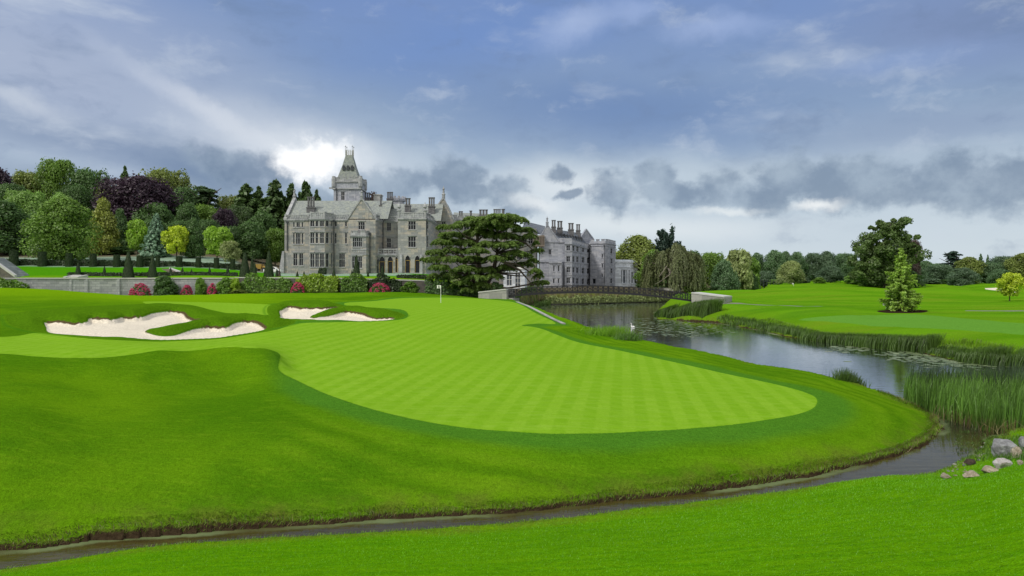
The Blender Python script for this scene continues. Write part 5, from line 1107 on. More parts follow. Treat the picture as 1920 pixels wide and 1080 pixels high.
for a in (
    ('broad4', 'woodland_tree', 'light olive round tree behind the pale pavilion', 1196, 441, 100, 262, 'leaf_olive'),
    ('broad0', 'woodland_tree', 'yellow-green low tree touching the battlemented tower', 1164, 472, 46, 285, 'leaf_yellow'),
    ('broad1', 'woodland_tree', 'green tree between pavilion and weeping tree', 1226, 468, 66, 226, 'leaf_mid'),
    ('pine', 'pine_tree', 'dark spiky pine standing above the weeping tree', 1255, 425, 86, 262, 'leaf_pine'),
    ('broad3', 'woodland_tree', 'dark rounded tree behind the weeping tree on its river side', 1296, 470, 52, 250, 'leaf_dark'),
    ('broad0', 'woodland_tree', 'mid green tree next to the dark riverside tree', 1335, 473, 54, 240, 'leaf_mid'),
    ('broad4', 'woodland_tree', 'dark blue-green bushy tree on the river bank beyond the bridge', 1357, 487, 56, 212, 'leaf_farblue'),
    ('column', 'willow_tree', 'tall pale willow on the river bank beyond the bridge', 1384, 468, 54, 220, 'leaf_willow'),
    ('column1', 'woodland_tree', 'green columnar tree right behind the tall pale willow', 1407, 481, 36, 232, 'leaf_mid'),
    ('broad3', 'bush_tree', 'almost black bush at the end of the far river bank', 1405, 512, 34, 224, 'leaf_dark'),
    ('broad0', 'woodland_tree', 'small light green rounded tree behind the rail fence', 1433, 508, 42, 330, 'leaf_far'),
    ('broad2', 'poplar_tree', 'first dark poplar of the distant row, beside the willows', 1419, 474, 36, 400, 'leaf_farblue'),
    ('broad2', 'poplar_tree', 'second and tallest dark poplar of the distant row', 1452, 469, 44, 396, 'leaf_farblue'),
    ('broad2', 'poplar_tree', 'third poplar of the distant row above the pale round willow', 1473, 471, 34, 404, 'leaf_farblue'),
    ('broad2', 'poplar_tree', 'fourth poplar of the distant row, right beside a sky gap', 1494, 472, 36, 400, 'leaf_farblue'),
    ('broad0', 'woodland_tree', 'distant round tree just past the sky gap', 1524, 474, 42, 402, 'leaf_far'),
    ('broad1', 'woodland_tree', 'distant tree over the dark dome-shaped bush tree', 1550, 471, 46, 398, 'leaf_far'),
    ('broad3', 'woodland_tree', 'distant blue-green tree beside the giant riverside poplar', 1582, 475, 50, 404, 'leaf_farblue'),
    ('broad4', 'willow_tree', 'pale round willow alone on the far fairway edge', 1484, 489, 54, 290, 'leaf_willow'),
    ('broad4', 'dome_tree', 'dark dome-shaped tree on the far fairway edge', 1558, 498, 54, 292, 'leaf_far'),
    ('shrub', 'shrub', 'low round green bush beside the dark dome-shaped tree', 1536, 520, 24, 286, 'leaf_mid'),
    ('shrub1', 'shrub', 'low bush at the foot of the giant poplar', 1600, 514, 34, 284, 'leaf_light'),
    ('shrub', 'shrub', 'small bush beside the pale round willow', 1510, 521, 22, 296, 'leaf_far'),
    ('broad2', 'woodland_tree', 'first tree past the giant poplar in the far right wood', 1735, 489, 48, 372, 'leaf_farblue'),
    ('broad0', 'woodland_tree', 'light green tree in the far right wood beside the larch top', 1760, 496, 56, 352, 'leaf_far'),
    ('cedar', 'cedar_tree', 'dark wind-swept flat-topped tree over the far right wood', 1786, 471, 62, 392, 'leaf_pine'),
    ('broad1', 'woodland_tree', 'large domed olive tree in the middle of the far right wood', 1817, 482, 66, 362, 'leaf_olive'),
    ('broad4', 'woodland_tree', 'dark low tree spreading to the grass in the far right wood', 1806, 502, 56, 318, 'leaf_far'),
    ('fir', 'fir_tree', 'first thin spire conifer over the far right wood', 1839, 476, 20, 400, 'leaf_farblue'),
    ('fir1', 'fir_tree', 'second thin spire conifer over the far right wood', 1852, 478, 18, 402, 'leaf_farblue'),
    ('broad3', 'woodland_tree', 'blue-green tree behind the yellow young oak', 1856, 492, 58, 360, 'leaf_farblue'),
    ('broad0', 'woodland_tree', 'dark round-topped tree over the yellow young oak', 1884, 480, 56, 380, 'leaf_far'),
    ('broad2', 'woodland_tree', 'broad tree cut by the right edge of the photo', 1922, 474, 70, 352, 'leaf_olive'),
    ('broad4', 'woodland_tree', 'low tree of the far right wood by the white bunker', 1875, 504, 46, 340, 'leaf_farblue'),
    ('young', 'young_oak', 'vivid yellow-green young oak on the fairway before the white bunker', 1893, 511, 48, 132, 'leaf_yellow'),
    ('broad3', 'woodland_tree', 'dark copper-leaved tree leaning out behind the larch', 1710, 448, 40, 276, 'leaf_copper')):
    tree(*a, group=None if a[1] in ('young_oak', 'shrub') else FG)
for i, (px, top, w, d, kd, mt) in enumerate(((-90, 300, 120, 240, 'broad3', 'leaf_mid'), (-190, 320, 130, 230, 'broad0', 'leaf_dark'), (2010, 478, 80, 350, 'broad1', 'leaf_far'), (2090, 470, 90, 360, 'broad3', 'leaf_olive'), (2180, 480, 90, 350, 'broad0', 'leaf_far'))):
    tree(kd, 'woodland_tree', 'tree of the same wood standing outside the picture', px, top, w, d, mt, group='trees outside the picture')
# undergrowth that closes the woods at their foot
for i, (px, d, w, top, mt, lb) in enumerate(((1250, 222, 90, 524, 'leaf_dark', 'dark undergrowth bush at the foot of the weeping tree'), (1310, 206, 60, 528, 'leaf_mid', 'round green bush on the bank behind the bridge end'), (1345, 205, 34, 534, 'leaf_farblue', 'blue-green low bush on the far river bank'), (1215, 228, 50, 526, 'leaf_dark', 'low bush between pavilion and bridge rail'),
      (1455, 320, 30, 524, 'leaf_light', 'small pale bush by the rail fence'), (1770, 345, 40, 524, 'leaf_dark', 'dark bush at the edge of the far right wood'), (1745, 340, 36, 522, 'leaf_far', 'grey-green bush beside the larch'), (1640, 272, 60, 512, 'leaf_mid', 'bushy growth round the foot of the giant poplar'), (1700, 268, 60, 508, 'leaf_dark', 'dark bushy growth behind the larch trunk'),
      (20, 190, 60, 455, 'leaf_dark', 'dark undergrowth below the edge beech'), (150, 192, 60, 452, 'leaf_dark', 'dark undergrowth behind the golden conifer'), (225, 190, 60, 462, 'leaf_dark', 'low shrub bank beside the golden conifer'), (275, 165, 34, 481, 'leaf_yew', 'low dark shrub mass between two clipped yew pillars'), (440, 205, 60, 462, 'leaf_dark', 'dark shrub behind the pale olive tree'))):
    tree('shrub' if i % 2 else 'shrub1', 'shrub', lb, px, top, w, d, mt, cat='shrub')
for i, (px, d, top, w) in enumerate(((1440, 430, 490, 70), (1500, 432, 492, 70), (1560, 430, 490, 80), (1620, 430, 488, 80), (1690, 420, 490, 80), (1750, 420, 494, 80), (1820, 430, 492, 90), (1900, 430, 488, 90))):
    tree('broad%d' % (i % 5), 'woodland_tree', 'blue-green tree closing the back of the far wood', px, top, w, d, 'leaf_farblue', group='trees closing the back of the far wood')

# giant poplar: lobes traced from the photograph, with their own depth
def giant():
    rng = np.random.default_rng(5); d = 262.0; L = []; q = lambda x, y: (1500 + x / 3.6, 400 + y / 3.6)
    bx, by = at(1660, d); zb = ground(bx, by)
    for (x, y, r) in ((632, 92, 58), (655, 62, 36), (575, 120, 66), (495, 170, 66), (462, 222, 52), (690, 190, 56), (715, 190, 44), (725, 235, 44), (590, 220, 90), (430, 270, 56), (520, 290, 84), (640, 300, 88), (725, 290, 62), (400, 335, 50), (470, 365, 80), (590, 380, 92), (690, 380, 80), (395, 420, 52), (480, 440, 74), (590, 455, 70), (690, 450, 64), (545, 80, 34), (560, 220, 60), (640, 140, 50), (500, 280, 56), (600, 330, 80), (540, 400, 80)):
        px, py = q(x, y); rr = r / 3.6 * d / F
        for k in range(3): L.append((((px - 1660) / F * d + rng.normal(0, .6), rng.normal(0, 3.6), zat(py, d) - zb + rng.normal(0, .9)), rr * rng.uniform(.52, .78)))
        for k in range(6):
            u = ball(1, rng)[0]; L.append((((px - 1660) / F * d + u[0] * rr * .6, rng.normal(0, 3.4), zat(py, d) - zb + u[2] * rr * .6), rr * rng.uniform(.3, .5)))
    r = empty('poplar_tree', (bx, by, zb), 0, 'giant broad poplar towering over the far fairway', 'tree')
    link('crown', lobes_mesh('crown', L, rng, 260, .27), r, M['leaf_poplar'])
    t = MB(); t.tube([(0, 0, -1), (0, 0, 8), (1, 0, 18), (2, 0, 25)], [1.0, .8, .5, .15], 8)
    for a, b in (((0, 0, 6), (-6, 1, 14)), ((0, 0, 8), (6, -1, 16)), ((.5, 0, 12), (-4, -2, 20)), ((1, 0, 14), (5, 2, 21))): t.tube([a, ((a[0] + b[0]) / 2, (a[1] + b[1]) / 2, (a[2] + b[2]) / 2 - 1), b], [.4, .3, .1], 6)
    t.build('trunk', M['bark'], r)
giant()

# great cedar beside the manor
def great_cedar():
    rng = np.random.default_rng(11); d = 121.0; bx, by = at(905, d); zb = ground(bx, by) - .1; pl = []; limbs = MB()
    r = empty('cedar_tree', (bx, by, zb), 0, 'great spreading dark green cedar of flat tiers in front of the manor', 'tree')
    stems = [[(0, 0, -.5), (-.2, 0, 2.5), (-.8, .3, 6), (-1.0, .2, 10), (-.6, 0, 13)], [(.2, 0, 1.5), (1.8, .5, 4.5), (2.6, .6, 8), (2.4, .3, 11.5)], [(-.2, 0, 1.5), (-2.2, -.5, 4), (-3.6, -.8, 7), (-3.9, -.6, 9.5)]]
    for i, s in enumerate(stems): limbs.tube(s, [.9, .7, .5, .32, .12][:len(s)] if i == 0 else [.5, .42, .3, .12], 9)
    def bough(x, y, hw, dy, k=1.0):
        px, py = 780 + x / 4.364, 360 + y / 4.364; yy = d + dy; w = hw / 4.364 * yy / F
        c = ((px - CX) / F * yy - bx, dy, zat(py, yy) - zb); pl.append((c, w * k, w * .72 * k, .36 + .05 * w, rng.uniform(-.5, .5)))
        st = min(stems, key=lambda s: min((Vector(p) - Vector((c[0] * .4, c[1] * .4, c[2] - 1.2))).length for p in s)); p0 = min(st, key=lambda p: (Vector(p) - Vector((c[0] * .3, 0, c[2] - 1.3))).length)
        m = (Vector(p0) * .5 + Vector(c) * .5) + Vector((0, 0, -.25)); limbs.tube([p0, m, (c[0], c[1], c[2] + .05)], [.17, .11, .03], 6)
    T = [(690, 208, 190), (540, 232, 130), (850, 232, 100), (620, 250, 150), (390, 268, 130), (300, 285, 80), (600, 288, 170), (770, 280, 120), (880, 312, 120), (300, 352, 120), (540, 338, 200), (740, 362, 160), (930, 362, 85), (210, 412, 110), (400, 420, 150), (600, 430, 160), (740, 436, 130), (980, 420, 40), (150, 500, 95), (330, 482, 120), (500, 478, 130), (820, 505, 150), (990, 478, 75), (120, 556, 80), (300, 552, 130), (470, 548, 130), (640, 545, 130), (880, 592, 110), (960, 560, 60), (200, 618, 105), (400, 628, 140), (560, 640, 130), (730, 620, 110), (980, 650, 75), (140, 690, 80), (300, 692, 120), (480, 700, 130), (640, 690, 100), (1045, 742, 62), (380, 742, 110), (540, 760, 110), (980, 745, 70), (60, 555, 40), (905, 520, 60), (1000, 690, 60), (450, 800, 120), (600, 790, 100), (330, 770, 80)]
    for x, y, hw in T: bough(x, y, hw * .92, rng.uniform(-5, .5) * min(1, hw / 90), 1)
    for x, y, hw in T:
        if hw > 70 and x < 800: bough(x + rng.uniform(-90, 90), y - 8 + rng.uniform(-12, 12), hw * .85, rng.uniform(2.0, 6.5))
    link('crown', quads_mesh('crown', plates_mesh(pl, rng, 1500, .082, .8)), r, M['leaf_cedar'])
    for a, m, e in (((820, 380), (900, 420), (960, 480)), ((690, 560), (850, 640), (960, 770)), ((720, 580), (820, 590), (980, 680)), ((700, 380), (830, 375), (930, 410))):
        pts = [((780 + x / 4.364 - CX) / F * (d - 2) - bx, -2, zat(360 + y / 4.364, d - 2) - zb) for x, y in (a, m, e)]; limbs.tube(pts, [.26, .18, .06], 7)
    limbs.build('trunk', M['bark'], r, True)
great_cedar()

def larch():
    rng = np.random.default_rng(3); d = 94.0; x, y = at(1690, d); zb = ground(x, y); H = zat(464, d) - zb; W = 72 * d / F; parts = []; w = MB()
    r = empty('larch_tree', (x, y, zb), 0, 'drooping green larch alone in a dark mulch ring on the fairway', 'tree')
    w.tube([(0, 0, -.2), (.05, 0, H * .5), (-.05, 0, H * .98)], [.2, .13, .02], 8)
    for i in range(86):
        u = ((i + rng.random()) / 86) ** 1.15; z = H * (.07 + .92 * u); Ln = (W * .5 * 1.12 * (1 - u) ** .88 * (.8 + .2 * min(1, u * 7)) + .10) * rng.uniform(.5, 1.15); a = i * 2.4 + rng.normal(0, .3)
        if rng.random() < .1: Ln *= 1.2
        n = int(330 * Ln / 2.2) + 30; s = rng.random(n) ** .8; sag = -.42 * Ln * s + .34 * Ln * s * s; hang = -rng.exponential(.16, n) * (.4 + s)
        P = np.c_[Ln * s * math.cos(a) + rng.normal(0, .10, n), Ln * s * math.sin(a) + rng.normal(0, .10, n), z + sag + hang]
        parts.append(leaves(P, np.c_[np.full(n, math.cos(a)), np.full(n, math.sin(a)), np.full(n, .8)], np.full(n, .068), rng, 2.1, np.full(n, .25 + .5 * rng.random()) + .15 * s))
        w.tube([(0, 0, z), (Ln * .5 * math.cos(a), Ln * .5 * math.sin(a), z - .13 * Ln), (Ln * .96 * math.cos(a), Ln * .96 * math.sin(a), z - .1 * Ln)], [.045, .03, .01], 5)
    link('crown', quads_mesh('crown', parts), r, M['leaf_larch']); w.build('trunk', M['bark'], r)
larch()
def weeping():
    d = 205.0; r = tree('weeping', 'weeping_tree', 'brownish green weeping tree trailing over pale limbs beside the river', 1266, 459, 126, d, 'leaf_weep', bark='bark_pale', base=546)
    w = MB(); bx = at(1266, d)[0]; zb = zat(546, d); q = lambda x, y: ((1180 + x / 6.75 - CX) / F * 192 - bx, -8.5 - d + 205, zat(400 + y / 6.75, 192) - zb)
    lm = MB()
    for pts in (((540, 690), (560, 770), (440, 860), (360, 900)), ((545, 700), (600, 770), (660, 830), (700, 900)), ((560, 740), (590, 800), (630, 790)), ((520, 660), (480, 720), (420, 800))):
        v = [q(*p) for p in pts]; lm.tube([(a / r.scale[0], b / r.scale[1], c / r.scale[2]) for a, b, c in v], [.007, .006, .004, .002][:len(v)], 5)
    r.rotation_euler = (0, 0, 0); lm.build('limb', M['bark_pale'], r)
weeping()

# ------------------------------------------------------------------ clipped yews and hedges
def topiary_mesh(seed, kind):
    rng = np.random.default_rng(seed); n = 2600
    z = rng.random(n); a = rng.uniform(0, 2 * math.pi, n)
    if kind == 'cone': z = 1 - np.sqrt(1 - z * .999); rad = .5 * (1 - z) ** .82 + .02; N = np.c_[np.cos(a), np.sin(a), np.full(n, .35)]
    else: rad = .5 * (1 - .10 * z); N = np.c_[np.cos(a), np.sin(a), np.zeros(n)]; top = rng.random(n) < .2; rad = np.where(top, rad * np.sqrt(rng.random(n)), rad); z = np.where(top, 1.0, z); N[top] = (0, 0, 1)
    rad = rad * (1 + rng.normal(0, .035, n)); P = np.c_[rad * np.cos(a), rad * np.sin(a), z]
    V, t = leaves(P, N, np.full(n, .03), rng, 1.3, np.full(n, .45), .3)
    w = MB(); prof = [(.47 * (1 - u) ** .82 + .004 if kind == 'cone' else .46 * (1 - .1 * u), u * .97) for u in np.linspace(0, 1, 9)]; w.lathe((0, 0, -.03), prof, 14)
    m = w.mesh('yew'); nv = len(m.vertices); co = np.empty(nv * 3, np.float32); m.vertices.foreach_get('co', co)
    me = bpy.data.meshes.new('clipped_yew'); vs = co.reshape(-1, 3).tolist() + V.tolist(); fs = [tuple(p.vertices) for p in m.polygons] + [tuple(range(nv + i, nv + i + 4)) for i in range(0, len(V), 4)]
    me.from_pydata(vs, [], fs); at_ = me.attributes.new('tint', 'FLOAT', 'POINT'); at_.data.foreach_set('value', np.r_[np.full(nv, .12), t].astype(np.float32)); me.update(); bpy.data.meshes.remove(m); return me
CONE, PILLAR = topiary_mesh(1, 'cone'), topiary_mesh(2, 'pillar')
def topiary(me, name, label, px, top, base, wpx, d, mat='leaf_yew', group=None):
    x, y = at(px, d); zb = min(zat(base, d), ground(x, y) + .05); o = link(name, me, None, M[mat]); o.location = (x, y, zb); o.scale = (wpx * d / F, wpx * d / F, zat(top, d) - zb); tag(o, label, 'topiary', group); return o
PG = 'clipped yew pillars in the long hedge'
for i, (px, a, b, w) in enumerate(((26, 470, 500, 15.5), (79, 472, 500, 15), (129.6, 475, 501.5, 12.5), (174.7, 476, 502, 12.5), (219, 478, 503, 12), (262, 479.5, 503.5, 11.5), (296, 481, 504, 8), (336, 481, 504, 12), (372, 483, 505, 10), (406, 484, 505.5, 10), (436.5, 486, 508, 9.5))):
    lb = ('clipped yew pillar at the head of the row, by the stone stair', 'clipped yew pillar second in the row, beside the large lobed tree', 'clipped yew pillar under the middle of the large lobed tree', 'clipped yew pillar before the golden conifer', 'clipped yew pillar just behind the large yew cone', 'clipped yew pillar under the bright young tree', 'narrow yew pillar behind the dark second large cone', 'clipped yew pillar under the vivid yellow-green tree', 'clipped yew pillar under the dark young conifer', 'clipped yew pillar under the mid green young tree', 'last clipped yew pillar, under the pale olive tree')[i]
    topiary(PILLAR, 'yew_pillar', lb, px, a, b, w, 155.5, 'leaf_yew', PG)
CG = 'clipped yew cones on the terrace'
for (px, a, b, w, d, lb) in ((146.5, 490.5, 513, 10.5, 133, 'small yew cone at the end of the box edging'), (195.8, 498, 513, 6, 140, 'tiny yew cone between the two at the lawn and the large cone'), (240.6, 469, 518.5, 19.5, 131, 'large yew cone nearest the stone stair end of the terrace'), (286, 476, 518.5, 16, 131, 'second large yew cone, above the big dark shrub'),
      (320, 501, 514, 6.5, 138, 'tiny yew cone beside the lawn path'), (342, 501, 515, 7, 137, 'tiny yew cone just past the lawn path'), (359, 504, 514, 5, 139, 'smallest yew cone on the lawn bank'), (393, 500, 515, 6.5, 137, 'tiny yew cone below the mid green young tree'), (427, 498, 515, 7.5, 137, 'tiny yew cone at the end of the lawn bank'),
      (459, 470, 515.5, 19, 132, 'broad tall yew cone first of the group of three by the manor'), (473, 478, 513, 9.5, 140, 'slender yew cone just behind the broad one'), (477.5, 491, 516, 10, 131, 'short yew cone in front of the slender one'), (504, 467, 516.5, 17.5, 131, 'tall yew cone standing alone before the manor west end'), (519, 503, 517, 5.5, 131, 'tiny yew cone beside the tall lone one'),
      (557.5, 508, 518, 5.5, 132, 'tiny yew cone below the manor west windows'), (570, 508, 518, 5, 132, 'tiny yew cone beside the manor bay'), (597.5, 505, 518, 5, 132, 'tiny yew cone next to the clipped box'), (626, 505, 518, 7.5, 132, 'small yew cone below the manor bay corner'), (660, 506, 518, 6, 131, 'small yew cone at the foot of the tall manor one'), (668.5, 477.5, 518, 14, 131, 'tall yew cone before the manor oriel'), (690, 506, 518, 4.5, 132, 'thin yew cone below the manor downpipe'), (717, 497, 518, 8.5, 131, 'yew cone before the manor loggia arches')):
    topiary(CONE, 'yew_cone', lb, px, a, b, w, d, 'leaf_yew', CG)
topiary(CONE, 'brown_cone', 'tiny browned yew cone beside the tall lone one', 524, 503, 517, 5, 131, 'leaf_copper', CG)

def hedge(name, label, pts, w, h, mat, n=None, leaf=.1, cat='hedge', base=None, rag=.0, tops=None, seed=1, kind=None):
    """leafy box along a plan line; sides, top and a solid core"""
    rng = np.random.default_rng(seed); p = np.array(pts, float); seg = np.linalg.norm(np.diff(p, axis=0), axis=1); cum = np.r_[0, np.cumsum(seg)]; Ln = cum[-1]
    if n is None: n = int(Ln * (w + 2 * h) / (leaf * leaf * 1.5))
    s = rng.random(n) * Ln; i = np.clip(np.searchsorted(cum, s) - 1, 0, len(seg) - 1); f = (s - cum[i]) / seg[i]; c = p[i] + (p[i + 1] - p[i]) * f[:, None]; t = (p[i + 1] - p[i]) / seg[i][:, None]; nn = np.c_[-t[:, 1], t[:, 0]]
    bz = np.array([(ground(x, y) if base is None else base) for x, y in p]); zb = bz[i] + (bz[i + 1] - bz[i]) * f
    hh = np.full(n, h) if tops is None else np.interp(s / Ln, np.linspace(0, 1, len(tops)), tops); lump = 1 + rag * (np.sin(s * 1.9 + seed) * .5 + np.sin(s * 4.3 + 2 * seed) * .3 + np.sin(s * .7) * .4)
    q = rng.random(n); per = q * (w + 2 * h); side = np.where(per < h, -1, np.where(per < 2 * h, 1, 0)); o = np.where(side == 0, rng.uniform(-w / 2, w / 2, n), side * w / 2); zz = np.where(side == 0, hh, rng.random(n) * hh) * lump; o = o * lump
    P = np.c_[c[:, 0] + nn[:, 0] * o, c[:, 1] + nn[:, 1] * o, zb + zz] + rng.normal(0, leaf * .6 + rag * .12, (n, 3)); N = np.c_[nn[:, 0] * side, nn[:, 1] * side, np.where(side == 0, 1, .25)]
    cl = np.sin(s * 2.1 + seed) * np.cos(zz * 2.3 + seed)
    V, tt = leaves(P, N, np.full(n, leaf), rng, 1.4, .45 + .22 * cl, .4)
    m = MB()
    for a in range(len(p) - 1): m.obox(p[a], p[a + 1], w * .8, bz[a] - .3, bz[a] + h * .82 * (1 if tops is None else .7), -w * .4, bz[a + 1] - .3, bz[a + 1] + h * .82 * (1 if tops is None else .7))
    me = bpy.data.meshes.new(name); nv = len(m.v); me.from_pydata(m.v + V.tolist(), [], m.f + [tuple(range(nv + k, nv + k + 4)) for k in range(0, len(V), 4)])
    at_ = me.attributes.new('tint', 'FLOAT', 'POINT'); at_.data.foreach_set('value', np.r_[np.full(nv, .0), tt].astype(np.float32)); me.update()
    o_ = link(name, me, None, M[mat]); tag(o_, label, cat, None, kind); return o_
hedge('long_hedge', 'long dark clipped hedge linking the yew pillars above the lawn bank', [at(-160, 157.2), at(120, 157.2), at(290, 157.3), at(452, 157.4)], 1.0, 1.25, 'leaf_yew', leaf=.13)
hedge('box_edging', 'low dark box edging along the terrace below the lawn bank', [at(128, 133.6), at(240, 134), at(360, 134), at(445, 134)], .6, .62, 'leaf_box', leaf=.09)
hedge('clipped_box', 'square clipped box bush before the manor bay', [at(599, 150), at(611, 150)], 1.3, 1.1, 'leaf_box', leaf=.09, base=zat(512, 150))
# ------------------------------------------------------------------ garden wall and what grows on it
def garden_wall():
    r = empty('garden_wall', (0, 0, 0), 0, 'long pale stone retaining wall below the formal garden', 'garden wall')
    ln = [(-300, 117.6), (0, 119.2), (60, 120.3), (240, 124.2), (440, 125.0)]; w, c = MB(), MB()
    for (pa, da), (pb, db) in zip(ln, ln[1:]):
        a, b = at(pa, da), at(pb, db); za, zb = zat(523, da), zat(523, db)
        w.obox(a, b, .9, -4.5, za, 0, -4.5, zb); c.obox(a, b, 1.1, za + .003, za + .22, -.12, zb + .003, zb + .22)
    ow = w.build('wall', M['wall'], r); c.build('coping', M['coping'], r)
    for px, d in ((132, 122.0), (162, 122.6), (222, 123.9), (303, 124.4), (375, 124.8)):
        x, y = at(px, d); q = MB(); q.box(x - .35, x + .35, y - .22, y + .1, -4.5, zat(523, d) - .02); q.build('pilaster', M['wall'], r)
    st = MB()
    for (pa, pb, y0) in ((133, 161, 522), (163, 221, 522)):
        pass
    r2 = empty('old_wall', (0, 0, 0), 0, 'old dark stone retaining wall half covered by climbers below the manor', 'garden wall')
    w, c = MB(), MB(); ln = [(440.5, 125.0), (620, 125.6), (790, 126.0), (908, 126.4)]
    for i, ((pa, da), (pb, db)) in enumerate(zip(ln, ln[1:])):
        a, b = at(pa, da), at(pb, db); ta, tb = (521.5, 522.5, 527, 540)[i], (521.5, 522.5, 527, 540)[i + 1]
        w.obox(a, b, .9, -4.5, zat(ta, da), 0, -4.5, zat(tb, db)); c.obox(a, b, 1.05, zat(ta, da) + .003, zat(ta, da) + .2, -.08, zat(tb, db) + .003, zat(tb, db) + .2)
    w.build('wall', M['wall_old'], r2); c.build('coping', M['coping'], r2)
garden_wall()
hedge('climber', 'green leafy climber hanging down the old wall past the golden shrub', [at(450, 124.6), at(500, 124.7), at(548, 124.9)], 1.0, 2.6, 'leaf_ivy', leaf=.12, rag=.22, base=zat(547, 125), tops=[1.5, 2.9, 2.7, 2.2, 2.7, 1.4], cat='climber', seed=4)
hedge('shrub_hedge', 'bright yellow-green shrub row over the old wall beside the middle pink hydrangea', [at(556, 124.3), at(600, 124.3), at(634, 124.4)], 1.9, 2.5, 'leaf_golden_shrub', leaf=.13, rag=.2, base=zat(545, 124.5), tops=[1.5, 2.7, 2.6, 2.8, 2.3], cat='shrub', seed=7)
hedge('shrub_hedge', 'yellow-green shrub clump on the old wall before the tall manor cone', [at(641, 124.4), at(668, 124.5), at(690, 124.5)], 1.8, 2.5, 'leaf_ivy', leaf=.13, rag=.22, base=zat(545, 124.5), tops=[2.0, 2.6, 2.5, 2.2], cat='shrub', seed=9)
hedge('dark_climber', 'dark green climber over the end of the old wall by the large pink hydrangea', [at(694, 124.8), at(730, 125), at(752, 125)], 1.2, 2.3, 'leaf_yew', leaf=.13, rag=.2, base=zat(545, 125), tops=[1.8, 2.6, 2.3, 1.4], cat='climber', seed=10)
hedge('low_hedge', 'low dark hedge along the terrace edge before the manor loggia', [at(744, 129), at(800, 129)], 1.0, .8, 'leaf_yew', leaf=.1, base=zat(524, 129))
hedge('low_hedge', 'low leafy hedge growing in front of the wall below the stone stair', [at(-140, 115.6), at(-10, 116.3), at(52, 117.8)], 1.8, 1.7, 'leaf_ivy', leaf=.13, rag=.2, cat='hedge', tops=[1.6, 1.8, 1.5], seed=12)
hedge('wall_shrub', 'dark shrub against the wall next to the low leafy hedge', [at(58, 119.1), at(88, 119.9)], 1.2, 1.5, 'leaf_dark', leaf=.12, rag=.3, cat='shrub', seed=13)
hedge('wall_shrub', 'small straggly shrub leaning on the wall before the plain pale stretch', [at(98, 120.6), at(116, 121.0)], 1.0, 1.5, 'leaf_ivy', leaf=.11, rag=.4, cat='shrub', seed=14)
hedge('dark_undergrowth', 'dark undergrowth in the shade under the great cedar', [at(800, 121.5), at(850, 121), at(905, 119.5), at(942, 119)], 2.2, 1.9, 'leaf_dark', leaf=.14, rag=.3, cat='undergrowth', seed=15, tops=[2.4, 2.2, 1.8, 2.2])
for i, (px, top, w, d, mt, kd, lb) in enumerate(((308, 517, 50, 122.6, 'leaf_dark', 'shrub', 'big dark leafy shrub against the wall, tallest of the border'), (376, 521, 24, 123.6, 'leaf_ivy', 'shrub1', 'upright green shrub between two pink hydrangeas'), (424, 520, 40, 123.6, 'leaf_ivy', 'shrub', 'spreading green shrub beside the third pink hydrangea'), (441, 521, 22, 123.4, 'leaf_golden_shrub', 'shrub1', 'golden orange shrub at the end of the pale wall'),
      (449, 543, 36, 122.6, 'leaf_olive', 'shrub', 'low silvery cushion plant at the foot of the wall'), (512, 543, 32, 122.8, 'leaf_olive', 'shrub1', 'low grey-green plant under the leafy climber'), (770, 528, 36, 122.4, 'leaf_ivy', 'shrub', 'light green shrub where the great cedar boughs meet the wall'))):
    tree(kd, 'shrub', lb, px, top, w, d, mt, cat='shrub', sink=.1)
def hydrangea(label, px, cy, w, h, d, seed):
    rng = np.random.default_rng(seed); x, y = at(px, d); zb = ground(x, y) - .1; r = empty('hydrangea', (x, y, zb), 0, label, 'hydrangea', 'pink hydrangeas along the wall'); W = w * d / F / 2; H = max(zat(cy - h / 2, d) - zb, .8)
    def dome(n, k): u = ball(n, rng); u[:, 2] = np.abs(u[:, 2]); return u, u * np.array([W, W * .8, H]) * k
    u, P = dome(1600, .96); P *= rng.uniform(.75, 1.02, (len(P), 1)); link('foliage', quads_mesh('foliage', [leaves(P, u, np.full(len(P), .07), rng, 1.4, np.full(len(P), .4))]), r, M['leaf_hydrangea'])
    parts = []; u, C = dome(int(46 * W * H), 1.0)
    for c, n in zip(C, u):
        v = ball(34, rng); parts.append(leaves(c + v * np.array([.15, .15, .11]) * rng.uniform(.8, 1.2), v + n, np.full(34, .045), rng, 1.0, np.full(34, .35 + .4 * rng.random())))
    link('blossom', quads_mesh('blossom', parts), r, M['petal'])
for a in (('pink hydrangea bush at the plain pale end of the wall', 262.5, 544, 38, 25, 122.4, 1), ('small pink hydrangea beside the big dark shrub', 350, 543.5, 24, 18, 123.2, 2), ('pink hydrangea just before the spreading green shrub', 398, 541.5, 19, 20, 123.2, 3), ('pink hydrangea at the edge of the yellow-green shrub row', 558.5, 539, 25, 19, 122.8, 4), ('wide pink hydrangea nearest the great cedar', 712, 539.5, 38, 17, 122.6, 5)): hydrangea(*a)
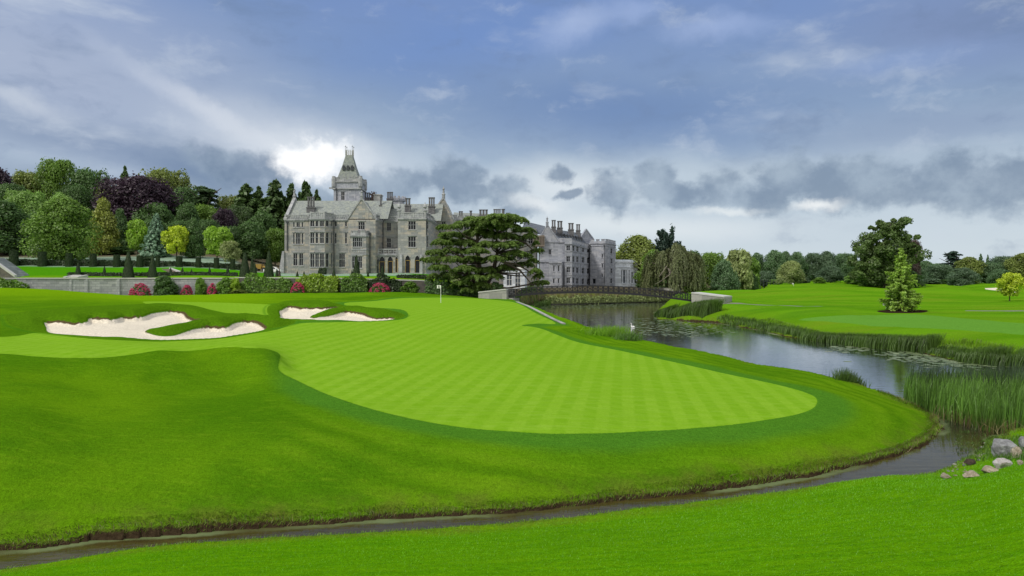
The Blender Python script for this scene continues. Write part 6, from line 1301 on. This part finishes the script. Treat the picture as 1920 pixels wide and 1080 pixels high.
# stone stair and garden steps
def stairs():
    r = empty('stone_stair', (0, 0, 0), 0, 'broad stone stair with a sloping pale balustrade beside the lawn bank', 'stair'); d = 130.0; xa, xb = at(28, d)[0], at(-30, d)[0]; za, zb = zat(521, d), zat(482, d); n = 22; w = MB()
    for i in range(n):
        u0, u1 = i / n, (i + 1) / n; w.box(xa + (xb - xa) * u1, xa + (xb - xa) * u0, d + .6, d + 5, za - 2, za + (zb - za) * u1)
    w.build('steps', M['wall'], r); b = MB(); b.hexa([(xb, d, za - 2), (xa, d, za - 2), (xa, d + .5, za - 2), (xb, d + .5, za - 2), (xb, d, zb + .3), (xa, d, za + .1), (xa, d + .5, za + .1), (xb, d + .5, zb + .3)]); b.build('side_wall', M['wall_old'], r)
    b = MB(); b.hexa([(xb, d - .1, zb + .303), (xa, d - .1, za + .103), (xa, d + .56, za + .103), (xb, d + .56, zb + .303), (xb, d - .1, zb + .75), (xa, d - .1, za + .55), (xa, d + .56, za + .55), (xb, d + .56, zb + .75)]); b.build('balustrade', M['coping'], r)
    r = empty('garden_steps', (0, 0, 0), 0, 'short pale garden steps between curved side walls at the terrace edge', 'steps'); w = MB(); x0, x1 = at(131, 128)[0], at(147, 128)[0]; z = zat(521, 128)
    for i in range(4): w.box(x0, x1, 127.2 + i * .5, 127.7 + i * .5, z - 1, z + .1 + i * .16)
    w.build('steps', M['coping'], r)
    for px in (128, 150):
        b = MB(); x = at(px, 128)[0]; b.hexa([(x - .25, 126.9, z - 1), (x + .25, 126.9, z - 1), (x + .25, 130, z - 1), (x - .25, 130, z - 1), (x - .25, 126.9, z + .2), (x + .25, 126.9, z + .2), (x + .25, 130, z + .6), (x - .25, 130, z + .6)]); b.build('side_wall', M['coping'], r)
    r = empty('lawn_path', (0, 0, 0), 0, 'pale stone steps cutting through the lawn bank', 'path steps'); w = MB(); b = MB()
    n = 12; xa, xb = at(326, 134)[0], at(303, 150)[0]
    for i in range(n):
        y = 134.6 + 15 * i / n; xx = xa + (xb - xa) * i / n; z = ground(xx, y + .6); w.box(xx, xx + 1.6, y, y + 15 / n, z - 1, z + .16)
    w.build('steps', M['wood'], r); b.obox((xa + 1.75, 134.4), (xb + 1.75, 149.8), -.35, ground(xa + 1.8, 135) - .3, ground(xa + 1.8, 135) + .4, 0, ground(xb, 150) - .3, ground(xb, 150) + .35); b.build('edging', M['coping'], r)
stairs()

# ------------------------------------------------------------------ bridge
def bridge():
    r = empty('footbridge', (0, 0, 0), 0, 'black iron footbridge arching over the river between two stone abutments', 'bridge')
    a, m, b = np.array(P3(949, 557, 114)), np.array(P3(1122, 549.5, 113)), np.array(P3(1299, 565.5, 112))
    def pt(t): # quadratic through the three
        L0, L1, L2 = 2 * (t - .5) * (t - 1), -4 * t * (t - 1), 2 * t * (t - .5); return a * L0 + m * L1 + b * L2
    ctr = [pt(t) for t in np.linspace(0, 1, 57)]; ax = (b - a)[:2] / np.linalg.norm((b - a)[:2]); nv = np.array([-ax[1], ax[0], 0]); wd = 1.9
    def strip(off0, off1, z0, z1):
        w = MB()
        for p, q in zip(ctr, ctr[1:]):
            w.hexa([tuple(p + nv * off0 + [0, 0, z0]), tuple(q + nv * off0 + [0, 0, z0]), tuple(q + nv * off1 + [0, 0, z0]), tuple(p + nv * off1 + [0, 0, z0]), tuple(p + nv * off0 + [0, 0, z1]), tuple(q + nv * off0 + [0, 0, z1]), tuple(q + nv * off1 + [0, 0, z1]), tuple(p + nv * off1 + [0, 0, z1])])
        return w
    strip(.12, wd - .12, .1, .2).build('deck', M['iron'], r)
    for o in (0, wd - .1):
        strip(o, o + .1, -.06, .28).build('beam', M['iron'], r)
        w = strip(o - .02, o + .12, 1.10, 1.26); w2 = strip(o + .02, o + .08, .34, .40); w3 = strip(o + .02, o + .08, .98, 1.03)
        for k in (w2, w3):
            i0 = len(w.v); w.v += k.v; w.f += [tuple(i + i0 for i in f) for f in k.f]; w.uv += k.uv; w.mi += k.mi
        ps = [pt(t) for t in np.linspace(0, 1, 37)]
        for p in ps: w.tube([tuple(p + nv * (o + .05) + [0, 0, .2]), tuple(p + nv * (o + .05) + [0, 0, 1.18])], .085, 4)
        for p, q in zip(ps, ps[1:]):
            n_ = nv * (o + .05)
            for za, zb in ((.38, 1.0), (1.0, .38)): w.tube([tuple(p + n_ + [0, 0, za]), tuple(q + n_ + [0, 0, zb])], .034, 3, cap=False)
            c = (p + q) / 2 + n_ + [0, 0, .69]; rr = .2; ring = [tuple(c + np.array([ax[0], ax[1], 0]) * rr * math.cos(t) + [0, 0, rr * math.sin(t)]) for t in np.linspace(0, 2 * math.pi, 9)]; w.tube(ring, .032, 3, cap=False)
        w.build('railing', M['iron'], r)
    # abutments
    for (p0, p1, y0, y1, d0, d1, btm) in ((897, 949.5, 547, 541.2, 115.5, 113.3, -4.6), (1296.5, 1358.5, 548, 555.5, 111.3, 108, -6.4)):
        w = MB(); A, B_ = at(p0, d0), at(p1, d1); w.obox(A, B_, 3.4, btm, zat(y0, d0) - .2, 0, btm, zat(y1, d1) - .2); c = MB(); c.obox(A, B_, 3.6, zat(y0, d0) - .197, zat(y0, d0), -.08, zat(y1, d1) - .197, zat(y1, d1))
        ab = w.build('abutment', M['concrete'], r); c.build('coping', M['coping'], ab)
    w = MB(); A, B_ = at(949.6, 113.9), at(962, 113.4); w.obox(A, B_, 2.6, -6.6, zat(556, 113.8) - .25); w.build('pier', M['concrete'], r)
bridge()
def river_walls():
    r = empty('retaining_wall', (0, 0, 0), 0, 'low grey retaining wall along the green edge down to the river', 'retaining wall'); w = MB(); c = MB()
    pts = on_ground([(964, 566.5), (985, 575), (1008, 587), (1030, 599), (1050, 608.5)]); P = [Vector((p[0] + .25, p[1] + .5, ground(*p) + .02)) for p in pts]
    for a, b in zip(P, P[1:]):
        w.obox(a, b, .35, -6.6, a.z, 0, -6.6, b.z); c.obox(a, b, .4, a.z + .003, a.z + .05, -.03, b.z + .003, b.z + .05)
    w.build('wall', M['concrete'], r); c.build('coping', M['concrete'], r)
    r = empty('river_wall', (0, 0, 0), 0, 'low brown stone river wall overgrown with plants under the manor wing', 'river wall'); w = MB()
    P = pd((1012, 177.4), (1050, 179.4), (1080, 181.2), (1150, 189), (1240, 199.8), (1300, 209))
    for i, (a, b) in enumerate(zip(P, P[1:])): w.obox(a, b, .8, -6.6, -4.5 - .15 * (i % 2), -.2, -6.6, -4.5 - .15 * (i % 2))
    w.build('wall', M['wall_old'], r)
    hedge('bank_growth', 'rough olive growth along the top of the brown river wall', [at(1016, 178.2), at(1080, 181.6), at(1150, 189.2), at(1240, 200.2), at(1320, 211.6)], 2.2, 1.25, 'leaf_willow', leaf=.16, rag=.5, cat='undergrowth', base=-5.5, seed=21)
    w = MB(); a, b = at(1206, 212), at(1275, 206); w.obox(a, b, .7, -4.6, zat(538, 212), 0, -4.6, zat(541, 206)); tag(w.build('low_wall', M['coping'], None), 'low pale wall behind the bridge rail below the pavilion', 'low wall')
river_walls()

# ------------------------------------------------------------------ flags, swan, stones
def flag(label, px, ybase, ytop, d, s=1.0):
    x, y = at(px, d); z = ground(x, y); h = (ybase - ytop) * d / F; r = empty('golf_flag', (x, y, z), 0, label, 'golf flag'); w = MB(); w.tube([(0, 0, -.1), (0, 0, h)], .032 * s, 6); w.build('pole', M['white'], r)
    f = MB(); n = 5; fw, fh = .42 * s, .36 * s
    for i in range(n):
        xa, xb = -.03 - fw * i / n, -.03 - fw * (i + 1) / n; ya, yb = .04 * math.sin(i * 1.4), .04 * math.sin((i + 1) * 1.4); f.face([(xa, ya, h - fh), (xb, yb, h - fh), (xb, yb, h), (xa, ya, h)])
    fl = f.build('flag', M['white'], r); e = MB(); e.box(-.03 - fw * .62, -.03 - fw * .3, -.062, -.05, h - fh * .72, h - fh * .28); e.box(-.03 - fw * .53, -.03 - fw * .39, -.066, -.0625, h - fh * .9, h - fh * .735); e.build('emblem', M['lead'], fl); return r
flag('white golf flag with a dark emblem standing on the upper green', 826.5, 569, 536, 91.5, 1.15)
flag('small white golf flag on the far green near the larch', 1661, 585.5, 575, 97, .9)
flag('tiny white golf flag on the distant green before the pale willow', 1488, 533, 527, 262, 1.3)
def swan():
    x, y = wz(1187, 614); vs = [(-.42, 0, .16), (-.2, 0, .17), (.05, 0, .16), (.26, 0, .2), (.37, 0, .36), (.36, 0, .52), (.30, 0, .66), (.31, 0, .78), (.40, 0, .82), (.5, 0, .79)]
    rd = [(.05, .04), (.2, .16), (.24, .19), (.16, .14), (.075, .075), (.06, .06), (.055, .055), (.06, .06), (.07, .065), (.03, .03)]
    me = bpy.data.meshes.new('swan'); me.from_pydata(vs, [(i, i + 1) for i in range(len(vs) - 1)], []); o = link('swan', me); me.materials.append(M['white'])
    sk = o.modifiers.new('skin', 'SKIN'); o.modifiers.new('sub', 'SUBSURF').render_levels = 1
    for i, s in enumerate(me.skin_vertices[0].data): s.radius = rd[i]; s.use_root = i == 2
    o.location = (x, y, WATER - .02); o.rotation_euler = (0, 0, 2.9); o.scale = (.66,) * 3; tag(o, 'white swan floating on the dark river before the bridge', 'swan')
    b = MB(); b.tube([(.5, 0, .79), (.6, 0, .765)], [.03, .012], 6); b.build('beak', M['gold_wood'], o)
swan()
def rock_mesh(seed, flat=.7):
    import bmesh
    rng = np.random.default_rng(seed); b = bmesh.new(); bmesh.ops.create_icosphere(b, subdivisions=4, radius=.5)
    pl = ball(13, rng); off = rng.uniform(.27, .46, 13); ph = rng.uniform(0, 6, (6, 3)); fr = rng.normal(0, 5, (6, 3))
    for v in b.verts:
        p = np.array(v.co)
        for n, d_ in zip(pl, off):
            k = p @ n - d_
            if k > 0: p = p - n * k * .92
        p = p * (1 + .035 * sum(math.sin(float(fr[i] @ p * 2.2 + ph[i, 0])) for i in range(6)) * .5); v.co = (p[0], p[1], p[2] * flat)
    me = bpy.data.meshes.new('rock'); b.to_mesh(me); b.free(); return me
def rock_mat(name, base, dark):
    m, t = new_mat(name); o = t.n('ShaderNodeTexCoord').outputs['Object']; n = t.noise(o, 3, 7, .68).outputs['Fac']; n2 = t.noise(o, 14, 5, .7).outputs['Fac']
    c = t.mix(t.ramp(n, .38, .66), dark, base); c = t.mix(t.math('MULTIPLY', t.ramp(n2, .5, .75), .5), c, tuple(x * .45 for x in base)); principled(t, c, .9, t.math('ADD', n, n2), .06); M[name] = m
rock_mat('rock_grey', (.40, .41, .42), (.2, .2, .21)); rock_mat('rock_tan', (.56, .49, .38), (.34, .28, .2)); rock_mat('rock_white', (.66, .63, .60), (.42, .38, .34)); rock_mat('rock_brown', (.10, .07, .05), (.05, .035, .025))
def sight(px, py):
    for d in np.arange(9, 60, .08):
        if ground(*at(px, d)) >= zat(py, d): return d
    return 60.
for i, (px, py, w, h, mt, lb) in enumerate(((1884, 856, 42, 38, 'rock_grey', 'big grey boulder, the tallest of the stones above the creek'), (1905, 858, 27, 24, 'rock_tan', 'tan boulder beside the big grey one'), (1920, 846, 20, 30, 'rock_grey', 'grey boulder cut by the right edge of the photo'), (1878, 878, 42, 20, 'rock_white', 'white flattish boulder below the big grey one'), (1854, 886, 32, 15, 'rock_tan', 'flat pinkish stone beside the white boulder'),
      (1822, 895, 36, 14, 'rock_tan', 'long low tan stone at the grass edge'), (1772, 897, 26, 9, 'rock_tan', 'small flat stone lowest down the creek bank'), (1818, 872, 22, 15, 'rock_brown', 'dark brown lump of peat by the creek'), (1912, 872, 18, 10, 'rock_tan', 'small tan stone beside the white boulder at the photo edge'))):
    d = sight(px, py); x, y = at(px, d); z = ground(x, y); s = (.95 if i in (0, 3) else .78) * w * d / F; o = link('boulder', rock_mesh(30 + i, .9 if h > w * .7 else .8), None, M[mt]); hz = h * d / F; o.scale = (s * (1.3 if i else 1.15), s * .9, hz * (1.15 if i else 1.4) / (.9 if h > w * .7 else .8)); o.location = (x, y, z + hz * .34); o.rotation_euler = (0, 0, i * 1.3); tag(o, lb, 'boulder')
rng = np.random.default_rng(2); RM = [rock_mesh(60 + i, .7) for i in range(3)]
for i in range(34):
    t = rng.random(); px = 1772 + 100 * t + rng.normal(0, 8); py = 893 - 62 * t + rng.normal(0, 6); d = sight(px, py); x, y = at(px, d); z = max(ground(x, y), WATER); s = rng.uniform(.06, .17)
    o = link('stone', RM[i % 3], None, M[('rock_tan', 'rock_white', 'rock_grey')[i % 3]]); o.location = (x, y, z + s * .1); o.scale = (s, s * .8, s * .8); o.rotation_euler = (0, 0, i); tag(o, 'small loose stone on the muddy creek bank below the boulders', 'stone', 'small stones scattered on the creek bank')

# ------------------------------------------------------------------ reeds, tufts, lily pads
L('clump', .075, .15, .008, 2.0); L('reed_near', .034, .070, .009, 2.7)
def blades(name, label, XY, h, wd, mat, lean=.25, z=None, seed=1, wind=(.12, 0), cat=None):
    rng = np.random.default_rng(seed); n = len(XY); Z = np.array([max(ground(x, y), WATER - .05) for x, y in XY]) if z is None else np.full(n, z)
    H = np.broadcast_to(h, (n,)) * rng.uniform(.6, 1.12, n); a = rng.uniform(0, 2 * math.pi, n); ln = np.abs(rng.normal(0, lean, n)); dx, dy = np.cos(a) * ln + wind[0], np.sin(a) * ln + wind[1]; b = rng.uniform(0, math.pi, n); wx, wy = np.cos(b) * wd * .5, np.sin(b) * wd * .5
    lv = []
    for f, ww in ((0, 1), (.4, .95), (.78, .6), (1, .06)):
        px, py, pz = XY[:, 0] + dx * H * f ** 2.1, XY[:, 1] + dy * H * f ** 2.1, Z + H * f * (1 - .22 * np.minimum(1, ln) * f); lv += [np.c_[px - wx * ww, py - wy * ww, pz], np.c_[px + wx * ww, py + wy * ww, pz]]
    V = np.stack(lv, 1).reshape(-1, 3); i = np.arange(n)[:, None] * 8; q = np.concatenate([i + np.array([[0, 1, 3, 2]]), i + np.array([[2, 3, 5, 4]]), i + np.array([[4, 5, 7, 6]])])
    cl = .5 + .3 * np.sin(XY[:, 0] * 1.7 + seed) * np.cos(XY[:, 1] * 1.3); o = link(name, np_mesh(name, V, q, None, dict(tint=np.repeat(np.clip(cl + rng.normal(0, .25, n), 0, 1), 8))), None, M[mat]); tag(o, label, None, None, 'stuff'); return o
def inside(poly, n, seed):
    rng = np.random.default_rng(seed); p = np.array(poly); lo, hi = p.min(0), p.max(0); out = np.empty((0, 2))
    while len(out) < n:
        c = rng.uniform(lo, hi, (n * 2, 2)); out = np.concatenate([out, c[sdf(p, c[:, 0], c[:, 1]) > 0]])
    return out[:n]
def along(pts, n, lo, hi, seed):
    rng = np.random.default_rng(seed); p = dense(pts, False, 4); s = np.r_[0, np.cumsum(np.linalg.norm(np.diff(p, axis=0), axis=1))]; u = rng.random(n) * s[-1]; x, y = np.interp(u, s, p[:, 0]), np.interp(u, s, p[:, 1]); e = rng.uniform(lo, hi, n)
    i = np.clip(np.searchsorted(s, u) - 1, 0, len(p) - 2); t = p[i + 1] - p[i]; t /= np.linalg.norm(t, axis=1, keepdims=True) + 1e-9; return np.c_[x - t[:, 1] * e, y + t[:, 0] * e]
bed = [wz(1693, 752), wz(1738, 780), wz(1800, 795), wz(1870, 815), wz(1925, 808), wz(2250, 792), wz(2250, 742), wz(1925, 741), wz(1800, 737), wz(1705, 738)]
blades('reeds', 'tall dark green reed bed in the water beside the creek mouth', inside(bed, 12000, 1), 1.45, .036, 'reed_near', .2, WATER - .05, 1, (.06, 0))
blades('reeds', 'grey-green upper reeds at the back of the tall reed bed', inside([wz(1700, 748), wz(1800, 752), wz(1925, 757), wz(2250, 755), wz(2250, 740), wz(1925, 738), wz(1800, 735), wz(1705, 736)], 5500, 2), 1.72, .024, 'reed_dark', .12, WATER - .05, 2, (.08, 0))
blades('reeds', 'dry bent stalks along the foot of the tall reed bed', inside([wz(1738, 782), wz(1800, 800), wz(1870, 821), wz(1925, 814), wz(1925, 806), wz(1870, 812), wz(1800, 792)], 170, 3), .75, .02, 'dry', .8, WATER - .03, 3)
RB = lambda *p: [at(a, b) for a, b in p]
for (nm, lb, pts, n, lo, hi, h, w, mt) in (('reeds', 'long reed fringe on the far bank below the larch', RB((1508, 70), (1560, 66.6), (1625, 62.2), (1692, 59.4), (1738, 56.8)), 3600, -.4, 1.5, 1.25, .05, 'reed'), ('reeds', 'reed fringe on the far bank near the right photo edge', RB((1800, 51.0), (1860, 48.8), (1917, 47.6), (2100, 43), (2300, 39)), 4200, -.4, 1.6, 1.35, .045, 'reed'),
      ('reeds', 'grey-green reed clump before the stone abutment', RB((1250, 108.5), (1285, 106), (1322, 102)), 4200, -.3, 3.2, 1.9, .055, 'reed'), ('reeds', 'green reed clump at the river corner before the abutment reeds', RB((1228, 118), (1238, 112), (1256, 110)), 900, -.2, 2.5, 1.5, .09, 'reed'), ('reeds', 'rough reed tufts on the bank between abutment and long fringe', RB((1345, 99.6), (1380, 92.5), (1420, 85.5), (1470, 76.5), (1508, 70.2)), 2000, -.2, 1.4, .8, .06, 'reed'), ('reeds', 'short bank grass between the two far reed fringes', RB((1738, 56.8), (1770, 53.4), (1800, 51.2)), 900, -.1, 1.4, .6, .045, 'reed'),
      ('rough_grass', 'pale rough grass along the top of the far bank', RB((1400, 89.5), (1500, 71.5), (1625, 63), (1730, 57.8), (1800, 51.8), (1917, 48.2), (2200, 41)), 5200, .6, 3.2, .42, .05, 'blade')):
    blades(nm, lb, along(pts, n, lo, hi, len(lb)), h, w, mt, .3, None, len(lb))
blades('reeds', 'bright green reed clump on the green side bank by the swan', np.array([at(p, d) for p, d in zip(np.random.default_rng(4).normal(1137, 19, 1700), np.random.default_rng(5).uniform(60.0, 64.5, 1700))]), 1.45, .055, 'clump', .3, -5.5, 4)
blades('reeds', 'round grassy clump beside the bright green reeds', np.array([at(p, d) for p, d in zip(np.random.default_rng(6).normal(1176, 11, 1000), np.random.default_rng(7).uniform(57, 60, 1000))]), 1.05, .045, 'reed_near', .6, -5.4, 6)
blades('reeds', 'thin reed tips showing over the bank past the grassy clump', np.array([at(p, d) for p, d in zip(np.random.default_rng(8).normal(1228, 11, 300), np.random.default_rng(9).uniform(56.5, 58.5, 300))]), .8, .04, 'reed', .4, -5.8, 8)
blades('reeds', 'small reed tuft on the green edge before the tall reed bed', np.array([at(p, d) for p, d in zip(1592 + np.random.default_rng(10).normal(0, 15, 700), 38.2 + np.random.default_rng(11).uniform(-.8, .6, 700))]), np.interp(np.random.default_rng(10).normal(0, 15, 700), [-20, -8, 30], [1.15, 1.15, .45]), .03, 'reed', .3, -5.95, 10, (.08, 0))
blades('reeds', 'plants on the bank below the great cedar past the retaining wall', along(RB((985, 116), (990, 135), (1008, 165), (1030, 178)), 1600, -.5, 2.4, 12), 1.3, .12, 'reed', .35, None, 12)
blades('rough_grass', 'ragged grass overhanging the creek along the foot of the green bank', along(creek_far[2:], 11000, .02, .5, 13), .095, .014, 'blade', .8, None, 13, (0, -.25))
blades('rough_grass', 'dry stems along the foot of the green bank', along(creek_far[2:], 2600, .0, .35, 14), .17, .012, 'dry', .9, None, 14, (0, -.3))
blades('rough_grass', 'soft grass edge along the near side of the creek', along(creek_near[2:], 7000, -.35, .02, 15), .09, .012, 'blade', .7, None, 15, (0, .15))
blades('rough_grass', 'rough weeds between the boulders and the creek', np.array([at(p, sight(p, q)) for p, q in zip(np.random.default_rng(16).uniform(1790, 1935, 1500), np.random.default_rng(17).uniform(822, 866, 1500))]), .2, .018, 'reed', .6, None, 16)
def pads():
    rng = np.random.default_rng(8); V, Fc, T = [], [], []
    def put(px, py, r):
        x, y = wz(px, py); i = len(V); T.append(rng.random())
        for k in range(8): a = 2 * math.pi * k / 8; V.append((x + r * math.cos(a) * rng.uniform(.85, 1.1), y + r * math.sin(a) * rng.uniform(.85, 1.1), WATER + .006 + .002 * (len(T) % 5)))
        Fc.append(list(range(i, i + 8)))
    for cx, cy, sx, sy, n in ((1170, 571, 60, 2.5, 420), (1080, 575, 50, 3, 200), (1265, 566, 60, 2, 260), (1240, 612, 45, 9, 260), (1280, 600, 30, 6, 120), (1180, 606, 35, 8, 120), (1110, 600, 22, 7, 60), (1330, 615, 30, 5, 70), (1270, 625, 40, 5, 70), (1010, 580, 12, 5, 90), (1590, 655, 30, 3, 70), (1680, 662, 30, 3, 60), (1770, 672, 30, 5, 160), (1800, 682, 40, 4, 110), (1700, 672, 25, 4, 40)):
        for _ in range(n): put(cx + rng.normal(0, sx), cy + rng.normal(0, sy), rng.uniform(.12, .34))
    me = np_mesh('lily_pads', np.array(V), np.array(Fc), None, dict(tint=np.repeat(T, 8))); o = link('lily_pads', me, None, M['pad']); tag(o, 'patches of lily pads on the dark river', None, None, 'stuff')
m, t = new_mat('pad'); principled(t, t.mix(t.attr('tint'), (.09, .14, .04), (.24, .29, .15)), .45); M['pad'] = m
pads()
# ------------------------------------------------------------------ far things
def fence():
    r = empty('rail_fence', (0, 0, 0), 0, 'thin rail fence far off before the distant poplars', 'fence'); w = MB(); d = 300
    xs = np.linspace(at(1414, d)[0], at(1462, d)[0], 9)
    for x in xs: q = MB(); q.box(x - .09, x + .09, d - .09, d + .09, ground(x, d) - .3, zat(524.5, d)); q.build('post', M['lead'], r)
    for py in (525.2, 528): q = MB(); q.box(xs[0], xs[-1], d - .16, d - .095, zat(py, d) - .07, zat(py, d) + .07); q.build('rail', M['lead'], r)
fence()
def vehicles():
    r = empty('parked_car', (*at(512, 158), ground(*at(512, 158))), 0, 'white car parked by the west end of the manor', 'car'); w = MB(); w.hexa([(-2, -.8, .3), (2, -.8, .3), (2, .8, .3), (-2, .8, .3), (-2, -.8, .85), (2, -.8, .8), (2, .8, .8), (-2, .8, .85)]); w.hexa([(-1.5, -.75, .853), (1.1, -.75, .853), (1.1, .75, .853), (-1.5, .75, .853), (-1.0, -.62, 1.4), (.5, -.62, 1.4), (.5, .62, 1.4), (-1.0, .62, 1.4)]); w.build('body', M['white'], r)
    g = MB(); g.face([(-1.2, -.752, .92), (.85, -.752, .92), (.45, -.652, 1.32), (-.92, -.652, 1.32)]); g.build('window', M['glass'], r)
    for x in (-1.25, 1.25):
        for y in (-.78, .78): q = MB(); q.tube([(x, y - .1, .32), (x, y + .1, .32)], .32, 12); q.build('wheel', M['iron'], r)
    r = empty('dumper', (*at(489, 160), ground(*at(489, 160))), 0, 'small yellow dumper parked between the yew cones', 'dumper'); w = MB(); w.hexa([(-1.4, -.8, .5), (.3, -.8, .5), (.3, .8, .5), (-1.4, .8, .5), (-1.7, -1, 1.6), (.4, -1, 1.6), (.4, 1, 1.6), (-1.7, 1, 1.6)]); w.box(.45, 1.5, -.6, .6, .5, 1.2); w.build('body', M['gold_wood'], r); w = MB(); w.tube([(.6, -.6, 1.2), (.6, -.6, 2.1), (.6, .6, 2.1), (.6, .6, 1.2)], .05, 6); w.build('roll_bar', M['iron'], r)
    for x in (-.8, .95):
        for y in (-.75, .75): q = MB(); q.tube([(x, y - .15, .42), (x, y + .15, .42)], .42, 12); q.build('wheel', M['iron'], r)
vehicles()

def turf(name, label, poly, dens, h, wd, mat, seed, wind):
    """single short blades standing on the mown ground near the camera"""
    rng = np.random.default_rng(seed); p = np.array(poly); lo, hi = p.min(0), p.max(0); n = int((hi - lo).prod() * dens); c = rng.uniform(lo, hi, (n, 2)); c = c[sdf(p, c[:, 0], c[:, 1]) > .02]; k = np.abs(c[:, 0] / c[:, 1]) < .82; c = c[k]; c = c[rng.random(len(c)) < np.clip(11 / c[:, 1], .25, 1)]
    yy = np.maximum(c[:, 1], 8); tt = c[:, 0] / yy; j = np.clip(np.searchsorted(GYS, c[:, 1]) - 1, 0, len(GYS) - 2); i = np.clip(np.searchsorted(GT, tt) - 1, 0, len(GT) - 2); fv = (c[:, 1] - GYS[j]) / (GYS[j + 1] - GYS[j]); fu = (tt - GT[i]) / (GT[i + 1] - GT[i])
    z = (GZ[j, i] * (1 - fu) + GZ[j, i + 1] * fu) * (1 - fv) + (GZ[j + 1, i] * (1 - fu) + GZ[j + 1, i + 1] * fu) * fv; ok = z > WATER + .12; c, z = c[ok], z[ok]; n = len(c)
    H = h * rng.uniform(.5, 1.4, n) * np.clip(c[:, 1] / 11, .8, 2); a = rng.uniform(0, 6.28, n); l = rng.uniform(.2, .9, n) * H; b = rng.uniform(0, math.pi, n); w = wd * np.clip(c[:, 1] / 11, .7, 2)
    V = np.stack([np.c_[c[:, 0] - np.cos(b) * w, c[:, 1] - np.sin(b) * w, z - .01], np.c_[c[:, 0] + np.cos(b) * w, c[:, 1] + np.sin(b) * w, z - .01], np.c_[c[:, 0] + np.cos(a) * l + wind[0], c[:, 1] + np.sin(a) * l + wind[1], z + H]], 1).reshape(-1, 3)
    o = link(name, np_mesh(name, V, np.arange(3 * n).reshape(-1, 3), None, dict(tint=np.repeat(np.clip(.5 + .25 * np.sin(c[:, 0] * .9) * np.cos(c[:, 1] * .7) + rng.normal(0, .3, n), 0, 1), 3))), None, M[mat]); tag(o, label, None, None, 'stuff')
L('turf_blade', .085, .225, .0022, 1.5, .3)
turf('grass', 'mown grass of the bank nearest the viewer', [(-16, 5)] + [p for p in creek_near[2:] if abs(p[0]) < 24] + [(22, 5)], 620, .020, .005, 'turf_blade', 1, (.01, 0))
